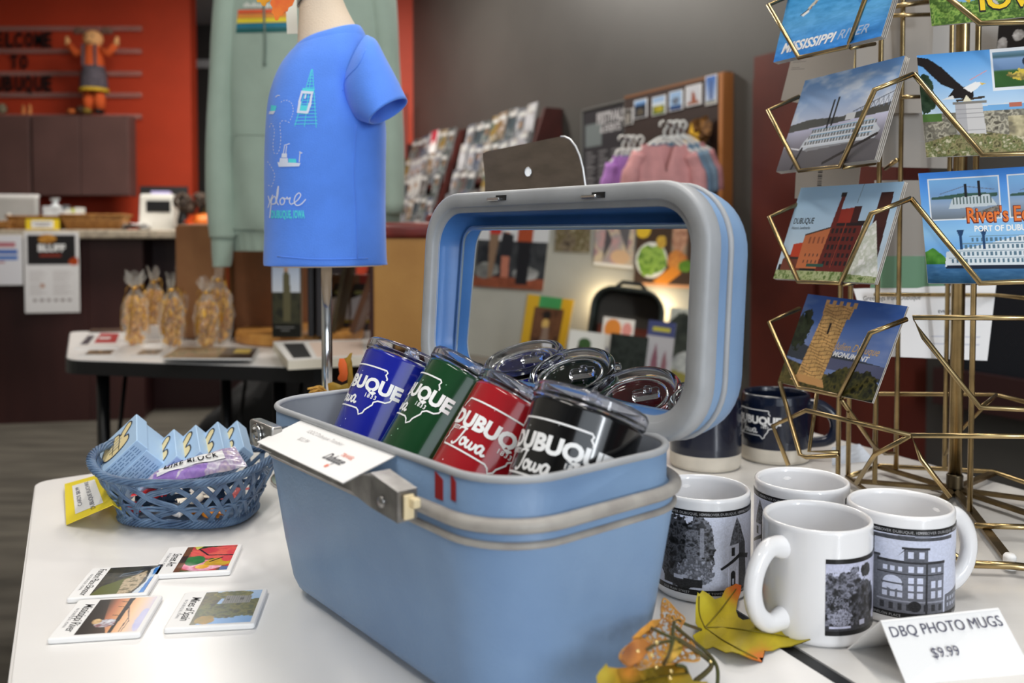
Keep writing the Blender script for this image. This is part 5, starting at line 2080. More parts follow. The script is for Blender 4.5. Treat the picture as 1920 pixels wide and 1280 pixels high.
m.build('cream_tab', mat('cream_nylon', (222, 204, 164), 0.5), lat)
for k, dx in enumerate((-0.10, 0.02)):
    m = MB()
    m.add(box(0.012, 0.02, 0.008, ((xa + xb) / 2 + dx, -CW / 2 - 0.009, zl - 0.008)))
    m.build('latch_bracket', M_STEEL, lat)
m = MB()
for px, py, w, h in ((824, 910, 0.0085, 0.017), (851, 914, 0.005, 0.016)):
    q = CMI @ PL(px, py, CM @ Vector((0, -CW / 2, 0)), CM.to_3x3() @ Vector((0, -1, 0)))
    m.add(prism([(q.x - w / 2, q.z - h / 2), (q.x + w / 2, q.z - h / 2), (q.x + w / 2, q.z + h / 2 - 0.004), (q.x - w / 2, q.z + h / 2)], 0, 0.0004), 0, xf=Matrix(((1, 0, 0, 0), (0, 0, -1, -CW / 2 - 0.0002), (0, 1, 0, 0), (0, 0, 0, 1))))
m.build('lock_slots', mat('dark_red_slot', (150, 28, 30), 0.35), case)

# price card lying on the latch
m = MB()
cq = [W(482, 828, 0.664), W(643, 905, 0.548), W(751, 849, 0.586), W(574, 783, 0.696)]
cc = sum(cq, Vector()) / 4
fq = quad_map(*[p - cc for p in cq])
n_ = (cq[1] - cq[0]).cross(cq[3] - cq[0]).normalized()
v, f = gridf(fq, 8, 6)
m.add((v, f), 0)
m.add((v - np.array(tuple(n_)) * 0.0007, f), 0)
CWD, CHT = (cq[1] - cq[0]).length, (cq[3] - cq[0]).length


def on_card(vf, dz=0.0004):
    v, f = vf
    U, V = v[:, 0] / CWD, v[:, 1] / CHT
    return fq(U, V) + np.array(tuple(n_)) * dz, f


m.add(on_card(move(text2('12OZ Dubuque Tumbler', 0.0042, -0.008, 0.1, 'LEFT'), CWD * 0.20, CHT * 0.66)), 1)
m.add(on_card(move(text2('$22.99', 0.0042, -0.008, 0.1, 'LEFT'), CWD * 0.24, CHT * 0.42)), 1)
m.add(on_card(move(text2('TRAVEL', 0.004, 0.01, 0.0, 'LEFT', 1.0, 0.9), CWD * 0.70, CHT * 0.46)), 2)
m.add(on_card(move(text2('Dubuque', 0.0082, 0.012, 0.35, 'LEFT', 0.9, 0.7), CWD * 0.62, CHT * 0.27)), 3)
m.add(on_card(move(disc(0.002, 0, 14), CWD * 0.74, CHT * 0.16)), 2)
tag(m.build('price_card', [M_PAPER, mat('pale_grey_ink', (168, 166, 164), 0.6), mat('coral_ink', (232, 132, 104), 0.6), mat('charcoal_ink', (70, 68, 70), 0.6)], None, Matrix.Translation(cc)), 'white price card lying on the open latch of the blue case', 'card')

# steel plate standing behind the lid
YP = 1.06
pts = [(905, 288), (912, 284), (1050, 256), (1058, 256), (1068, 261), (1078, 274), (1086, 292), (1092, 316), (1097, 352), (1103, 420), (1108, 470), (915, 470), (909, 330)]
P = [W(x, y, YP + (x - 1000) * -0.0003) for x, y in pts]
o3 = Vector((W(1005, 470, YP).x, YP, TZ))
Q = np.array([tuple(p - o3) for p in P])
zb = Q[:, 2].min()
ins = [i for i in range(len(Q)) if Q[i, 2] > zb + 0.001]
foot = [(Q[-2, 0], Q[-2, 1], 0.0), (Q[-3, 0], Q[-3, 1], 0.0)][::-1]
outl = np.array([tuple(Q[i]) for i in range(10)] + [(Q[10, 0], Q[10, 1], 0.002), (Q[11, 0], Q[11, 1], 0.002)] + [tuple(Q[12])])
sp_ = thing('steel_plate', 'brushed steel plate with a round hole standing behind the blue case lid', 'plate', Matrix.Translation(o3))
n = len(outl)
m = MB()
b2 = outl + np.array([0.0, 0.0018, 0])
m.add((np.concatenate([outl, b2]), [tuple(range(n)), tuple(range(2 * n - 1, n - 1, -1))] + [(i, (i + 1) % n, n + (i + 1) % n, n + i) for i in range(n)]))
m.build('plate_sheet', mat('brushed_steel', (138, 124, 112), 0.34, metal=0.95, noise=0.05, nscale=80, stretch=(0.1, 1, 1)), sp_)
m = MB()
m.add(tube(outl[2:10] + np.array([0.0008, 0.0005, 0.0]), 0.0013, 6), 0, True)
m.build('polished_edge', mat('bright_edge', (235, 235, 235), 0.3, metal=0.4), sp_)
hp_ = W(990, 322, YP - 0.0012) - o3
m = MB()
m.add(tube([(hp_.x + 0.0036 * math.cos(a), hp_.y, hp_.z + 0.0052 * math.sin(a)) for a in np.linspace(0, 2 * math.pi, 20)[:-1]], 0.0007, 5, True), 1, True)
m.add(move(disc(1.0, 0, 18), 0, 0), 0, xf=Matrix.Translation((hp_.x, hp_.y, hp_.z)) @ Matrix.Rotation(math.pi / 2, 4, 'X') @ Matrix.Diagonal((0.0036, 0.0052, 1, 1)))
m.build('hole_rim', [M_PAPER, M_CHROME], sp_)
m = MB()
m.add(box(0.12, 0.10, 0.002, (0, 0.05, 0.001)))
m.build('plate_foot', M_STEEL, sp_)

# ================================================================== LOGO ART (unit = outline height)
IOWA = [(-0.85, 0.0), (0.52, -0.0), (0.56, -0.04), (0.54, -0.10), (0.60, -0.17), (0.60, -0.21)]
IOWA2 = [(0.86, -0.56), (0.84, -0.62), (0.76, -0.68), (0.60, -0.70), (0.52, -0.76), (0.52, -0.82), (0.46, -0.90), (0.40, -0.98), (0.38, -1.06), (0.30, -1.12), (0.25, -1.04), (0.18, -1.0), (-0.92, -1.0), (-0.95, -0.92), (-0.90, -0.84), (-0.93, -0.76), (-0.88, -0.68), (-0.89, -0.58)]
IOWA3 = [(-0.85, 0.0), (-0.87, -0.06), (-0.92, -0.12), (-0.93, -0.19)]


def script_iowa(w=0.075):
    st = [[(0.02, 0.82), (0.10, 0.94), (0.30, 1.0), (0.62, 0.98)], [(0.50, 0.98), (0.42, 0.6), (0.32, 0.22), (0.20, 0.0), (0.04, -0.08), (-0.08, 0.02)],
          [(0.72, 0.52), (0.58, 0.42), (0.56, 0.18), (0.68, 0.06), (0.84, 0.16), (0.88, 0.38), (0.76, 0.52), (0.80, 0.40), (1.00, 0.44)],
          [(1.02, 0.50), (0.98, 0.20), (1.08, 0.06), (1.22, 0.16), (1.28, 0.46), (1.26, 0.18), (1.36, 0.06), (1.50, 0.18), (1.56, 0.48)],
          [(2.0, 0.46), (1.86, 0.54), (1.70, 0.40), (1.68, 0.16), (1.80, 0.06), (1.94, 0.20), (2.02, 0.48), (2.0, 0.18), (2.10, 0.06), (2.24, 0.16)]]
    return merge([ribbon(s, w * (1.5 if i < 2 else 1.6), 6) for i, s in enumerate(st)])


def logo_art():
    a = [ribbon(IOWA, 0.034), ribbon(IOWA2, 0.034), ribbon(IOWA3, 0.034)]
    t = text2('DUBUQUE', 0.30, 0.048, 0, 'CENTER', 1.0)
    wd = t[0][:, 0].max() - t[0][:, 0].min()
    t = (np.column_stack([t[0][:, 0] * 2.02 / wd, t[0][:, 1] - 0.54, t[0][:, 2]]), t[1])
    a.append(t)
    a.append(move(script_iowa(0.09), -0.66, -0.92, 0, 0.34))
    a.append(move(text2('1833', 0.095, 0.02, 0, 'LEFT', 1.25), 0.24, -0.70))
    a.append(move(text2('EST.', 0.085, 0.02, 0, 'LEFT', 1.0), -0.86, -0.66))
    return slice_x(merge(a), 0.09)


LOGO = logo_art()

# ================================================================== TUMBLERS
TR, TRB, TH = 0.0402, 0.0370, 0.138
M_CLEAR = mat('clear_lid_plastic', (236, 238, 248), 0.05, trans=1.0, ior=1.38)
TB = ((764, 686, 0.800, (-0.393, 0.919), -52, (24, 34, 150), 'blue speckled tumbler, farthest left in the case', 'blue'),
      (883, 716, 0.742, (-0.520, 0.854), -63, (18, 66, 34), 'green speckled tumbler between the blue and red ones', 'green'),
      (978, 763, 0.680, (-0.511, 0.860), -14, (166, 24, 34), 'red speckled tumbler between the green and black ones', 'red'),
      (1102, 778, 0.610, (-0.330, 0.944), -21, (12, 12, 14), 'black speckled tumbler at the case right end, nearest', 'black'))


def tumbler_lid(r):
    ld = bpy.data.objects.new('lid', None)
    COL.objects.link(ld)
    ld.parent = r
    ld.matrix_local = Matrix.Translation((0, 0, TH))
    R1 = TR + 0.0012
    m = MB()
    m.add(lathe([(0, 0.0008), (R1 - 0.004, 0.0008), (R1 - 0.002, 0.0), (R1, 0.0018), (R1 + 0.0004, 0.0085), (R1 - 0.0012, 0.0108), (R1 - 0.0042, 0.0110), (R1 - 0.0056, 0.0092), (R1 - 0.0064, 0.0042), (R1 - 0.009, 0.0034), (0, 0.0034)], 48), 0, True)
    m.build('lid_dish', M_CLEAR, ld)
    m = MB()
    m.add(lathe([(R1 - 0.0145, 0.0034), (R1 - 0.0140, 0.0052), (R1 - 0.0126, 0.0052), (R1 - 0.0120, 0.0034)], 40), 0, True)
    m.add(rbox(0.024, 0.014, 0.005, 0.003, 0.0036), 0, True, xf=Matrix.Translation((0.010, 0, 0)))
    m.add(rbox(0.007, 0.010, 0.004, 0.002, 0.0082), 0, True, xf=Matrix.Translation((0.012, 0, 0)))
    m.build('slider', M_CLEAR, ld)
    m = MB()
    m.add(rbox(0.009, 0.006, 0.007, 0.0015, 0.004), 0, True, xf=Matrix.Translation((R1 + 0.0012, 0, 0)))
    m.build('thumb_notch', M_CLEAR, ld)


for px, py, Y, dr, la_, c, lb2, nm in TB:
    top = W(px, py, Y)
    view = (top - Vector((0, 0, CZ))).normalized()
    rt = Vector((1, 0, 0))
    rt = (rt - view * rt.dot(view)).normalized()
    up = rt.cross(view)
    ax = (rt * -dr[0] + up * dr[1] + view * 0.13).normalized()
    base = top - ax * TH
    tocam = -(view - ax * view.dot(ax)).normalized()
    side = ax.cross(tocam)                     # to the viewer's right
    mw = Matrix((tocam, side, ax)).transposed().to_4x4()
    mw.translation = base
    r = thing('tumbler', lb2, 'tumbler', mw, 'speckled tumblers in the blue case')
    m = MB()
    m.add(lathe([(0, 0), (TRB - 0.004, 0), (TRB - 0.001, 0.0012), (TRB, 0.004), (TR, TH - 0.002), (TR - 0.001, TH), (TR - 0.002, TH), (TR - 0.003, TH - 0.004), (TRB - 0.003, 0.01), (0, 0.008)], 64), 0, True)
    m.build('tumbler_body', mat('enamel_' + nm, c, 0.16, coat=0.5, speckle=(0.17, 240.0, tuple(min(255, x + 170) for x in c))), r)
    ho = 0.0383
    z_top = TH - 0.0158
    tp_ = (TR - TRB) / TH
    a0 = math.radians(la_)
    v, f = move(LOGO, 0, 0, 0, ho)
    m = MB()
    m.add((on_cyl(TRB, 0.0, a0, tp_, 0.0004)(v + np.array([0, z_top, 0])), f), 0)
    m.build('printed_logo', M_WHITEINK, r)
    tumbler_lid(r)
# ================================================================== MUGS
M_CERAM = mat('white_ceramic', (236, 235, 236), 0.12, spec=0.5, coat=0.4)


def mug(name, label, group, mw, r, h, mats, hang, prof=None, hr=0.0066, hz=(0.070, 0.016), hx=0.031):
    t = thing(name, label, 'mug', mw, group)
    m = MB()
    m.add(lathe(prof or [(0, 0), (r - 0.0045, 0), (r - 0.0015, 0.0012), (r, 0.004), (r, h - 0.003), (r - 0.0005, h - 0.001), (r - 0.0018, h), (r - 0.0032, h - 0.0008), (r - 0.0040, h - 0.004), (r - 0.0042, 0.010), (r - 0.009, 0.006), (0, 0.0055)], 72), 0, True)
    m.build('mug_body', mats[0], t)
    z1, z0 = hz
    zm = (z0 + z1) / 2
    path = [(r - 0.003, 0, z1), (r + hx * 0.45, 0, z1 + 0.002), (r + hx * 0.85, 0, z1 - (z1 - zm) * 0.35), (r + hx, 0, zm), (r + hx * 0.84, 0, z0 + (zm - z0) * 0.36), (r + hx * 0.42, 0, z0 - 0.001), (r - 0.003, 0, z0)]
    m = MB()
    P = spline(path, 6)
    rad = np.interp(np.linspace(0, 1, len(P)), [0, 0.12, 0.5, 0.88, 1], [hr * 1.25, hr, hr * 0.95, hr, hr * 1.25])
    m.add(tube(P, rad, 14, flat=1.15), 0, True, xf=Matrix.Rotation(math.radians(hang), 4, 'Z'))
    m.build('handle', mats[-1], t)
    return t


def wrap(m, pic, r, z0, z1, a0, a1, mi=1):
    """picture round the mug; a0..a1 in degrees, left to right as seen from outside"""
    def f(U, V):
        a = np.radians(a0 + (a1 - a0) * U)
        return np.stack([(r + 0.00025) * np.cos(a), (r + 0.00025) * np.sin(a), z0 + (z1 - z0) * V], -1)
    m.add(pic.geo(f), mi, True, col=pic.cols())


def ring_text(m, s, r, z, a0, h, mi=2, sp=1.1):
    v, f = slice_x(text2(s, h, 0.0, 0, 'LEFT', sp), 0.004)
    v[:, 1] += z
    m.add((on_cyl(r, 0.0, math.radians(a0), 0, 0.0005)(v), f), mi)


B3 = (0.97, 0.99, 1.07)


def pic_church(asp):
    p = Pic(asp, 190, (205, 205, 205))
    p.vgrad([(0, (196, 196, 196)), (1, (228, 228, 228))])
    for k in range(int(asp / 1.7) + 1):
        x = k * 1.7
        p.blob(x + 0.30, 0.45, 0.34, 0.52, [(14, 14, 14), (40, 40, 40), (90, 90, 90), (30, 30, 30)], 16, 20 + k, 0.5)
        p.blob(x + 0.58, 0.55, 0.2, 0.46, [(30, 30, 30), (80, 80, 80), (140, 140, 140), (50, 50, 50)], 18, 30 + k, 0.5)
        p.blob(x + 0.52, 0.25, 0.25, 0.2, [(150, 150, 150), (90, 90, 90), (190, 190, 190)], 18, 40 + k, 0.6)
        p.rect(x + 0.58, 0.45, x + 0.64, 0.85, (180, 180, 180), 0.7)
        p.poly([(x + 0.55, 0.85), (x + 0.61, 0.96), (x + 0.67, 0.85)], (70, 70, 70))
        p.rect(x + 0.05, 0.03, x + 0.62, 0.14, (40, 40, 40))
        p.rect(x + 0.22, 0.1, x + 0.36, 0.17, (200, 200, 200))
        p.rect(x + 0.22, 0.1, x + 0.36, 0.12, (60, 60, 60))
        # church tower
        p.poly([(x + 0.98, 0.0), (x + 1.0, 0.62), (x + 1.05, 0.80), (x + 1.12, 0.98), (x + 1.2, 0.82), (x + 1.3, 0.6), (x + 1.34, 0.0)], (200, 200, 200))
        p.poly([(x + 1.16, 0.0), (x + 1.16, 0.9), (x + 1.3, 0.6), (x + 1.34, 0.0)], (70, 70, 70))
        p.foliage(p.P([(x + 1.0, 0.6), (x + 1.05, 0.8), (x + 1.12, 0.98), (x + 1.2, 0.84), (x + 1.26, 0.62)]), [(60, 60, 60), (120, 120, 120), (40, 40, 40)], 24, 51 + k)
        p.poly([(x + 0.86, 0.30), (x + 1.18, 0.48), (x + 1.4, 0.42), (x + 1.38, 0.36), (x + 1.18, 0.42), (x + 0.88, 0.27)], (34, 34, 34))
        p.rect(x + 1.03, 0.45, x + 1.09, 0.57, (30, 30, 30))
        p.rect(x + 1.02, 0.04, x + 1.10, 0.2, (30, 30, 30)).ell(x + 1.06, 0.2, 0.04, 0.05, (30, 30, 30)).rect(x + 1.045, 0.06, x + 1.075, 0.14, (210, 210, 210))
        for q in (0.98, 1.12):
            p.rect(x + q, 0, x + q + 0.014, 0.3, (230, 230, 230))
    p.c += (p.N(60, 3, 2)[..., None] - 0.5) * 30
    return p.grey(B3)


def pic_brewery(asp):
    p = Pic(asp, 200, (200, 200, 206))
    p.vgrad([(0, (206, 206, 206)), (1, (214, 214, 214))])
    for k in range(int(asp / 1.9) + 1):
        x = k * 1.9
        p.rect(x - 0.02, 0.62, x + 0.24, 0.66, (60, 60, 60), 0.8)
        p.blob(x + 0.1, 0.56, 0.2, 0.1, [(60, 60, 60), (120, 120, 120)], 16, 3 + k)
        for q in range(6):
            p.line([(x - 0.05 + q * 0.05, 0.62), (x - 0.02 + q * 0.05, 0.68)], 0.008, (70, 70, 70))
        p.rect(x + 0.3, 0.93, x + 1.3, 0.975, (56, 56, 60), 0.9)
        p.line([(x + 0.5, 0.975), (x + 1.25, 1.0)], 0.015, (90, 90, 90))
        p.rect(x + 0.46, 0.66, x + 0.51, 0.94, (40, 40, 44))
        # low buildings left
        p.poly([(x - 0.1, 0.0), (x - 0.1, 0.34), (x + 0.36, 0.30), (x + 0.36, 0.0)], (90, 90, 94))
        for q in range(5):
            p.rect(x - 0.06 + q * 0.085, 0.2, x - 0.02 + q * 0.085, 0.27, (200, 200, 200))
        p.poly([(x - 0.1, 0.34), (x + 0.36, 0.30), (x + 0.36, 0.28), (x - 0.1, 0.31)], (50, 50, 50))
        # tower and main block
        p.rect(x + 0.44, 0.0, x + 0.56, 0.70, (104, 104, 108)).rect(x + 0.43, 0.69, x + 0.57, 0.72, (60, 60, 60))
        p.rect(x + 0.55, 0.0, x + 1.18, 0.66, (112, 112, 116))
        p.rect(x + 0.54, 0.635, x + 1.19, 0.67, (50, 50, 54))
        p.rect(x + 0.54, 0.49, x + 1.18, 0.505, (50, 50, 54)).rect(x + 0.54, 0.14, x + 1.18, 0.16, (160, 160, 160))
        p.rect(x + 0.78, 0.66, x + 1.0, 0.82, (96, 96, 100)).poly([(x + 0.72, 0.72), (x + 0.80, 0.84), (x + 0.80, 0.82)], (50, 50, 50)).rect(x + 0.76, 0.815, x + 1.02, 0.845, (46, 46, 50))
        p.windows(x + 0.79, 0.69, x + 0.99, 0.81, 2, 1, (214, 214, 214), 0.5, 0.7)
        p.rect(x + 0.98, 0.0, x + 1.0, 0.64, (50, 50, 54))
        p.windows(x + 0.58, 0.52, x + 0.78, 0.60, 3, 1, (220, 220, 220), 0.6, 0.8).windows(x + 0.80, 0.52, x + 0.97, 0.61, 2, 1, (220, 220, 220), 0.6, 0.9).windows(x + 1.02, 0.52, x + 1.16, 0.60, 2, 1, (220, 220, 220), 0.6, 0.8)
        p.ell(x + 0.68, 0.38, 0.085, 0.09, (214, 214, 214)).rect(x + 0.58, 0.36, x + 0.78, 0.38, (80, 80, 84))
        p.windows(x + 0.58, 0.18, x + 0.78, 0.36, 3, 2, (214, 214, 214), 0.66, 0.7).windows(x + 0.80, 0.18, x + 0.97, 0.47, 2, 3, (220, 220, 220), 0.6, 0.74).windows(x + 1.02, 0.18, x + 1.17, 0.44, 2, 2, (214, 214, 214), 0.66, 0.7)
        p.windows(x + 0.55, 0.02, x + 1.18, 0.13, 8, 1, (60, 60, 60), 0.5, 0.8).ell(x + 0.88, 0.09, 0.06, 0.07, (44, 44, 44))
        p.poly([(x + 1.2, 0.0), (x + 1.2, 0.22), (x + 1.6, 0.30), (x + 1.6, 0.0)], (104, 104, 108)).windows(x + 1.22, 0.04, x + 1.58, 0.2, 7, 2, (180, 180, 180), 0.5, 0.6)
        p.blob(x + 1.55, 0.62, 0.12, 0.2, [(70, 70, 70), (130, 130, 130)], 14, 9 + k)
    p.c += (p.N(60, 3, 2)[..., None] - 0.5) * 26
    return p.grey((0.96, 0.985, 1.08))


def pic_fountain(asp):
    p = Pic(asp, 150, (200, 200, 200))
    p.blob(asp * 0.3, 0.55, 0.4, 0.36, [(30, 30, 30), (80, 80, 80), (140, 140, 140), (50, 50, 50)], 15, 4, 0.7)
    p.blob(asp * 0.2, 0.25, 0.35, 0.26, [(20, 20, 20), (60, 60, 60), (150, 150, 150), (40, 40, 40)], 22, 8, 0.5)
    p.blob(asp * 0.6, 0.35, 0.3, 0.35, [(16, 16, 16), (50, 50, 50), (90, 90, 90)], 18, 12, 0.5)
    p.blob(asp * 0.62, 0.86, 0.12, 0.1, [(20, 20, 20), (60, 60, 60)], 22, 15, 0.6)
    p.blob(asp * 0.2, 0.2, 0.18, 0.12, [(90, 90, 90), (190, 190, 190), (60, 60, 60)], 40, 22, 0.5)
    p.rect(0, 0, asp, 0.08, (60, 60, 60)).rect(asp * 0.05, 0.04, asp * 0.35, 0.07, (220, 220, 220)).rect(asp * 0.5, 0.06, asp * 0.6, 0.13, (210, 210, 210))
    p.poly([(asp * 0.86, 0.05), (asp * 0.84, 0.7), (asp * 0.92, 0.95), (asp * 1.0, 0.9), (asp, 0.05)], (170, 170, 170))
    p.c += (p.N(50, 3, 2)[..., None] - 0.5) * 40
    return p.grey((0.96, 0.97, 1.08))


M_BANDINK = mat('pale_band_ink', (176, 176, 180), 0.4)
MR, MH = 0.0410, 0.0880
MG = 'white photo mugs'


def cam_ang(x, y):
    return math.degrees(math.atan2(-y, -x))


def photo_mug(px, py, lb, hang, kind, shift=0.0):
    """px,py: centre of the rim in the photo"""
    c = T(px, py, TZ + MH)
    t = mug('photo_mug', lb, MG, at(c.x, c.y, TZ), MR, MH, [M_CERAM], hang)
    ca = cam_ang(c.x, c.y)
    m = MB()
    bandp = Pic(6.0, 8, (14, 14, 16))
    if kind == 'fountain':
        a0 = ca + 9
        wrap(m, pic_fountain(1.1), MR, 0.014, 0.064, a0, a0 + 78, 0)
        wrap(m, bandp, MR, 0.0640, 0.0675, a0, a0 + 150, 0)
        wrap(m, bandp, MR, 0.0105, 0.0140, a0, a0 + 150, 0)
        m.build('photo_wrap', [M_PRINT, M_BANDINK], t)
        return t
    h = 0.0735 - 0.0125
    sx, xc = (1.0, 2.82) if kind == 'church' else (1.33, 0.81)
    a0 = ca + shift - math.degrees(xc * h * sx / MR)
    a1 = a0 + 300
    arc = MR * math.radians(300) / sx
    pic = pic_church(arc / h) if kind == 'church' else pic_brewery(arc / h)
    wrap(m, pic, MR, 0.0125, 0.0735, a0, a1, 0)
    wrap(m, bandp, MR, 0.0735, 0.0785, a0, a1, 0)
    wrap(m, bandp, MR, 0.0080, 0.0125, a0, a1, 0)
    for k in range(6):
        ring_text(m, 'DISCOVER DUBUQUE, IOWA', MR + 0.0002, 0.0749, a0 + 8 + k * 47, 0.0022, 1, 1.05)
        ring_text(m, ('SHOT TOWER', 'FENELON PLACE', 'CLOCK TOWER', 'OLD MAIN STREET')[k % 4], MR + 0.0002, 0.0092, a0 + 8 + k * 47, 0.0020, 1, 1.1)
    m.build('photo_wrap', [M_PRINT, M_BANDINK], t)
    return t


photo_mug(1532, 964, 'white photo mug in front with its handle towards the viewer', 213, 'fountain')
photo_mug(1688, 940, 'white photo mug with the tall brick brewery picture, handle on the right', 18, 'brewery', 8)
photo_mug(1316, 911, 'white photo mug beside the blue case with trees and a church tower', 100, 'church', 44)
photo_mug(1503, 896, 'white photo mug behind the front one, mostly hidden', 92, 'church', -58)

M_NAVY = mat('navy_glaze', (16, 24, 44), 0.22, coat=0.4)
M_RAW = mat('cream_clay', (214, 206, 192), 0.75, noise=0.03, nscale=40)
for px, py, lb, hang, lang in ((1453, 873, 'navy mug with a raw cream base and white logo by the rack', -12, -33), (1322, 886, 'navy mug with a raw cream base under the blue case lid', 70, -110)):
    c = T(px, py - 15, TZ)
    r_, h_ = 0.0468, 0.092
    t = thing('navy_mug', lb, 'mug', at(c.x, c.y, TZ), 'navy logo mugs')
    m = MB()
    m.add(lathe([(r_, 0.0205), (r_ + 0.0004, 0.03), (r_ - 0.0005, h_ - 0.012), (r_ - 0.0022, h_ - 0.002), (r_ - 0.004, h_), (r_ - 0.0056, h_ - 0.001), (r_ - 0.0064, h_ - 0.006), (r_ - 0.006, 0.01), (0, 0.008)], 64), 0, True)
    m.build('mug_body', M_NAVY, t)
    m = MB()
    m.add(lathe([(0, 0), (r_ - 0.006, 0), (r_ - 0.002, 0.0014), (r_ - 0.0002, 0.005), (r_ - 0.0001, 0.0206)], 64), 0, True)
    m.build('raw_base', M_RAW, t)
    ca = cam_ang(c.x, c.y)
    m = MB()
    P = spline([(r_ - 0.004, 0, 0.078), (r_ + 0.012, 0, 0.076), (r_ + 0.028, 0, 0.062), (r_ + 0.031, 0, 0.045), (r_ + 0.022, 0, 0.030), (r_ - 0.004, 0, 0.024)], 6)
    m.add(tube(P, 0.0062, 12, flat=1.2), 0, True, xf=Matrix.Rotation(math.radians(ca + 100 + hang), 4, 'Z'))
    m.build('handle', M_NAVY, t)
    v, f = move(LOGO, 0, 0, 0, 0.034)
    v = v + np.array([0, 0.073, 0])
    m = MB()
    m.add((on_cyl(r_ + 0.0003, 0.0, math.radians(ca + lang), 0, 0.0006)(v), f), 0)
    m.build('printed_logo', M_WHITEINK, t)

# folded price tent
def tent(name, label, ridgeL, ridgeR, frontL, frontR, backL, backR, card_m, texts=(), panel=None, cat='price sign', th=0.0008):
    P = [ridgeL, ridgeR, frontL, frontR, backL, backR]
    o = (frontL + frontR + backL + backR) / 4
    o.z = TZ
    rl, rr_, f0, f1, b0, b1 = [p - o for p in P]
    r = thing(name, label, cat, Matrix.Translation(o))
    m = MB()
    for A, B, C, D in ((f0, f1, rr_, rl), (rl, rr_, b1, b0)):
        fq = quad_map(A, B, C, D)
        n = np.array(tuple((B - A).cross(D - A).normalized()))
        v, f = gridf(fq, 2, 2)
        m.add((v, f), 0)
        v2 = v - n * th
        m.add((v2, f), 0)
        m.add((np.concatenate([v[[0, 1]], v2[[0, 1]]]), [(0, 1, 3, 2)]), 0)
        m.add((np.concatenate([v[[0, 2]], v2[[0, 2]]]), [(0, 1, 3, 2)]), 0)
        m.add((np.concatenate([v[[1, 3]], v2[[1, 3]]]), [(0, 1, 3, 2)]), 0)
    m.build('folded_card', card_m, r)
    fq = quad_map(f0, f1, rr_, rl)
    w, h = (f1 - f0).length, (rl - f0).length
    n = np.array(tuple((f1 - f0).cross(rl - f0).normalized()))
    m = MB()
    mats = [M_PAPER]
    if panel:
        x0, x1, y0, y1 = panel
        v = np.array([(x0, y0), (x1, y0), (x1, y1), (x0, y1)])
        m.add((fq(v[:, 0], v[:, 1]) + n * 0.0002, [(0, 1, 2, 3)]), 0)
    for s, cx, cy, hh, rot, mm, bold in texts:
        v, f = move(text2(s, hh * h, bold), 0, 0, 0, 1.0, rot)
        m.add((fq(v[:, 0] / w + cx, v[:, 1] / h + cy) + n * 0.0004, f), len(mats))
        mats.append(mm)
    m.build('printed_face', mats, r)
    return r


fL, fR = T(1693, 1262), T(1932, 1244)
fL2, fR2 = T(1712, 1290), T(1940, 1276)
rL, rR = W(1650, 1163, 0.585), W(1872, 1139, 0.60)
rL, rR = T(1651, 1163, TZ + 0.040), T(1872, 1139, TZ + 0.040)
fl_ = T(1700, 1284)
fr2 = T(1938, 1262)
bl_, br_ = T(1588, 1216), T(1806, 1188)
tent('price_sign', 'folded white price tent reading DBQ PHOTO MUGS $9.99', rL, rR, fl_, fr2, bl_, br_, M_PAPER,
     (('DBQ PHOTO MUGS', 0.50, 0.73, 0.172, 0.0, mat('slate_ink', (70, 70, 92), 0.6), 0.0), ('$9.99', 0.40, 0.36, 0.165, 0.0, mat('slate_ink', (70, 70, 92), 0.6), 0.0)), None, 'price sign', 0.0012)
# ================================================================== WIRE POSTCARD RACK
def rpt(px, py, z):
    return T(px, py, TZ + z)


rc = T(1790, 912, TZ + 0.012)
rack = thing('postcard_rack', 'tall brass wire postcard rack on the marble-look table at the right', 'rack', at(rc.x, rc.y, TZ))
RO = np.array([rc.x, rc.y, TZ])
rw = lambda p: np.array(tuple(p)) - RO


def rpart(name, tubes, mt=M_BRASS):
    m = MB()
    for pts, r in tubes:
        m.add(tube([tuple(p) for p in pts], r, 7), 0, True)
    return m.build(name, mt, rack)


HT = 1.15
rpart('center_post', [([(0, 0, 0.004), (0, 0, HT)], 0.0078)])
m = MB()
m.add(lathe([(0.0079, 0.002), (0.0092, 0.002), (0.0092, 0.026), (0.0079, 0.027)], 20), 0, True)
m.build('post_collar', mat('dark_brass', (84, 74, 56), 0.35, metal=0.9), rack)
for px, py in ((1571, 892), (1590, 890), (1640, 906), (1680, 879), (1771, 880), (1818, 958)):
    p = rw(rpt(px, py, 0.012))
    rpart('upright_rod', [([(p[0], p[1], 0.012), (p[0], p[1], HT)], 0.0030)])
# base: octagonal ring, inner ring and flat spokes
ring = [rw(rpt(px, py, 0.008)) for px, py in ((1602, 906), (1640, 877), (1862, 886), (1925, 905))]
rpart('base_ring', [([rw(rpt(*q, 0.010)) for q in ((1648, 873), (1862, 884), (1935, 908))], 0.0030), ([rw(rpt(*q, 0.010)) for q in ((1812, 1057), (1893, 1060), (1990, 1070))], 0.0036), ([rw(rpt(*q, 0.014)) for q in ((1828, 985), (1990, 990))], 0.0030),
                    ([rw(rpt(*q, 0.010)) for q in ((1588, 894), (1648, 873))], 0.003), ([rw(rpt(*q, 0.010)) for q in ((1812, 1057), (1588, 894))], 0.003)])
M_DBR = mat('tarnished_brass', (112, 94, 64), 0.38, metal=0.9, noise=0.15, nscale=40)
for q in ((1895, 1056), (1596, 902), (1990, 985), (1990, 945), (1648, 876), (1862, 888), (1700, 1000)):
    p = rw(rpt(q[0], q[1], 0.008))
    m = MB()
    L_ = math.hypot(p[0], p[1])
    m.add(box(L_, 0.009, 0.004, (L_ / 2, 0, 0.009)), 0, xf=Matrix.Rotation(math.atan2(p[1], p[0]), 4, 'Z'))
    m.build('base_spoke', M_DBR, rack)
m = MB()
p = rw(rpt(1893, 1056, 0.008))
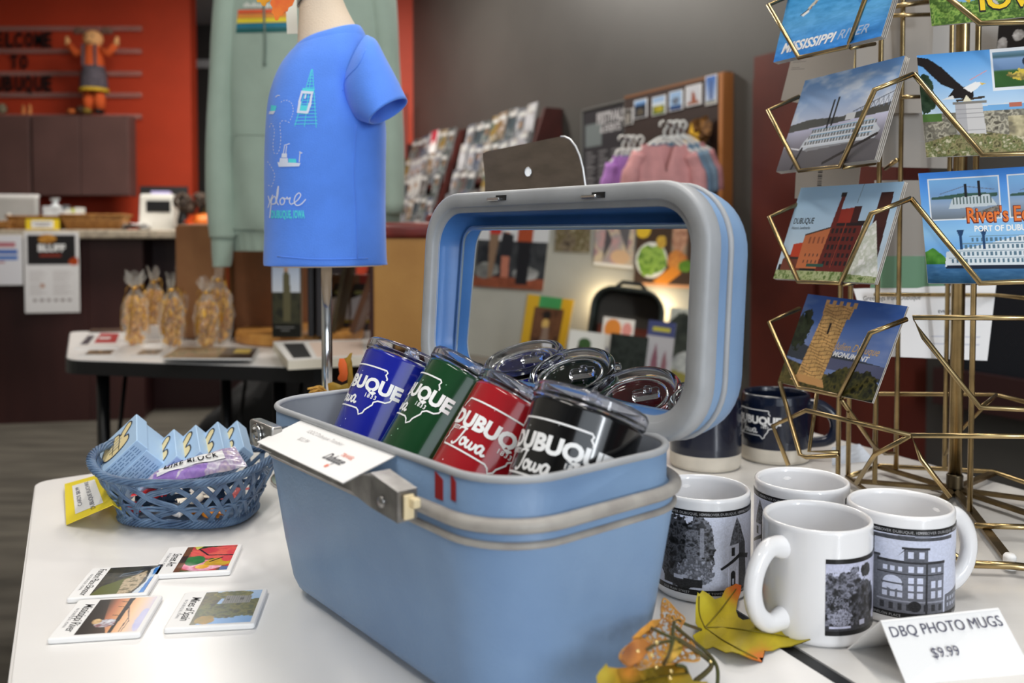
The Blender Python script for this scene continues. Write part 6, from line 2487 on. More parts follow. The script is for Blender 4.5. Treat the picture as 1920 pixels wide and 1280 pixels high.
m.add(lathe([(0, 0), (0.0055, 0), (0.0055, 0.012), (0.004, 0.014), (0, 0.014)], 14), 0, True, xf=Matrix.Translation((p[0], p[1], 0.003)))
m.build('foot_cap', M_PAPER, rack)


# depth of the two visible card faces as a function of the pixel column
def YL(px, off=0.0):           # left face: near edge right
    return 0.992 - (px - 1455) * (0.992 - 0.850) / (1645 - 1455) + off


def YF(px, off=0.0):           # front face
    return 0.842 - (px - 1737) * (0.842 - 0.776) / (2093 - 1737) + off


def pw(pts, r=0.0026):
    """pts: (px, py, Y)"""
    return ([rw(W(*p)) for p in pts], r)


for dy in (0,):
    # left pockets: corner, down to the card foot, along it, up the near side
    for (c1, b1, b2, u, k) in (((1441, 10), (1498, 108), (1590, 88), (1629, -20), (1690, -60)), ((1440, 207), (1499, 320), (1576, 312), (1640, 168), (1712, 139)),
                               ((1442, 407), (1497, 528), (1576, 531), (1634, 400), (1708, 372)), ((1442, 604), (1497, 726), (1574, 742), (1632, 624), (1700, 598))):
        w1 = pw([(c1[0] + 58, c1[1] - 26, 1.0), (c1[0], c1[1], 0.985), (b1[0], b1[1], 0.942), (b2[0], b2[1], 0.895), (u[0], u[1], 0.838), (k[0], k[1], 0.846)], 0.0026)
        w2 = pw([(b2[0] + 6, b2[1] + 2, 0.896), (1640, b2[1] - 6, 0.93)], 0.0022)
        rpart('card_pocket', [w1, w2])
    # front pockets: from the corner down to the foot of the card
    for k, b in (((1686, -78), (1838, 44)), ((1714, 139), (1842, 291)), ((1708, 372), (1838, 531))):
        rpart('card_pocket', [pw([(k[0], k[1], 0.846), (b[0], b[1], 0.798), (2000, b[1] - 6, 0.775)], 0.0028)])
# empty pockets lower down
rpart('card_pocket', [pw([(1990, 596, 0.80), (1711, 595, 0.85), (1732, 632, 0.845), (1838, 764, 0.80), (1990, 770, 0.78)], 0.0026)])
rpart('card_pocket', [pw([(1990, 818, 0.80), (1709, 816, 0.85), (1727, 860, 0.845), (1782, 932, 0.83)], 0.0026), pw([(1709, 816, 0.85), (1640, 852, 0.89), (1606, 905, 0.93)], 0.0026)])
rpart('card_pocket', [pw([(1462, 716, 0.985), (1500, 852, 0.945), (1512, 857, 0.94), (1572, 853, 0.90)], 0.0026), pw([(1532, 737, 0.96), (1517, 846, 0.95), (1572, 847, 0.93)], 0.0022)])
rpart('card_pocket', [pw([(1709, 816, 0.85), (1512, 769, 0.95), (1449, 798, 0.985), (1478, 872, 0.96)], 0.0026)])
rpart('card_pocket', [pw([(1578, 750, 0.895), (1640, 838, 0.99), (1660, 850, 1.04), (1676, 850, 1.09)], 0.0024)])
rpart('card_pocket', [pw([(1838, 764, 0.80), (1868, 740, 1.0), (1804, 804, 1.04), (1772, 853, 1.08)], 0.0020)])
rpart('rack_hoop', [pw([(1640, 738, 1.10), (1868, 740, 1.12), (1935, 756, 1.0)], 0.0026)])
rpart('rack_hoop', [pw([(1640, 552, 1.10), (1868, 553, 1.13), (1935, 560, 1.0)], 0.0026)])
rpart('rack_hoop', [pw([(1676, 12, 1.08), (1750, 2, 1.09)], 0.003), pw([(1672, 29, 1.08), (1750, 27, 1.09)], 0.0026)])
rpart('rack_hoop', [pw([(1690, 182, 1.08), (1726, 181, 1.08)], 0.0026), pw([(1660, 316, 1.06), (1682, 300, 1.02)], 0.0026)])

# ------------------------------------------------------------------ postcards
def sky(p, c0=(150, 180, 220), c1=(70, 120, 190), y0=0.4, seed=1, cloud=0.5):
    p.vgrad([(y0, c0), (1, c1)])
    n = np.clip((p.N(2.2, seed, 4, 5) - 0.52) * 5, 0, 1) * cloud
    p.c = p.c * (1 - n[..., None]) + np.array([235, 238, 245.0]) * n[..., None]
    return p


def pc_mississippi():
    p = Pic(1.45, 150, (70, 150, 220))
    p.vgrad([(0, (60, 140, 226)), (0.35, (96, 170, 226)), (0.7, (60, 150, 214)), (1, (30, 70, 100))])
    p.c += ((p.N(9, 2, 3, 30) - 0.5) * 44)[..., None]
    p.foliage(p.P([(0, 0.8), (0.5, 0.98), (0.62, 1), (0, 1)]), [(20, 30, 26), (40, 60, 50), (60, 80, 70)], 14, 3)
    for k in range(9):
        p.line([(0.36 + k * 0.055, 0.5 + k * 0.045), (0.40 + k * 0.055, 0.54 + k * 0.045)], 0.035, (206, 200, 186))
        p.line([(0.385 + k * 0.055, 0.5 + k * 0.045), (0.40 + k * 0.055, 0.52 + k * 0.045)], 0.014, (150, 110, 80))
    p.poly([(0.26, 0.46), (0.36, 0.50), (0.38, 0.47), (0.30, 0.43)], (236, 236, 236)).line([(0.26, 0.45), (0.36, 0.5)], 0.012, (40, 50, 60))
    p.poly([(1.08, 0.62), (1.10, 0.88), (1.22, 0.9), (1.28, 0.66), (1.18, 0.58)], (40, 44, 52)).rect(1.1, 0.66, 1.16, 0.76, (160, 90, 96)).rect(1.1, 0.74, 1.15, 0.86, (200, 206, 212))
    p.poly([(1.0, 0.5), (1.45, 0.8), (1.45, 0.6), (1.1, 0.4)], (40, 100, 180), 0.4)
    return p


def pc_steamboat():
    p = sky(Pic(1.45, 150), (214, 216, 232), (96, 146, 208), 0.42, 5, 0.7)
    p.vgrad([(0, (96, 92, 98)), (0.2, (120, 116, 124)), (0.45, (206, 206, 232))], p.R(0, 0, 1.45, 0.46))
    p.poly([(0, 0.42), (0, 0.50), (0.3, 0.53), (0.8, 0.50), (1.45, 0.56), (1.45, 0.47), (0.7, 0.44)], (84, 84, 82))
    p.line([(0.95, 0.53), (1.45, 0.66)], 0.012, (120, 130, 150))
    for k in range(8):
        p.line([(1.0 + k * 0.06, 0.53), (1.03 + k * 0.06, 0.56 + k * 0.012)], 0.008, (110, 120, 140)).line([(1.06 + k * 0.06, 0.53), (1.03 + k * 0.06, 0.56 + k * 0.012)], 0.008, (110, 120, 140))
    p.poly([(0.28, 0.22), (0.32, 0.30), (0.45, 0.40), (1.25, 0.44), (1.40, 0.30), (1.36, 0.22), (0.4, 0.18)], (206, 212, 222))
    for j, y in enumerate((0.25, 0.31, 0.37)):
        for k in range(22):
            x = 0.34 + 0.03 * j + k * 0.043
            p.rect(x, y, x + 0.026, y + 0.034, (120, 122, 124))
        p.rect(0.3 + 0.05 * j, y - 0.012, 1.36 - 0.03 * j, y - 0.002, (232, 234, 240))
        p.rect(0.4, y + 0.036, 1.3, y + 0.044, (110, 170, 206))
    p.rect(0.60, 0.40, 0.63, 0.70, (40, 40, 44)).rect(0.66, 0.42, 0.685, 0.72, (46, 46, 50)).rect(0.86, 0.45, 1.0, 0.52, (214, 216, 220))
    p.poly([(0.24, 0.16), (0.42, 0.22), (1.35, 0.22), (1.45, 0.18), (1.45, 0), (0.24, 0)], (94, 92, 94), 0.55)
    p.line([(0.32, 0.22), (0.24, 0.0)], 0.03, (40, 38, 42)).line([(1.38, 0.26), (0.72, 0.03)], 0.03, (52, 48, 48))
    p.line([(0.02, 0.26), (0.28, 0.21)], 0.014, (236, 236, 242))
    return p


def pc_landmarks():
    p = Pic(1.45, 160)
    p.vgrad([(0.2, (206, 222, 236)), (1, (160, 198, 230))])
    p.foliage(p.R(0, 0, 1.45, 0.10), [(96, 120, 60), (190, 196, 150), (130, 150, 90)], 26, 2)
    p.rect(0.02, 0.10, 1.3, 0.16, (40, 36, 36))
    p.poly([(0.06, 0.10), (0.06, 0.22), (0.36, 0.24), (0.36, 0.10)], (120, 66, 52)).rect(0.08, 0.22, 0.5, 0.26, (60, 50, 46))
    p.poly([(0.16, 0.24), (0.16, 0.38), (0.32, 0.40), (0.32, 0.24)], (196, 70, 44))
    p.poly([(0.30, 0.12), (0.30, 0.47), (0.66, 0.55), (0.72, 0.12)], (202, 118, 76)).poly([(0.30, 0.47), (0.66, 0.55), (0.66, 0.565), (0.30, 0.485)], (50, 40, 40))
    p.windows(0.36, 0.36, 0.62, 0.48, 4, 1, (150, 84, 60), 0.4, 0.6).windows(0.36, 0.16, 0.6, 0.3, 4, 2, (110, 70, 60), 0.3, 0.5)
    p.poly([(0.60, 0.10), (0.66, 0.60), (1.08, 0.60), (1.06, 0.10)], (108, 44, 38)).rect(0.66, 0.57, 1.1, 0.62, (44, 34, 36))
    p.windows(0.66, 0.14, 1.02, 0.56, 6, 5, (44, 34, 36), 0.55, 0.55)
    p.poly([(0.70, 0.60), (0.70, 0.74), (1.0, 0.77), (1.0, 0.60)], (156, 52, 40)).rect(0.9, 0.6, 1.0, 0.77, (72, 34, 34))
    p.poly([(0.64, 0.55), (0.68, 0.90), (0.73, 0.90), (0.72, 0.55)], (110, 42, 36)).rect(0.665, 0.88, 0.74, 0.92, (40, 30, 30))
    p.line([(0.80, 0.14), (0.86, 0.74)], 0.012, (150, 60, 44))
    p.poly([(1.22, 0.08), (1.20, 0.90), (1.36, 0.90), (1.40, 0.08)], (64, 36, 34)).rect(1.2, 0.55, 1.36, 0.88, (72, 40, 36))
    p.line([(0.92, 0.8), (0.94, 1.0)], 0.006, (110, 120, 130))
    p.foliage(p.P([(1.02, 0.08), (1.12, 0.5), (1.24, 0.62), (1.45, 0.1), (1.45, 0.06)]), [(236, 238, 232), (206, 212, 196), (250, 250, 248)], 16, 8)
    p.rect(0.45, 0.14, 0.7, 0.17, (50, 90, 80))
    return p


def pc_monument():
    p = Pic(1.45, 160)
    p.vgrad([(0.35, (120, 140, 190)), (1, (44, 84, 160))])
    n = np.clip((p.N(1.6, 4, 4, 4) - 0.5) * 4, 0, 1) * 0.35 * (p.y > 0.4)
    p.c = p.c * (1 - n[..., None]) + np.array([190, 190, 206.0]) * n[..., None]
    p.poly([(0, 0.3), (0, 0.50), (0.3, 0.44), (1.45, 0.36), (1.45, 0.2)], (60, 66, 76)).rect(0.6, 0.24, 1.45, 0.36, (92, 96, 126))
    p.foliage(p.P([(0, 0), (0, 0.28), (0.4, 0.22), (0.75, 0.18), (0.75, 0)]), [(70, 66, 34), (104, 92, 50), (50, 50, 28)], 12, 6)
    p.blob(1.1, 0.06, 0.42, 0.24, [(30, 32, 18), (62, 62, 30), (90, 84, 40), (24, 26, 16)], 14, 9, 0.5)
    p.blob(0.1, 0.62, 0.14, 0.22, [(30, 36, 26), (50, 60, 40)], 20, 12, 0.8)
    p.poly([(0.26, 0.10), (0.36, 0.86), (0.73, 0.86), (0.66, 0.10)], (206, 164, 104))
    p.poly([(0.34, 0.80), (0.33, 0.92), (0.78, 0.92), (0.76, 0.78)], (196, 152, 96))
    for k in range(5):
        p.rect(0.33 + k * 0.105, 0.90, 0.385 + k * 0.105, 0.965, (188, 146, 96))
    mk = p.P([(0.26, 0.10), (0.36, 0.86), (0.33, 0.96), (0.78, 0.96), (0.73, 0.80), (0.66, 0.10)])
    for k in range(22):
        yy = 0.12 + k * 0.037
        p.put(mk & (np.abs(p.y - yy - 0.012 * np.sin(p.x * 20 + k)) < 0.004), (120, 86, 54), 0.8)
        p.put(mk & (np.abs(((p.x + 0.06 * (k % 2)) * 8 + 0.2 * p.N(9, k)) % 1 - 0.5) < 0.045) & (p.y > yy) & (p.y < yy + 0.037), (140, 102, 64), 0.7)
    p.c = np.where(mk[..., None], p.c * (0.85 + 0.35 * p.N(12, 3)[..., None]), p.c)
    p.rect(0.50, 0.60, 0.53, 0.72, (40, 34, 36))
    p.poly([(0.18, 0.06), (0.28, 0.14), (0.68, 0.12), (0.74, 0.04)], (206, 156, 100))
    return p


def pc_iowa():
    p = Pic(1.5, 130)
    p.foliage(p.R(0, 0, 1.5, 1), [(50, 84, 34), (96, 130, 56), (70, 104, 44), (150, 176, 100)], 9, 3)
    p.foliage(p.R(0, 0, 1.5, 0.5), [(70, 110, 44), (150, 180, 90), (60, 90, 40), (110, 144, 70)], 22, 5)
    p.ell(0.32, 0.46, 0.24, 0.27, (120, 172, 214))
    p.poly([(0.16, 0.42), (0.22, 0.68), (0.33, 0.74), (0.40, 0.62), (0.46, 0.42), (0.42, 0.30), (0.26, 0.26), (0.18, 0.30)], (238, 196, 40))
    p.poly([(0.22, 0.56), (0.44, 0.46), (0.52, 0.28), (0.40, 0.38), (0.24, 0.48)], (40, 36, 34)).poly([(0.46, 0.34), (0.60, 0.12), (0.56, 0.10), (0.44, 0.30)], (190, 190, 190))
    p.ell(0.30, 0.72, 0.06, 0.05, (30, 28, 28)).poly([(0.2, 0.3), (0.34, 0.18), (0.38, 0.24)], (206, 180, 60))
    return p


def pc_eagle():
    p = Pic(1.5, 170)
    p.vgrad([(0.4, (206, 226, 244)), (1, (90, 160, 230))])
    p.foliage(p.P([(0, 0), (0, 0.42), (0.4, 0.42), (1.5, 0.44), (1.5, 0)]), [(150, 146, 130), (110, 106, 96), (196, 190, 170), (90, 86, 76)], 20, 2)
    p.rect(0.5, 0.42, 1.5, 0.47, (120, 176, 226)).line([(0.5, 0.47), (1.5, 0.50)], 0.008, (220, 226, 232))
    p.rect(0, 0.34, 0.16, 0.42, (84, 120, 60)).blob(0.04, 0.62, 0.08, 0.2, [(30, 50, 34), (60, 80, 60)], 20, 3, 0.7)
    p.foliage(p.R(0.70, 0.12, 1.5, 0.36), [(206, 196, 160), (170, 160, 128), (120, 114, 96)], 14, 7)
    p.foliage(p.P([(0, 0), (0, 0.14), (0.2, 0.2), (0.5, 0.22), (0.8, 0.16), (1.0, 0.14), (1.5, 0.1), (1.5, 0)]), [(70, 70, 44), (160, 150, 110), (96, 106, 60), (206, 196, 170)], 26, 11)
    p.blob(1.08, 0.12, 0.16, 0.1, [(60, 100, 40), (110, 150, 60)], 20, 4, 0.6)
    p.poly([(0.28, 0.22), (0.28, 0.50), (0.50, 0.52), (0.52, 0.20)], (206, 204, 204))
    for k in range(7):
        p.rect(0.28, 0.24 + k * 0.04, 0.51, 0.244 + k * 0.04, (150, 148, 150))
    p.rect(0.28, 0.2, 0.37, 0.5, (150, 150, 156), 0.5).rect(0.26, 0.495, 0.54, 0.515, (130, 126, 120)).line([(0.3, 0.53), (0.52, 0.55)], 0.02, (60, 50, 40))
    p.poly([(0.0, 0.98), (0.09, 0.96), (0.20, 0.86), (0.30, 0.73), (0.36, 0.66), (0.44, 0.64), (0.44, 0.56), (0.38, 0.52), (0.34, 0.55), (0.22, 0.56), (0.28, 0.64), (0.18, 0.70), (0.10, 0.80), (0.04, 0.88), (0.0, 0.90)], (34, 28, 28))
    p.poly([(0.36, 0.65), (0.46, 0.70), (0.52, 0.69), (0.48, 0.64), (0.42, 0.60)], (240, 240, 240)).poly([(0.50, 0.69), (0.55, 0.675), (0.51, 0.665)], (230, 190, 60))
    p.poly([(0.35, 0.52), (0.38, 0.58), (0.42, 0.52)], (232, 226, 200)).poly([(0.18, 0.55), (0.27, 0.585), (0.28, 0.55)], (230, 230, 228))
    p.line([(0.42, 0.72), (0.56, 0.80)], 0.008, (216, 150, 160))
    p.rect(0.60, 0.60, 1.5, 1.02, (232, 236, 242))
    p.vgrad([(0.62, (50, 90, 44)), (0.78, (60, 100, 50)), (0.80, (110, 140, 180)), (0.9, (130, 160, 200)), (0.92, (70, 100, 110)), (1, (150, 190, 230))], p.R(0.62, 0.63, 1.5, 0.97))
    p.blob(1.0, 0.74, 0.26, 0.07, [(230, 206, 60), (206, 180, 90), (120, 110, 60)], 26, 5, 0.5)
    p.blob(0.9, 0.86, 0.05, 0.05, [(30, 40, 60), (40, 50, 70)], 20, 6)
    p.poly([(0.96, 0.50), (1.02, 0.55), (1.06, 0.53), (1.01, 0.46)], (206, 90, 140))
    p.rect(0.72, 0.44, 0.82, 0.48, (190, 110, 90)).rect(0.86, 0.44, 0.95, 0.50, (170, 140, 110))
    return p


def pc_river():
    p = Pic(1.5, 180, (66, 136, 226))
    p.vgrad([(0, (60, 130, 220)), (0.45, (150, 200, 240)), (1, (66, 136, 226))])
    for x0, x1 in ((0.07, 0.66), (0.72, 1.4)):
        p.rect(x0, 0.56, x1, 0.94, (236, 238, 242))
        q = p.R(x0 + 0.012, 0.572, x1 - 0.012, 0.928)
        p.vgrad([(0.57, (110, 120, 130)), (0.70, (150, 170, 196)), (0.80, (120, 160, 206)), (0.93, (130, 186, 236))], q)
        p.poly([(x0 + 0.02, 0.77), (x0 + 0.3, 0.80), (x1 - 0.02, 0.79), (x1 - 0.02, 0.76), (x0 + 0.02, 0.75)], (60, 90, 80))
        p.line([(x0 + 0.1, 0.80), (x0 + 0.3, 0.86), (x1 - 0.05, 0.82)], 0.008, (110, 130, 160))
        p.poly([(x0 + 0.16, 0.66), (x0 + 0.2, 0.76), (x0 + 0.5, 0.78), (x0 + 0.56, 0.68)], (196, 206, 212))
        for k in range(12):
            p.rect(x0 + 0.2 + k * 0.028, 0.70, x0 + 0.212 + k * 0.028, 0.76, (90, 110, 110))
        p.rect(x0 + 0.30, 0.76, x0 + 0.325, 0.88, (34, 34, 40)).rect(x0 + 0.41, 0.76, x0 + 0.435, 0.90, (34, 34, 40))
        p.foliage(p.P([(x0 + 0.25, 0.575), (x0 + 0.5, 0.66), (x1 - 0.02, 0.68), (x1 - 0.02, 0.575)]), [(150, 140, 130), (90, 86, 80), (206, 200, 190)], 30, 8)
    p.vgrad([(0, (40, 80, 110)), (0.16, (70, 120, 170))], p.R(0, 0, 1.5, 0.17))
    p.c += np.where(p.R(0, 0, 1.5, 0.17), (p.N(12, 2, 3, 40) - 0.5) * 40, 0)[..., None]
    p.foliage(p.P([(0, 0.17), (0, 0.28), (0.07, 0.32), (0.16, 0.24), (0.2, 0.17)]), [(50, 110, 40), (90, 150, 60)], 14, 3)
    p.poly([(0.16, 0.15), (0.18, 0.28), (0.5, 0.34), (1.0, 0.46), (1.3, 0.46), (1.5, 0.44), (1.5, 0.14)], (222, 230, 236))
    p.poly([(0.16, 0.13), (0.18, 0.16), (1.5, 0.16), (1.5, 0.12)], (30, 40, 60))
    for j in range(4):
        y = 0.18 + j * 0.062
        for k in range(26):
            x = 0.22 + 0.06 * j + k * 0.038
            if x < 1.45 - 0.02 * j:
                p.rect(x, y, x + 0.018, y + 0.034, (90, 120, 140))
        p.rect(0.2 + 0.06 * j, y + 0.042, 1.5, y + 0.048, (120, 150, 170))
    for x in (0.30, 0.49):
        p.rect(x, 0.30, x + 0.022, 0.45, (40, 70, 110)).poly([(x - 0.02, 0.47), (x + 0.042, 0.47), (x + 0.025, 0.42), (x - 0.003, 0.42)], (40, 70, 110))
    return p


M_BACK = mat('card_back', (222, 217, 210), 0.65)


def quad_card(name, label, cs, Y, pic, group, texts=(), mats=(), thick=0.00035, off=0.0):
    """cs: pixel corners bl, br, tr, tl ; Y: depths at the four corners"""
    P = [W(c[0], c[1], y) for c, y in zip(cs, Y)]
    n = (P[1] - P[0]).cross(P[3] - P[0]).normalized()
    P[2] = PL(cs[2][0], cs[2][1], P[0], n)
    P = [p - n * off for p in P]
    o = sum(P, Vector()) / 4
    f = quad_map(*[p - o for p in P])
    w, h = (P[1] - P[0]).length, (P[3] - P[0]).length
    nn = np.array(tuple(n))
    m = MB()
    v, q = gridf(f, 2, 2)
    v2 = v - nn * thick
    m.add((np.concatenate([v, v2]), [(0, 1, 3, 2), (4, 6, 7, 5), (0, 4, 5, 1), (1, 5, 7, 3), (3, 7, 6, 2), (2, 6, 4, 0)]), 0)
    if pic is not None:
        v, q = pic.geo(f)
        m.add((v + nn * 0.00006, q), 1, False, pic.cols())
    for s, x, y, hh, bold, shear, mi, xs, dz in texts:
        t2 = text2(s, hh * h, bold, shear, 'LEFT', 1.0, 1.0)
        if s == 'Iowa':
            t2 = move(script_iowa(0.11), 0.1, 0, 0, hh * h)
        t2[0][:, 0] *= xs * w / t2[0][:, 0].max()
        vv, ff = slice_x(t2, w / 12)
        U, V = vv[:, 0] / w + x, vv[:, 1] / h + y
        m.add((f(U, V) + nn * (0.00018 + dz), ff), mi + 2)
    ob = m.build(name, [M_BACK, M_PRINT] + list(mats), None, Matrix.Translation(o))
    return tag(ob, label, 'postcard', group)


M_INKW, M_INKK, M_INKY, M_INKO = M_WHITEINK, M_INK, mat('yellow_ink', (246, 206, 40), 0.4), mat('orange_ink', (232, 120, 50), 0.4)
YLc = lambda cs: (0.990, 0.852, 0.862, 1.000)
YFc = lambda cs: (0.842, 0.776, 0.792, 0.856)
STK = (('blue MISSISSIPPI RIVER', ((1450, 117), (1652, 68), (1706, -104), (1491, -62)), 'L', pc_mississippi, (('MISSISSIPPI', 0.06, 0.075, 0.105, 0.03, 0.3, 0, 0.53, 0.0001), ('RIVER', 0.60, 0.085, 0.105, 0.01, 0.3, 1, 0.27, 0)), (M_INKW, mat('pale_navy_ink', (168, 190, 222), 0.4)), 7),
       ('white steamboat', ((1455, 322), (1640, 299), (1697, 104), (1510, 151)), 'L', pc_steamboat, (), (), 6),
       ('red brick DUBUQUE landmarks', ((1450, 522), (1640, 531), (1696, 340), (1502, 352)), 'L', pc_landmarks, (('DUBUQUE', 0.035, 0.60, 0.065, 0.01, 0, 0, 0.22, 0), ('Historic Landmarks', 0.035, 0.54, 0.033, 0, 0, 0, 0.2, 0)), (M_INKK,), 4),
       ('stone tower monument', ((1458, 716), (1635, 755), (1702, 574), (1515, 551)), 'L', pc_monument, (('Julien Dubuque', 0.48, 0.46, 0.085, 0.006, 0.35, 1, 0.43, 0), ('MONUMENT', 0.48, 0.385, 0.055, 0.03, 0.25, 0, 0.36, 0)), (M_INKW, mat('tan_ink', (206, 170, 110), 0.4)), 2),
       ('green IOWA goldfinch', ((1747, 49), (2093, 14), (2080, -190), (1728, -150)), 'F', pc_iowa, (('IOWA', 0.275, 0.098, 0.20, 0.06, 0, 1, 0.50, 0), ('IOWA', 0.278, 0.105, 0.185, 0.03, 0, 0, 0.49, 0.0002)), (M_INKY, M_INKK), 3),
       ('eagle statue', ((1737, 295), (2093, 280), (2078, 74), (1719, 104)), 'F', pc_eagle, (), (), 3),
       ("blue white-riverboat", ((1740, 531), (2093, 531), (2078, 302), (1722, 325)), 'F', pc_river, (("River's Edge", 0.245, 0.535, 0.135, 0.05, 0, 1, 0.42, 0), ("River's Edge", 0.248, 0.54, 0.13, 0.02, 0, 0, 0.415, 0.0002), ('PORT OF DUBUQUE', 0.285, 0.455, 0.052, 0.03, 0, 2, 0.36, 0)), (M_INKO, mat('brick_ink', (120, 40, 30), 0.4), M_INKW), 3))
WHICH = ('second', 'third', 'fourth', 'fifth', 'sixth', 'seventh')
for nm, cs, face, pf, tx, mts, cnt in STK:
    Y = YLc(cs) if face == 'L' else YFc(cs)
    quad_card('postcard', 'frontmost %s postcard of its rack pocket' % nm, cs, Y, pf(), 'postcards in the wire rack', tx, mts)
    for k in range(1, cnt):
        j = 1.0 if k % 2 else -0.6
        c2 = [(c[0] + j, c[1] + 0.6 * j) for c in cs]
        quad_card('postcard', '%s card from the front in the %s postcard pocket' % (WHICH[k - 1], nm), c2, Y, None, 'postcards in the wire rack', off=0.0011 * k)
# backs of cards in the far pockets: white stock, rack shade greyed into colour


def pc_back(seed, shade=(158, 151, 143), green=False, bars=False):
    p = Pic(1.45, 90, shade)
    for k in range(7):
        p.rect(0.06, 0.86 - k * 0.035, 0.06 + 0.32 * (0.6 + 0.4 * ((k * 3 + seed) % 4) / 3), 0.868 - k * 0.035, (110, 108, 106))
    p.rect(0.70, 0.1, 0.704, 0.9, (150, 146, 142))
    for k in range(4):
        p.rect(0.8, 0.3 + k * 0.1, 1.36, 0.304 + k * 0.1, (160, 156, 152))
    if green:
        p.rect(0, 0, 1.45, 0.3, (110, 150, 120))
    if bars:
        for k in range(16):
            p.rect(0.52, 0.1 + k * 0.05, 0.62, 0.1 + k * 0.05 + (0.03 if k % 3 else 0.016), (50, 48, 48))
    return p


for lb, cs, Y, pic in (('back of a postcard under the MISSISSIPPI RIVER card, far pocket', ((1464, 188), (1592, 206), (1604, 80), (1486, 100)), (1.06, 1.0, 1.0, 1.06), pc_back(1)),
                       ('large shade-greyed postcard back between the two card columns, top', ((1594, 212), (1742, 212), (1752, 8), (1600, 20)), (1.10, 1.11, 1.12, 1.11), pc_back(2)),
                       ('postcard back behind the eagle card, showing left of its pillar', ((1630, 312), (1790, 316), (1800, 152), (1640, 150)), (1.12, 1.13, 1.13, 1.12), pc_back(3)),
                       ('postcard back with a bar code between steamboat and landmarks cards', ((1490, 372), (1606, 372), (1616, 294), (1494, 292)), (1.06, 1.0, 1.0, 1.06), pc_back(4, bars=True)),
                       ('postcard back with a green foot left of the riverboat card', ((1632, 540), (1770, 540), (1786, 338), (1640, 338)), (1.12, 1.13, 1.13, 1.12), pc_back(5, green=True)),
                       ('shade-greyed postcard back below the IOWA card', ((1700, 112), (1872, 104), (1880, 30), (1706, 20)), (1.13, 1.13, 1.13, 1.13), pc_back(6)),
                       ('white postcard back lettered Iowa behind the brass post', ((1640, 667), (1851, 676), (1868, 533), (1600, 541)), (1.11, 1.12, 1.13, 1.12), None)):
    if pic is None:
        p = Pic(1.75, 60, (240, 238, 238))
        for k in range(4):
            p.rect(0.9, 0.2 + k * 0.1, 1.6, 0.206 + k * 0.1, (200, 200, 210))
        for k in range(3):
            p.rect(0.36, 0.34 - k * 0.05, 0.46, 0.346 - k * 0.05, (150, 150, 160))
        o = quad_card('postcard', lb, cs, Y, p, 'postcards in the wire rack', (('Greetings from Dubuque', 0.04, 0.82, 0.07, 0.0, 0.35, 0, 0.42, 0), ('Iowa', 0.54, 0.70, 0.17, 0.015, 0.3, 0, 0.22, 0), ('EVENTS', 0.58, 0.63, 0.04, 0.02, 0, 0, 0.12, 0)), (M_INKK,))
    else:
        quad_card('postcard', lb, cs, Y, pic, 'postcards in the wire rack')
p = Pic(1.2, 60, (30, 26, 26))
p.blob(0.4, 0.45, 0.12, 0.16, [(120, 116, 112), (190, 186, 184)], 9, 2)
p.blob(0.8, 0.3, 0.1, 0.2, [(150, 148, 146), (206, 200, 196)], 9, 5)
p.blob(0.1, 0.2, 0.1, 0.2, [(120, 116, 112), (170, 166, 164)], 9, 7)
quad_card('postcard', 'dark postcard with pale shapes at the right edge under IOWA', ((1868, 98), (1990, 92), (1996, 20), (1874, 30)), (1.10, 1.05, 1.05, 1.10), p, 'postcards in the wire rack')
# folded paper scrap behind the navy mug
m = MB()
q = [rpt(1560, 870, 0.002), rpt(1640, 862, 0.002), rpt(1612, 832, 0.022), rpt(1560, 838, 0.03)]
o = sum(q, Vector()) / 4
o.z = TZ
v, f = gridf(quad_map(*[p - o for p in q]), 5, 5)
m.add((v, f), 0)
m.add((v + np.array([0, 0, -0.0012]), f), 0)
tag(m.build('folded_paper', mat('pale_blue_paper', (222, 228, 238), 0.6), None, Matrix.Translation(o)), 'folded white paper lying behind the navy mug at the rack foot', 'paper')
# ================================================================== WILLOW BASKET WITH CARD BOXES
bc_ = T(356, 968)
BX, BY = bc_.x, bc_.y
bk = thing('willow_basket', 'blue woven willow basket of small boxes at the left of the blue case', 'basket', at(BX, BY, TZ, math.radians(-5)))
M_WIL = mat('blue_willow', (106, 132, 162), 0.42, c2=(68, 90, 120), nscale=60, bump=0.3, bscale=400)
HB_ = 0.056


def bpath(t, z):
    """point on the basket wall; t in turns, z 0..1"""
    a = 2 * math.pi * t
    rx = 0.066 + 0.025 * z
    ry = 0.044 + 0.030 * z
    c, s = math.cos(a), math.sin(a)
    e = 0.62
    x = rx * math.copysign(abs(c) ** e, c)
    y = ry * math.copysign(abs(s) ** e, s)
    up = 0.012 * z * max(0.0, -math.cos(a)) ** 2 + 0.004 * z * math.cos(2 * a)
    return np.array([x, y, 0.005 + HB_ * z + up])


def bnorm(t):
    a = 2 * math.pi * t
    n = np.array([math.cos(a) / 0.1, math.sin(a) / 0.07, 0])
    return n / np.linalg.norm(n)


m = MB()
NS = 22
for d in (1, -1):
    for k in range(NS):
        for q in (-1, 0, 1):
            pts = []
            for i in range(11):
                z = i / 10
                t = (k + 0.5 * (d < 0)) / NS + d * (z * 0.085 + q * 0.0040)
                off = d * 0.0011 * math.sin(z * math.pi * 4 + k)
                pts.append(bpath(t, 0.04 + z * 0.93) + bnorm(t) * off)
            m.add(tube(pts, 0.00135, 5), 0, True)
for zc in (0.36,):
    for q in range(2):
        pts = [bpath(t, zc + 0.05 * q) + bnorm(t) * 0.0016 * math.sin(t * 2 * math.pi * NS + q * 3) for t in np.linspace(0, 1, 240)[:-1]]
        m.add(tube(pts, 0.0013, 5, True), 0, True)
m.build('woven_wall', M_WIL, bk)


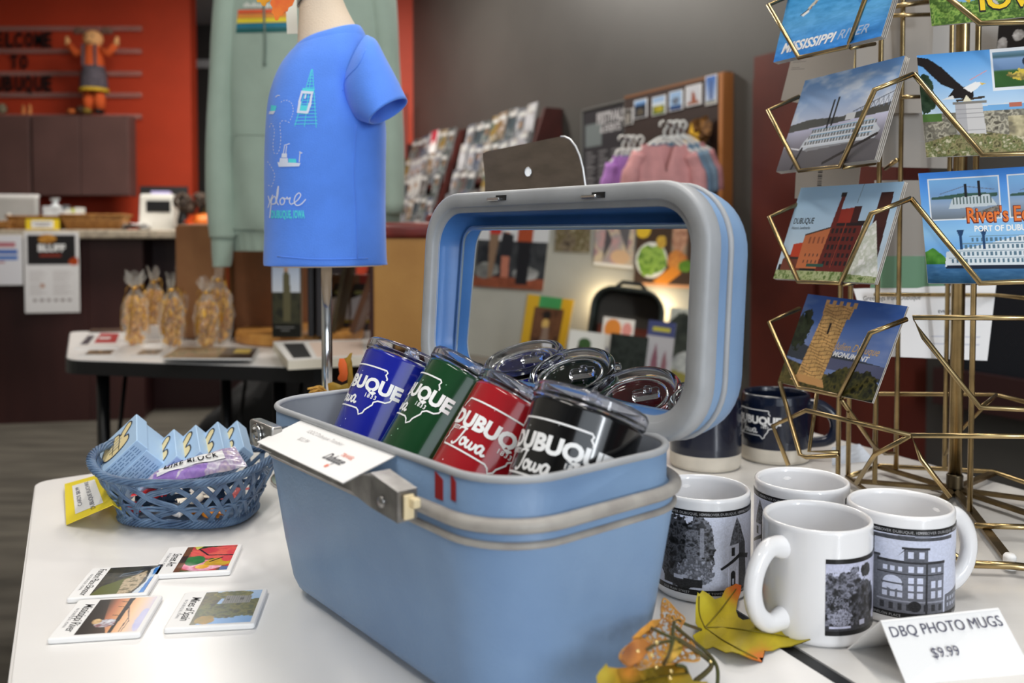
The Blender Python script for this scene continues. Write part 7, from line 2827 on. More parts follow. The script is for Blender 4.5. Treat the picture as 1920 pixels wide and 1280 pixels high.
def braid(z, n, rad, amp, tw, name):
    mm = MB()
    for k in range(n):
        pts = []
        for t in np.linspace(0, 1, 200)[:-1]:
            ph = 2 * math.pi * (tw * t + k / n)
            pts.append(bpath(t, z) + bnorm(t) * amp * math.cos(ph) + np.array([0, 0, amp * 0.8 * math.sin(ph)]))
        mm.add(tube(pts, rad, 5, True), 0, True)
    mm.build(name, M_WIL, bk)


braid(1.0, 7, 0.0016, 0.0036, 11, 'braided_rim')
braid(0.03, 7, 0.0016, 0.0042, 12, 'braided_foot')
m = MB()
pl = [bpath(t, 0.02)[:2] * 0.97 for t in np.linspace(0, 1, 60)[:-1]]
m.add(prism(pl, 0.002, 0.005))
m.build('basket_floor', M_WIL, bk)

# euchre boxes
M_BXB = mat('sky_blue_carton', (172, 203, 234), 0.4)
M_CREAMI = mat('cream_ink', (232, 214, 160), 0.5)
M_BXI = mat('navy_line_ink', (40, 48, 66), 0.5)
HAND = [(-0.40, -0.30), (-0.46, -0.02), (-0.36, 0.22), (-0.14, 0.34), (0.06, 0.30), (0.10, 0.22), (0.34, 0.44), (0.46, 0.40), (0.46, 0.26), (0.24, 0.02), (0.36, -0.04), (0.36, -0.24), (0.16, -0.36), (-0.16, -0.40)]
_r, _u, _w = Vector((0.92, 0.3925, 0)), Vector((-0.069, 0.162, 0.984)), Vector((0.386, -0.905, 0.176))
e1n = (_r * -0.0376 + _u * -0.0344 + _w * -0.0139).normalized()
e2n = (_u * 0.0271 + _w * -0.0667).normalized()
e2n = (e2n - e1n * e2n.dot(e1n)).normalized()
nrm = e1n.cross(e2n).normalized()
if nrm.dot(_r * 0.0092 + _u * -0.0102 + _w * -0.0042) < 0:
    nrm = -nrm                          # thickness direction, away from the picture face
BLn, BWd, BT = 0.055, 0.072, 0.0155


def euchre_box(corner, label):
    """corner: the corner where the picture face meets the spine, upper end"""
    mw = Matrix((e1n, e2n, nrm)).transposed().to_4x4()
    if mw.determinant() < 0:
        mw = Matrix((e2n, e1n, nrm)).transposed().to_4x4()
        sw = True
    else:
        sw = False
    mw.translation = corner
    a, b = (BWd, BLn) if sw else (BLn, BWd)
    r = thing('card_box', label, 'box', mw, 'blue playing card boxes in the basket')
    m = MB()
    m.add(rbox(a, b, BT, 0.0012, 0.0, 0.0010), 0, xf=Matrix.Translation((a / 2, b / 2, 0)))
    m.build('carton', M_BXB, r)
    m = MB()

    def face(pts):
        # picture coordinates: x along -E1 (up), y along E2
        o = []
        for x, y in pts:
            u, w = BLn * 0.5 - x * BLn * 0.80, BWd * 0.52 + y * BWd * 0.86
            o.append((w, u, -0.0004) if sw else (u, w, -0.0004))
        return np.array(o)
    P = spline(np.array(HAND), 5, True)
    v = face(P)
    m.add((v, [tuple(range(len(v)))]), 0)
    rb, fb = ribbon(HAND, 0.035, 5, True)
    v = face(rb[:, :2])
    v[:, 2] -= 0.0002
    m.add((v, fb), 1)
    for k in range(4):
        rb, fb = ribbon([(-0.30 + 0.02 * k, 0.14 - 0.11 * k), (0.18 - 0.03 * k, 0.20 - 0.13 * k)], 0.018)
        v = face(rb[:, :2])
        v[:, 2] -= 0.0003
        m.add((v, fb), 1 if k in (0, 3) else 2)
    for xa_ in (-0.14, 0.06):
        rb, fb = ribbon([(xa_, -0.34), (xa_ + 0.03, 0.26)], 0.02)
        v = face(rb[:, :2])
        v[:, 2] -= 0.0003
        m.add((v, fb), 1)
    # small print lines on the spine (face at e2 = 0)
    for k in range(4):
        z0, z1 = BT * (0.16 + 0.19 * k), BT * (0.16 + 0.19 * k) + 0.0009
        rr = np.random.RandomState(k)
        x = 0.006
        while x < BLn - 0.012:
            L_ = rr.uniform(0.003, 0.009)
            q = [(x, -0.0003, z0), (x + L_, -0.0003, z0), (x + L_, -0.0003, z1), (x, -0.0003, z1)]
            if sw:
                q = [(y, x_, z) for x_, y, z in q]
            m.add((np.array(q), [(0, 1, 2, 3)]), 2)
            x += L_ + 0.0018
    m.build('printed_face', [M_CREAMI, M_BXI, mat('slate_blue_ink', (96, 130, 176), 0.5)], r)
    return r


def box_corner(px, py, Y):
    """top vertex in the photo is corner + E2*BWd"""
    return W(px, py, Y) - e2n * BWd


for px, py, Y, lb in ((256, 775, 0.985, 'blue card box at the left front of the basket, fully showing its hand drawing'), (273, 793, 0.990, 'blue card box directly behind the leftmost one'), (290, 806, 0.996, 'blue card box third from the left, wrapped and half hidden'),
                      (326, 803, 0.993, 'blue card box third from the right, tip showing the hand drawing'), (367, 795, 0.998, 'blue card box second of the right three in the basket'), (408, 789, 1.003, 'blue card box next to the rightmost in the basket'), (444, 787, 1.010, 'blue card box at the right end, beside the steel latch')):
    euchre_box(box_corner(px, py, Y), lb)
# wrapped bar
qa = [W(258, 908, 0.905), W(460, 868, 0.93), W(438, 838, 0.965), W(300, 886, 0.945)]
pa = [W(262, 916, 0.903), W(464, 874, 0.905), W(440, 836, 0.935), W(288, 886, 0.930)]
o = sum(pa, Vector()) / 4
pb_ = thing('plastic_pouch', 'clear plastic pouch with a white BLOCK label lying in the willow basket', 'pouch', Matrix.Translation(o))
f4 = quad_map(*[p - o for p in pa])
nn = np.array(tuple((pa[1] - pa[0]).cross(pa[3] - pa[0]).normalized()))


def pouch(U, V, s):
    h = 0.008 * (np.sin(np.clip(U, 0.0, 1) * math.pi) ** 0.5) * (np.sin(np.clip(V, 0, 1) * math.pi) ** 0.6)
    wr = 0.0012 * np.sin(V * 30 + U * 14) * np.sin(U * 9)
    return f4(U, V) + nn * (s * h + wr * (s > 0))[..., None]


cp = Pic(3.0, 40, (214, 206, 220))
cp.foliage(cp.R(0, 0, 3, 1), [(190, 176, 206), (226, 222, 230), (170, 150, 190), (214, 200, 206)], 5, 3)
cp.poly([(0.2, 0), (0.4, 0.9), (1.4, 1.0), (1.0, 0)], (140, 104, 196), 0.75)
cp.poly([(1.0, 0), (1.3, 0.3), (2.0, 0.3), (1.8, 0)], (150, 110, 204), 0.7)
m = MB()
v, f = cp.geo(lambda U, V: pouch(U, V, 1.0 * np.ones_like(U)))
m.add((v, f), 0, True, cp.cols())
v, f = gridf(lambda U, V: pouch(U, V, -0.6 * np.ones_like(U)), 20, 8)
m.add((v, f), 0, True)
m.build('pouch_film', mat('glossy_film', (255, 255, 255), 0.15, attr=True, coat=0.8), pb_)
m = MB()
lab = lambda U, V: pouch(0.14 + U * 0.70, 0.30 + V * 0.40, np.ones_like(U)) + nn * 0.0012
v, f = gridf(lab, 80, 16)
m.add((v, f), 0)
tv_, tf_ = slice_x(text2('HIRE BLOCK', 1.0, 0.02, 0, 'LEFT', 1.15), 0.25)
wd = tv_[:, 0].max()
U, V = 0.10 + tv_[:, 0] / wd * 0.82, 0.24 + tv_[:, 1] * 0.52
m.add((lab(U, V) + nn * 0.0014, tf_), 1)
m.build('white_label', [M_PAPER, M_INK], pb_)
# little sweets at the basket bottom
rr = np.random.RandomState(8)
for k, (c, lb) in enumerate((((176, 30, 34), 'red wrapped sweet seen through the basket weave at the left'), ((226, 140, 40), 'orange wrapped sweet seen through the basket weave at the right'), ((232, 228, 226), 'white wrapped sweet in the middle of the basket floor'), ((206, 110, 110), 'pink wrapped sweet at the right end of the basket'),
                             ((236, 226, 210), 'cream wrapped sweet left of the orange one'), ((190, 40, 44), 'small red sweet beside the pouch label'))):
    x, y, z = ((-0.042, -0.036, 0.020), (0.040, -0.040, 0.018), (0.004, -0.038, 0.018), (0.062, -0.024, 0.034), (0.026, -0.044, 0.034), (-0.026, -0.034, 0.034))[k]
    m = MB()
    m.add(blob3((0, 0, 0), (0.010, 0.006, 0.006), 7), 0, True)
    for s in (-1, 1):
        m.add(gridf(lambda U, V: np.stack([s * (0.008 + U * 0.009), (V - 0.5) * 0.016 * (0.3 + U), 0.002 * np.sin(V * 12)], -1), 4, 8), 0, True)
    tag(m.build('wrapped_sweet', mat('sweet_%d' % k, c, 0.25), None, bk.matrix_world @ Matrix.Translation((x, y, z)) @ Matrix.Rotation(rr.uniform(0, 3), 4, 'Z')), lb, 'sweet', 'wrapped sweets in the basket')

# yellow price tent
rl, rr_ = T(176, 889, TZ + 0.030), T(208, 946, TZ + 0.030)
f0, f1 = T(120, 906, TZ + 0.014), T(124, 981, TZ + 0.010)
ydir = (f1 - f0)
M_YEL = mat('yellow_card_stock', (246, 222, 40), 0.5)
tent('price_sign', 'yellow price tent with sideways DUBUQUE EUCHRE CARDS writing beside the basket', T(186, 889, TZ + 0.034), T(212, 945, TZ + 0.034), T(121, 907, TZ + 0.006), T(124, 983, TZ + 0.002), T(236, 900, TZ + 0.002), T(248, 968, TZ + 0.002), M_YEL,
     (('DUBUQUE EUCHRE', 0.52, 0.66, 0.105, math.pi, mat('slate_ink', (70, 70, 92), 0.6), 0.0), ('CARDS $8.99', 0.46, 0.40, 0.105, math.pi, mat('slate_ink', (70, 70, 92), 0.6), 0.0)), (0.12, 0.86, 0.22, 0.84))

# ------------------------------------------------------------------ photo magnets
def mg_flowers(a):
    p = Pic(a, 120)
    p.foliage(p.R(0, 0, a, 1), [(40, 60, 30), (200, 60, 60), (226, 90, 90), (60, 90, 40)], 3.2, 4)
    p.blob(a * 0.62, 0.72, 0.36, 0.24, [(206, 60, 70), (236, 110, 90), (220, 70, 80)], 7, 5)
    p.blob(a * 0.5, 0.22, 0.28, 0.2, [(226, 120, 150), (240, 190, 210), (206, 90, 120)], 7, 9)
    p.blob(a * 0.5, 0.16, 0.09, 0.08, [(236, 190, 60), (230, 150, 40)], 7, 2)
    p.blob(a * 0.75, 0.32, 0.18, 0.15, [(214, 180, 50), (190, 140, 40)], 7, 7)
    p.blob(a * 0.28, 0.42, 0.14, 0.18, [(40, 110, 50), (60, 130, 70)], 7, 3)
    p.blob(a * 0.95, 0.5, 0.12, 0.15, [(226, 90, 90), (206, 60, 70)], 7, 8)
    p.line([(a * 0.25, 0.9), (a * 0.5, 0.62), (a, 0.58)], 0.03, (34, 30, 34)).line([(a * 0.6, 0.35), (a * 0.8, 0.5)], 0.03, (34, 34, 34))
    p.rect(0, 0, a * 0.12, 1, (110, 70, 40)).rect(0, 0.35, a * 0.12, 0.62, (60, 40, 30)).poly([(a * 0.14, 1), (a * 0.32, 1), (a * 0.22, 0.86)], (206, 206, 90))
    p.rect(a * 0.85, 0, a, 0.14, (90, 110, 160))
    return p


def mg_elevator(a):
    p = Pic(a, 120, (50, 48, 42))
    p.foliage(p.R(0, 0, a, 1), [(40, 38, 34), (70, 66, 50), (52, 50, 40)], 8, 2)
    p.poly([(0, 0.0), (a * 0.1, 0.3), (a * 0.55, 0.62), (a * 0.66, 0.0)], (92, 98, 40))
    p.foliage(p.P([(a * 0.5, 0), (a * 0.45, 0.5), (a * 0.8, 0.82), (a * 0.86, 0.5), (a * 0.76, 0.0)]), [(150, 130, 100), (200, 180, 150), (110, 100, 70)], 14, 3)
    p.poly([(a * 0.78, 0.0), (a * 0.9, 0.4), (a * 0.86, 0.85), (a, 1.0), (a, 0)], (206, 216, 226))
    p.foliage(p.P([(a * 0.9, 0.0), (a * 0.94, 0.5), (a * 0.92, 0.9), (a, 1), (a, 0)]), [(40, 110, 190), (60, 130, 206), (190, 206, 226)], 5, 6)
    p.poly([(a * 0.3, 0.62), (a * 0.34, 0.74), (a * 0.72, 0.84), (a * 0.66, 0.7)], (110, 120, 130)).poly([(a * 0.33, 0.64), (a * 0.36, 0.71), (a * 0.66, 0.8), (a * 0.62, 0.71)], (60, 66, 70))
    p.line([(a * 0.85, 0.55), (a * 0.83, 0.2), (a * 0.74, 0.02)], 0.03, (60, 56, 50))
    return p


def mg_mississippi(a):
    p = Pic(a, 120)
    p.c = np.stack([np.interp(p.x / a, [0, 0.18, 0.35, 0.55, 0.75, 1], v) for v in ((40, 70, 190, 230, 244, 214), (34, 60, 120, 170, 206, 206), (34, 52, 90, 120, 170, 220))], -1)
    p.poly([(0, 0), (0, 1), (a * 0.18, 1), (a * 0.32, 0.4), (a * 0.5, 0.0)], (44, 40, 38), 0.85)
    p.poly([(a * 0.52, 1), (a * 0.62, 1), (a * 0.6, 0.5), (a * 0.58, 0.0), (a * 0.53, 0.0), (a * 0.52, 0.5)], (34, 32, 38))
    for y in (0.75, 0.5, 0.9):
        p.line([(a * 0.42, y), (a * 0.55, y - 0.02)], 0.014, (44, 40, 42))
    p.line([(a * 0.60, 0.75), (a * 0.72, 0.4), (a * 0.70, 0.02)], 0.012, (90, 70, 80)).line([(a * 0.64, 0.6), (a * 0.76, 0.3), (a * 0.74, 0.02)], 0.01, (120, 96, 100))
    p.blob(a * 0.38, 0.28, 0.12, 0.12, [(232, 232, 236), (190, 190, 200), (120, 60, 60)], 12, 4)
    p.blob(a * 0.22, 0.34, 0.06, 0.08, [(230, 200, 150), (160, 120, 80)], 12, 2)
    p.blob(a * 0.95, 0.3, 0.06, 0.3, [(190, 190, 226), (206, 206, 230)], 4, 3)
    return p


def mg_mines(a):
    p = Pic(a, 120)
    p.vgrad([(0, (110, 160, 214)), (1, (170, 196, 226))])
    p.foliage(p.P([(0, 0), (0, 1), (a * 0.2, 1), (a * 0.34, 0.8), (a * 0.2, 0.3), (a * 0.1, 0.0)]), [(56, 54, 40), (90, 84, 50), (70, 70, 44)], 10, 3)
    p.blob(a * 0.52, 0.88, 0.26, 0.12, [(80, 84, 40), (130, 124, 60), (60, 66, 36)], 12, 6)
    p.blob(a * 0.6, 0.40, 0.55, 0.24, [(40, 52, 34), (70, 80, 44), (96, 100, 54), (34, 44, 30)], 12, 9, 0.7)
    p.blob(a * 0.86, 0.48, 0.22, 0.25, [(60, 70, 34), (110, 106, 50), (44, 54, 30)], 12, 14, 0.6)
    p.poly([(a * 0.36, 0.60), (a * 0.40, 0.86), (a * 0.86, 0.82), (a * 0.86, 0.60)], (130, 130, 128))
    for k in range(12):
        p.line([(a * (0.39 + 0.04 * k), 0.62), (a * (0.39 + 0.04 * k), 0.84)], 0.008, (96, 96, 96))
    p.rect(a * 0.44, 0.7, a * 0.48, 0.75, (40, 40, 40)).rect(a * 0.66, 0.7, a * 0.73, 0.77, (60, 60, 62))
    p.blob(a * 0.22, 0.12, 0.12, 0.12, [(160, 120, 50), (130, 110, 40)], 12, 4)
    return p


for lb, q, pf, t1 in (('photo magnet of pink flowers captioned Street Art, upper right of the four', ((299, 1079), (448, 1072), (440, 1021), (300, 1029)), mg_flowers, 'Street Art'),
                      ('photo magnet of a hillside elevator captioned Fenelon Place Elevator', ((136, 1124), (295, 1114), (293, 1060), (161, 1067)), mg_elevator, 'Fenelon Place Elevator'),
                      ('photo magnet of a bridge at sunset captioned Mississippi River, lower left', ((111, 1200), (286, 1187), (285, 1119), (126, 1127)), mg_mississippi, 'Mississippi River'),
                      ('photo magnet of a stone tower with trees captioned Mines of Spain', ((322, 1180), (493, 1171), (488, 1105), (332, 1113)), mg_mines, 'Mines of Spain')):
    P = [T(*c, TZ + 0.0035) for c in q]
    o = sum(P, Vector()) / 4
    o.z = TZ
    P = [p - o for p in P]
    ux = (P[1] - P[0] + P[2] - P[3]).normalized()
    uy = Vector((-ux.y, ux.x, 0))
    w, h = ((P[1] - P[0]).length + (P[2] - P[3]).length) / 2, ((P[3] - P[0]).dot(uy) + (P[2] - P[1]).dot(uy)) / 2
    mw = Matrix.Translation(o) @ Matrix.Rotation(math.atan2(ux.y, ux.x), 4, 'Z')
    m = MB()
    m.add(rbox(w, h, 0.0045, 0.0022, 0.0003, 0.0014), 0)
    x0 = -w / 2 + w * 0.27
    x1 = w / 2 - w * 0.055
    p = pf((x1 - x0) / (h * 0.90))
    v, f = p.flat(x1 - x0, h * 0.90, 0.00486)
    v = v + np.array([(x0 + x1) / 2, 0, 0])
    m.add((v, f), 1, col=p.cols())
    tv, tf = text2(t1, 0.008, 0.004, 0.25, 'CENTER', 0.9, 0.8)
    wdt = tv[:, 0].max() - tv[:, 0].min()
    k = min(1.0, h * 0.86 / wdt)
    m.add(move((tv * k, tf), -w / 2 + w * 0.135, 0, 0.00489, 1.0, -math.pi / 2), 2)
    m.add(move(text2('IN DUBUQUE, IOWA', 0.0026, 0, 0, 'CENTER', 1.1), -w / 2 + w * 0.065, 0, 0.00489, 1.0, -math.pi / 2), 3)
    tag(m.build('photo_magnet', [M_PAPER, M_PRINT, M_INK, M_GREYINK], None, mw), lb, 'magnet', 'photo magnets on the white table')

# ------------------------------------------------------------------ autumn leaves in the foreground
def leafmesh(pts, zf, thick=0.0007, div=10):
    """leaf traced as an outline, laid over its own curved height field, with thickness"""
    P = np.array(pts, float)
    bm = bmesh.new()
    vs = [bm.verts.new((x, y, 0)) for x, y in P]
    bm.faces.new(vs)
    bmesh.ops.triangulate(bm, faces=bm.faces[:])
    lo, hi = P.min(0), P.max(0)
    for ax in (0, 1):
        for k in range(1, div):
            c = [0, 0, 0]
            c[ax] = lo[ax] + (hi[ax] - lo[ax]) * k / div
            n = [0, 0, 0]
            n[ax] = 1
            bmesh.ops.bisect_plane(bm, geom=bm.verts[:] + bm.edges[:] + bm.faces[:], dist=1e-5, plane_co=c, plane_no=n)
    bm.verts.index_update()
    uv = np.array([tuple(v.co)[:2] for v in bm.verts])
    F = [tuple(v.index for v in f.verts) for f in bm.faces]
    bm.free()
    z = np.array([zf((x - lo[0]) / (hi[0] - lo[0]), (y - lo[1]) / (hi[1] - lo[1])) for x, y in uv])
    X = np.array([tuple(T(x, y, TZ + zz)) for (x, y), zz in zip(uv, z)])
    return uv, X, F


def leaf_cols(uv, base, tips):
    c = np.tile(np.array(base, float), (len(uv), 1))
    n = fbm(uv[:, 0] / 22.0 + 3, uv[:, 1] / 22.0, 5)
    c *= (0.8 + 0.4 * n)[:, None]
    for x, y, r, col in tips:
        w = np.clip(1.3 - np.hypot(uv[:, 0] - x, uv[:, 1] - y) / r, 0, 1)[:, None]
        c = c * (1 - w) + np.array(col, float) * w
    return lin(np.clip(c, 0, 255))


go = T(1300, 1230)
gl_ = thing('leaf_spray', 'autumn spray of yellow maple leaf, lacy leaves and twigs lying by the case corner', 'leaves', at(go.x, go.y, TZ))
GO = np.array([go.x, go.y, TZ])
M_LEAF = mat('silk_leaf', (255, 255, 255), 0.6, attr=True, bump=0.25, bscale=300)


def leaf_part(name, pts, zf, base, tips, veins=(), alpha=None):
    uv, X, F = leafmesh(pts, zf)
    X = X - GO
    m = MB()
    c = leaf_cols(uv, base, tips)
    m.add((X, F), 0, True, c)
    m.add((X - np.array([0, 0, 0.0006]), F), 0, True, c)
    for vv in veins:
        P = spline(np.array(vv, float), 6)
        lo, hi = np.array(pts, float).min(0), np.array(pts, float).max(0)
        Q = [np.array(tuple(T(x, y, TZ + zf((x - lo[0]) / (hi[0] - lo[0]), (y - lo[1]) / (hi[1] - lo[1])) + 0.0004))) - GO for x, y in P]
        m.add(tube(Q, 0.0005, 4), 0, True, lin(np.array(base) * 0.7))
    return m.build(name, M_LEAF, gl_)


big = [(1304, 1144), (1305, 1124), (1308, 1110), (1312, 1113), (1317, 1106), (1330, 1114), (1340, 1123), (1353, 1119), (1358, 1108), (1362, 1102), (1374, 1097), (1387, 1089), (1390, 1096), (1389, 1108), (1383, 1126), (1380, 1144), (1384, 1156), (1393, 1162), (1406, 1160), (1419, 1161), (1440, 1172), (1455, 1182), (1470, 1180), (1483, 1181), (1502, 1190), (1520, 1198), (1504, 1204), (1483, 1211), (1462, 1213), (1448, 1219), (1435, 1219), (1420, 1215), (1409, 1216), (1418, 1226), (1429, 1240), (1408, 1234), (1387, 1225), (1372, 1221), (1361, 1223), (1346, 1216), (1337, 1212), (1326, 1216), (1316, 1216), (1306, 1204), (1299, 1191), (1306, 1186), (1313, 1182), (1304, 1166)]
leaf_part('maple_leaf', big, lambda u, v: 0.004 + 0.020 * max(0, 0.55 - u) * (1.1 - v) + 0.010 * (1 - v) + 0.004 * math.sin(u * 9 + v * 5), (166, 146, 22), ((1390, 1100, 32, (206, 96, 34)), (1424, 1236, 24, (214, 110, 50)), (1310, 1125, 36, (196, 180, 44)), (1500, 1198, 40, (176, 160, 30))),
          ([(1322, 1176), (1360, 1176), (1420, 1184), (1505, 1198)], [(1322, 1176), (1345, 1150), (1380, 1104)], [(1322, 1176), (1312, 1150), (1311, 1118)], [(1322, 1176), (1360, 1202), (1420, 1234)]))
bot = [(1120, 1280), (1118, 1268), (1124, 1258), (1137, 1243), (1140, 1250), (1158, 1252), (1180, 1250), (1200, 1256), (1216, 1252), (1236, 1246), (1262, 1242), (1282, 1246), (1290, 1256), (1288, 1266), (1300, 1276), (1326, 1278), (1340, 1300), (1290, 1340), (1200, 1350), (1130, 1330), (1112, 1300)]
leaf_part('maple_leaf', bot, lambda u, v: 0.056 - 0.034 * u + 0.003 * math.sin(u * 11), (150, 128, 24), ((1180, 1258, 24, (226, 150, 56)), (1132, 1262, 20, (176, 156, 40)), (1270, 1250, 26, (170, 130, 24))), ([(1290, 1262), (1230, 1270), (1130, 1300)],))
# lacy skeleton leaf: netted strands
M_LACE = mat('lacy_leaf_net', (216, 160, 70), 0.6, c2=(184, 122, 48), nscale=80)


def lace(name, pts, zf, n, seed, r=0.00042):
    P = np.array(pts, float)
    lo, hi = P.min(0), P.max(0)
    rs = np.random.RandomState(seed)
    Q = []

    def inside(x, y):
        c = False
        for i in range(len(P)):
            (x0, y0), (x1, y1) = P[i], P[(i + 1) % len(P)]
            if (y0 < y) != (y1 < y) and x < (x1 - x0) * (y - y0) / (y1 - y0) + x0:
                c = not c
        return c
    while len(Q) < n:
        x, y = rs.uniform(lo[0], hi[0]), rs.uniform(lo[1], hi[1])
        if inside(x, y):
            Q.append((x, y))
    Q = np.array(Q)
    g = lambda x, y: np.array(tuple(T(x, y, TZ + zf((x - lo[0]) / (hi[0] - lo[0]), (y - lo[1]) / (hi[1] - lo[1]))))) - GO
    m = MB()
    for i in range(n):
        d = np.hypot(*(Q - Q[i]).T)
        for j in np.argsort(d)[1:5]:
            if j > i or rs.rand() < 0.3:
                mid = (Q[i] + Q[j]) / 2 + rs.normal(size=2) * 1.2
                m.add(tube([g(*Q[i]), g(*mid), g(*Q[j])], r, 4), 0, True)
    P2 = spline(P, 3, True)
    m.add(tube([g(x, y) for x, y in P2], r * 1.5, 4, True), 0, True)
    return m.build(name, M_LACE, gl_)


lace('skeleton_leaf', [(1163, 1236), (1166, 1220), (1182, 1206), (1200, 1188), (1222, 1168), (1240, 1160), (1240, 1140), (1244, 1122), (1254, 1128), (1270, 1146), (1284, 1160), (1276, 1176), (1284, 1190), (1300, 1208), (1312, 1234), (1298, 1240), (1280, 1238), (1262, 1244), (1236, 1246), (1214, 1250), (1186, 1252)], lambda u, v: 0.060 - 0.028 * u + 0.010 * math.sin(u * 3.1) * (1 - v), 760, 4)
lf2 = [(1164, 1232), (1172, 1214), (1188, 1200), (1206, 1196), (1222, 1206), (1214, 1222), (1200, 1240), (1180, 1250)]
leaf_part('rust_leaf', lf2, lambda u, v: 0.062 + 0.006 * math.sin(u * 3), (176, 112, 46), ((1180, 1216, 16, (150, 90, 40)),))
leaf_part('golden_leaf', [(1184, 1196), (1200, 1180), (1222, 1162), (1240, 1160), (1232, 1172), (1214, 1182), (1200, 1194)], lambda u, v: 0.064 - 0.01 * u, (222, 156, 60), ())
leaf_part('golden_leaf', [(1248, 1212), (1268, 1196), (1282, 1200), (1278, 1222), (1256, 1242), (1240, 1240)], lambda u, v: 0.046, (206, 170, 60), ((1262, 1230, 16, (226, 180, 80)),))
m = MB()
g2 = lambda x, y, z: np.array(tuple(T(x, y, TZ + z))) - GO
for pts, r in (([(1249, 1153, 0.045), (1262, 1158, 0.043), (1286, 1170, 0.034), (1314, 1180, 0.016)], 0.0011), ([(1264, 1172, 0.05), (1290, 1194, 0.04), (1322, 1220, 0.022), (1342, 1244, 0.018), (1346, 1270, 0.014), (1342, 1300, 0.012)], 0.0013), ([(1274, 1200, 0.052), (1300, 1216, 0.04), (1328, 1236, 0.02), (1334, 1248, 0.018), (1322, 1262, 0.02), (1304, 1276, 0.022)], 0.0017),
               ([(1274, 1200, 0.052), (1262, 1190, 0.055), (1264, 1166, 0.052)], 0.0012), ([(1262, 1196, 0.056), (1236, 1184, 0.058), (1220, 1176, 0.06)], 0.0010), ([(1262, 1200, 0.056), (1234, 1206, 0.062), (1212, 1218, 0.066)], 0.0010), ([(1262, 1200, 0.056), (1254, 1226, 0.056), (1244, 1246, 0.05)], 0.0012), ([(1268, 1246, 0.042), (1284, 1250, 0.038), (1290, 1264, 0.03)], 0.001)):
    m.add(tube(spline([g2(*p) for p in pts], 6), r, 6), 0, True)
m.build('twig', mat('brown_twig', (84, 66, 34), 0.7, c2=(70, 74, 34), nscale=50), gl_)
for x, y, z in ((1231, 1204, 0.066), (1196, 1221, 0.068), (1258, 1258, 0.044), (1256, 1271, 0.044), (1332, 1240, 0.022), (1230, 1250, 0.05), (1222, 1228, 0.066)):
    m = MB()
    m.add(blob3(tuple(g2(x, y, z)), (0.0012, 0.0012, 0.0012), 4), 0, True)
    m.build('glitter_bead', mat('gold_glitter', (246, 220, 150), 0.15, metal=0.6), gl_)

# second spray behind the case
g3 = W(645, 720, 1.02)
sp2 = thing('leaf_spray', 'orange and olive leaves with a wheat tuft behind the blue case, by the steel pole', 'leaves', at(g3.x, g3.y, TZ))
O3 = np.array([g3.x, g3.y, TZ])


def leaf3(name, pts, Yf, mt):
    P = np.array([tuple(W(x, y, Yf)) for x, y in pts]) - O3
    n = len(P)
    c = P.mean(0)
    Q = P + np.array([0, 0.0012, 0])
    P = np.concatenate([P, [c + np.array([0, -0.006, 0])]])
    m = MB()
    m.add((P, [(i, (i + 1) % n, n) for i in range(n)]), 0, True)
    m.add((Q, [tuple(range(n))]), 0, True)
    return m.build(name, mt, sp2)


M_OLIVE = mat('olive_leaf', (134, 110, 30), 0.65, c2=(160, 122, 34), nscale=60)
leaf3('orange_leaf', [(636, 672), (645, 672), (650, 682), (652, 700), (650, 712), (642, 716), (634, 712), (633, 708), (638, 704), (636, 698), (635, 690), (634, 684)], 1.02, mat('orange_leaf_silk', (216, 96, 34), 0.6))
leaf3('olive_leaf', [(644, 672), (650, 670), (656, 662), (661, 661), (657, 669), (660, 680), (661, 700), (664, 720), (660, 738), (650, 738), (652, 712), (648, 690)], 1.03, M_OLIVE)
leaf3('olive_leaf', [(614, 719), (624, 716), (640, 722), (652, 718), (656, 734), (640, 742), (618, 742)], 1.01, M_OLIVE)
m = MB()
rr = np.random.RandomState(2)
for k in range(40):
    x0, y0 = 612 + rr.uniform(-4, 4), 738 + rr.uniform(-3, 4)
    x1, y1 = 580 + rr.uniform(-4, 20), 736 + rr.uniform(-12, 12)
    m.add(tube(spline([np.array(tuple(W(x0, y0, 1.0))) - O3, np.array(tuple(W((x0 + x1) / 2, (y0 + y1) / 2 - 7, 0.995 + rr.uniform(-0.01, 0.01)))) - O3, np.array(tuple(W(x1, y1, 0.99))) - O3], 3), 0.0007, 4), 0, True)
m.build('wheat_tuft', mat('straw', (222, 172, 84), 0.7), sp2)
m = MB()
m.add(tube(spline([np.array(tuple(W(x, y, 1.02))) - O3 for x, y in ((620, 738), (645, 742), (660, 760), (664, 800))] + [np.array((0.02, 0.0, 0.002))], 4), 0.0014, 5), 0, True)
m.build('twig', mat('brown_twig', (84, 66, 34), 0.7), sp2)

# ================================================================== WHAT THE MIRROR SHOWS: the pale left wall with its display
XWALL = -2.296


def on_left(px, py, off=0.0):
    p, d = mirror_ray(px, py)
    return p + d * ((XWALL + off - p.x) / d.x)


def wall_pic(name, label, cat, q, pic, off=0.004, th=0.004, group=None, mats=None):
    """q: pixel corners as reflected (bl, br, tr, tl)"""
    P = [on_left(x, y, off) for x, y in q]
    o = sum(P, Vector()) / 4
    P = [p - o for p in P]
    f = quad_map(*P)
    m = MB()
    v, _ = gridf(f, 2, 2)
    v2 = v + np.array([-th, 0, 0])
    m.add((np.concatenate([v, v2]), [(0, 1, 3, 2), (4, 6, 7, 5), (0, 4, 5, 1), (1, 5, 7, 3), (3, 7, 6, 2), (2, 6, 4, 0)]), 0)
    v, qf = pic.geo(f)
    m.add((v + np.array([0.0008, 0, 0]), qf), 1, False, pic.cols())
    return tag(m.build(name, mats or [M_PAPER, M_PRINTM], None, Matrix.Translation(o)), label, cat, group)


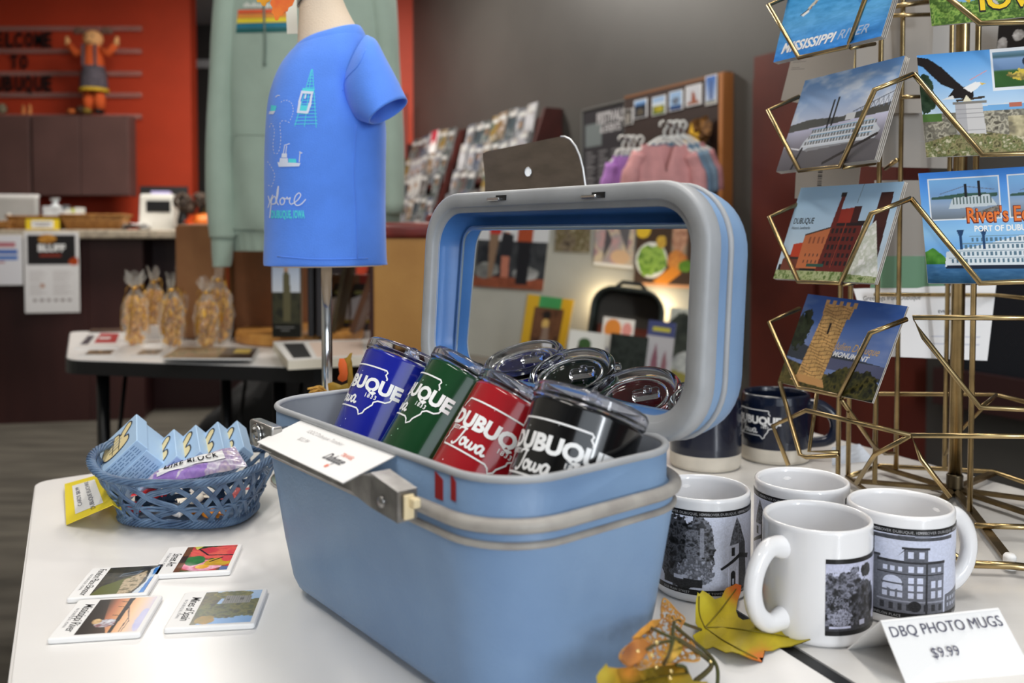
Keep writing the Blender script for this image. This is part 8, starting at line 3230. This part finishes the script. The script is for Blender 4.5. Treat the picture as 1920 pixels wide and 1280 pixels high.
p = Pic(1.1, 110, (206, 206, 210))
p.rect(0, 0, 1.1, 0.62, (40, 42, 48)).foliage(p.R(0, 0.1, 1.1, 0.6), [(30, 32, 38), (60, 62, 66), (40, 42, 46)], 5, 3)
p.foliage(p.R(0, 0, 1.1, 0.14), [(120, 64, 44), (150, 80, 56)], 9, 2).blob(0.2, 0.22, 0.2, 0.1, [(150, 150, 146), (90, 90, 90)], 8, 4).blob(0.8, 0.2, 0.2, 0.08, [(170, 170, 170), (110, 110, 110)], 8, 5)
p.rect(0.18, 0.7, 0.36, 1, (180, 50, 44)).poly([(0.18, 0.7), (0.22, 0.12), (0.28, 0.12), (0.34, 0.7)], (130, 104, 84))
p.rect(0.62, 0.62, 0.86, 1, (160, 70, 40)).poly([(0.64, 0.62), (0.66, 0.06), (0.84, 0.06), (0.84, 0.62)], (24, 24, 30))
p.rect(0.42, 0.74, 0.52, 0.96, (226, 226, 226)).poly([(0.38, 0.74), (0.42, 0.14), (0.54, 0.14), (0.5, 0.74)], (176, 110, 90)).poly([(0.38, 0.74), (0.36, 0.42), (0.56, 0.42), (0.56, 0.7)], (34, 34, 40))
wall_pic('wall_poster', 'poster of people in red coats on the left wall, seen in the case mirror', 'poster', ((886, 536), (1018, 545), (1034, 400), (902, 396)), p)
p = Pic(1.3, 60, (110, 96, 80))
p.foliage(p.R(0, 0, 1.3, 1), [(70, 60, 50), (130, 116, 96), (90, 80, 50), (150, 140, 120)], 5, 6)
wall_pic('wall_poster', 'small brown photo on the left wall, right of the red coats poster in the mirror', 'poster', ((1040, 470), (1106, 473), (1110, 405), (1044, 402)), p)
p = Pic(0.9, 80, (200, 180, 160))
p.foliage(p.R(0, 0, 0.9, 1), [(190, 150, 150), (160, 150, 150), (210, 190, 160), (150, 110, 130)], 4, 3)
p.ell(0.6, 0.2, 0.22, 0.14, (214, 176, 140)).poly([(0.2, 0.1), (0.25, 0.8), (0.4, 0.5)], (80, 76, 80)).poly([(0.5, 0.8), (0.75, 0.3), (0.8, 0.8)], (96, 92, 96)).rect(0, 0, 0.9, 0.06, (230, 226, 220))
wall_pic('wall_poster', 'pastel photo of figures beside the vegetable poster in the mirror', 'poster', ((1113, 496), (1186, 504), (1192, 405), (1118, 402)), p)
p = Pic(0.9, 130, (70, 52, 40))
p.ell(0.35, 0.92, 0.2, 0.1, (222, 110, 40)).ell(0.1, 0.78, 0.12, 0.12, (226, 186, 50)).ell(0.26, 0.36, 0.25, 0.25, (232, 230, 222)).blob(0.26, 0.36, 0.22, 0.22, [(110, 150, 50), (160, 190, 90), (80, 120, 40)], 9, 3)
p.rect(0.56, 0.3, 0.8, 1, (150, 130, 110)).blob(0.68, 0.75, 0.12, 0.3, [(206, 160, 130), (150, 100, 80)], 16, 4).blob(0.66, 0.36, 0.16, 0.14, [(226, 150, 70), (180, 110, 60)], 10, 5)
p.poly([(0.3, 0.06), (0.6, 0.3), (0.74, 0.2), (0.5, 0.02)], (226, 140, 50)).blob(0.8, 0.3, 0.12, 0.08, [(110, 150, 50), (80, 120, 40)], 9, 6).rect(0, 0, 0.9, 0.04, (206, 150, 110)).blob(0.4, 0.62, 0.08, 0.08, [(222, 180, 70), (190, 150, 60)], 14, 7)
wall_pic('wall_poster', 'vegetable poster with carrots and greens on the left wall, seen in the mirror', 'poster', ((1188, 534), (1294, 541), (1304, 404), (1196, 401)), p)
p = Pic(0.75, 90, (206, 164, 40))
p.rect(0.2, 0.82, 0.56, 1, (66, 150, 90)).rect(0.14, 0.0, 0.62, 0.82, (92, 60, 44)).foliage(p.R(0.16, 0.0, 0.6, 0.8), [(70, 46, 36), (110, 74, 52), (90, 60, 44)], 7, 3).ell(0.36, 0.55, 0.06, 0.08, (214, 180, 110)).poly([(0.3, 0.1), (0.33, 0.5), (0.42, 0.5), (0.46, 0.1)], (140, 120, 110)).ell(0.36, 0.7, 0.07, 0.07, (40, 34, 32))
wall_pic('wall_poster', 'yellow poster with a green head and brown picture, seen in the mirror', 'poster', ((972, 668), (1056, 672), (1077, 562), (990, 551)), p)

# display shelf with the black open suitcase and small goods
sh0, sh1 = on_left(975, 735, 0.3), on_left(1300, 735, 0.3)
ylo, yhi = min(sh0.y, sh1.y) - 0.15, max(sh0.y, sh1.y) + 0.3
zsh = on_left(1190, 712, 0.2).z
b = MB()
b.add(rbox(0.5, yhi - ylo, 0.05, 0.006, -0.05))
tag(b.build('wall_shelf', mat('display_shelf_wood', (120, 112, 104), 0.5), None, at(XWALL + 0.256, (ylo + yhi) / 2, zsh)), 'grey wooden shelf on the left wall below the mirrored posters', 'shelf')


def stand_on_left(px0, px1, pytop, off):
    """bottom centre on the shelf, width (along y) and height for a thing seen between two columns"""
    a, c = on_left(px0, 640, off), on_left(px1, 640, off)
    t = on_left((px0 + px1) / 2, pytop, off)
    return (a.y + c.y) / 2, abs(a.y - c.y), t.z - zsh


yc, wd, ht = stand_on_left(1103, 1239, 540, 0.16)
sc2 = thing('suitcase', 'black open suitcase with red brown board on the shelf seen in the mirror', 'suitcase', Matrix.Translation((XWALL + 0.085, yc, zsh)) @ Matrix.Rotation(math.pi / 2, 4, 'Z'))
m = MB()


def yring(lx, lz, r, y):
    q = rrect(lx, lz, r, 6)
    return np.column_stack([q[:, 0], np.full(len(q), y), q[:, 1] + ht / 2])


m.add(loft([yring(wd, ht, 0.07, 0.02), yring(wd, ht, 0.07, -0.14), yring(wd * 0.88, ht * 0.9, 0.05, -0.14), yring(wd * 0.86, ht * 0.88, 0.05, -0.03)], True, False), 0, True)
m.build('case_shell', mat('black_leatherette', (30, 36, 32), 0.4), sc2)
m = MB()
m.add(loft([yring(wd * 0.85, ht * 0.87, 0.05, -0.034), yring(wd * 0.85, ht * 0.87, 0.05, -0.03)], True, True), 0)
m.build('lining', mat('grey_brown_lining', (96, 90, 84), 0.7), sc2)
m = MB()
m.add(box(wd * 0.8, 0.01, ht * 0.42, (0, -0.05, ht * 0.36)))
m.build('red_panel', mat('red_brown_board', (140, 66, 48), 0.6), sc2)
m = MB()
m.add(tube([(-0.05, -0.06, ht), (-0.03, -0.06, ht + 0.02), (0.03, -0.06, ht + 0.02), (0.05, -0.06, ht)], 0.008, 6), 0, True)
m.build('carry_handle', M_BLACK, sc2)
M_EDGE = M_PAPER


def left_goods(name, label, cat, px0, px1, pytop, off, pic, th=0.012):
    yc, wd, ht = stand_on_left(px0, px1, pytop, off)
    x = XWALL + off
    m = MB()
    m.add(box(th, wd, ht, (-th / 2 - 0.0008, 0, ht / 2)), 0)
    # reflected left-right order: picture u runs from px0 to px1
    a, c = on_left(px0, 640, off).y - yc, on_left(px1, 640, off).y - yc
    v, f = pic.geo(lambda U, V: np.stack([0 * U, a + (c - a) * U, ht * V], -1))
    m.add((v, f), 1, False, pic.cols())
    tag(m.build(name, [M_PAPER, M_PRINTM], None, Matrix.Translation((x, yc, zsh))), label, cat, 'goods on the left wall shelf')


p = Pic(0.9, 60, (236, 228, 220))
p.ell(0.3, 0.8, 0.24, 0.18, (226, 140, 60)).ell(0.7, 0.82, 0.14, 0.12, (226, 150, 140)).rect(0.15, 0.5, 0.8, 0.53, (206, 110, 96)).rect(0.4, 0.3, 0.8, 0.42, (70, 66, 66))
left_goods('greeting_card', 'white card with an orange shape in front of the black suitcase, in the mirror', 'card', 1126, 1186, 596, 0.27, p)
p = Pic(1.3, 60, (226, 224, 220))
p.ell(0.5, 0.55, 0.22, 0.28, (60, 60, 50)).ell(0.5, 0.72, 0.2, 0.12, (60, 90, 50)).poly([(0.3, 0.5), (0.5, 0.15), (0.7, 0.5)], (70, 50, 44)).ell(1.05, 0.4, 0.1, 0.2, (70, 80, 70)).rect(1.15, 0.3, 1.22, 0.7, (90, 90, 120))
left_goods('greeting_card', 'white card with a round dark tree picture on the left wall shelf', 'card', 1066, 1146, 622, 0.33, p)
p = Pic(1.0, 60, (34, 40, 36))
p.foliage(p.R(0, 0, 1, 1), [(30, 36, 32), (46, 52, 48), (26, 30, 28)], 5, 3)
left_goods('gift_bag', 'dark green bag beside the white cards on the left wall shelf', 'bag', 1144, 1216, 628, 0.35, p, 0.05)
p = Pic(0.55, 90, (180, 176, 180))
p.rect(0, 0.76, 0.55, 1, (70, 76, 120)).rect(0.1, 0.84, 0.45, 0.9, (190, 180, 70)).poly([(0.1, 0), (0.14, 0.4), (0.2, 0.66), (0.26, 0.4), (0.28, 0)], (130, 84, 96)).poly([(0.32, 0), (0.35, 0.4), (0.4, 0.55), (0.45, 0.35), (0.47, 0)], (140, 96, 104))
left_goods('book', 'book with two church spires and a navy head on the left wall shelf', 'book', 1212, 1264, 602, 0.29, p, 0.02)
p = Pic(0.6, 60, (190, 190, 180))
p.blob(0.2, 0.6, 0.2, 0.35, [(40, 44, 40), (70, 74, 66)], 8, 3).blob(0.5, 0.7, 0.16, 0.25, [(50, 54, 48), (80, 84, 76)], 8, 5).rect(0, 0, 0.6, 0.2, (150, 140, 70)).blob(0.3, 0.3, 0.2, 0.14, [(200, 200, 196), (150, 150, 150)], 9, 6)
left_goods('framed_photo', 'framed photo of trees at the right end of the left wall shelf', 'photo', 1250, 1330, 580, 0.14, p, 0.02)
# assumed warm lamp, unseen, added behind the black suitcase to glow on the wall
lz = on_left(1195, 585, 0.03)
yc2, _, _ = stand_on_left(1103, 1239, 540, 0.16)
lm = thing('assumed_lamp', 'assumed small warm lamp, unseen behind the black suitcase on the left wall shelf', 'lamp', at(XWALL + 0.03, yc2, zsh))
m = MB()
m.add(tube([(0.0, 0, 0), (0.0, 0, 0.14)], 0.006, 8), 0, True)
m.build('assumed_lamp_stem', M_BLACK, lm)
for s in (-1, 1):
    m = MB()
    m.add(blob3((0.0, s * wd * 0.28, 0.16), (0.02, 0.03, 0.03), 8), 0, True)
    m.build('assumed_bulb', mat('assumed_warm_bulb', (255, 206, 130), 0.5, emit=6.0), lm)
    m = MB()
    m.add(tube([(0, 0, 0.14), (0, s * wd * 0.28, 0.15)], 0.004, 6), 0, True)
    m.build('arm', M_BLACK, lm)
    l = bpy.data.lights.new('assumed_bulb_glow', 'POINT')  # added point light that puts the warm glow on the wall
    l.energy, l.color, l.shadow_soft_size = 0.9, (1.0, 0.78, 0.48), 0.004
    lo = bpy.data.objects.new('assumed_bulb_glow', l)
    COL.objects.link(lo)
    lo.location = (XWALL + 0.035, yc2 + s * wd * 0.40, zsh + 0.25)
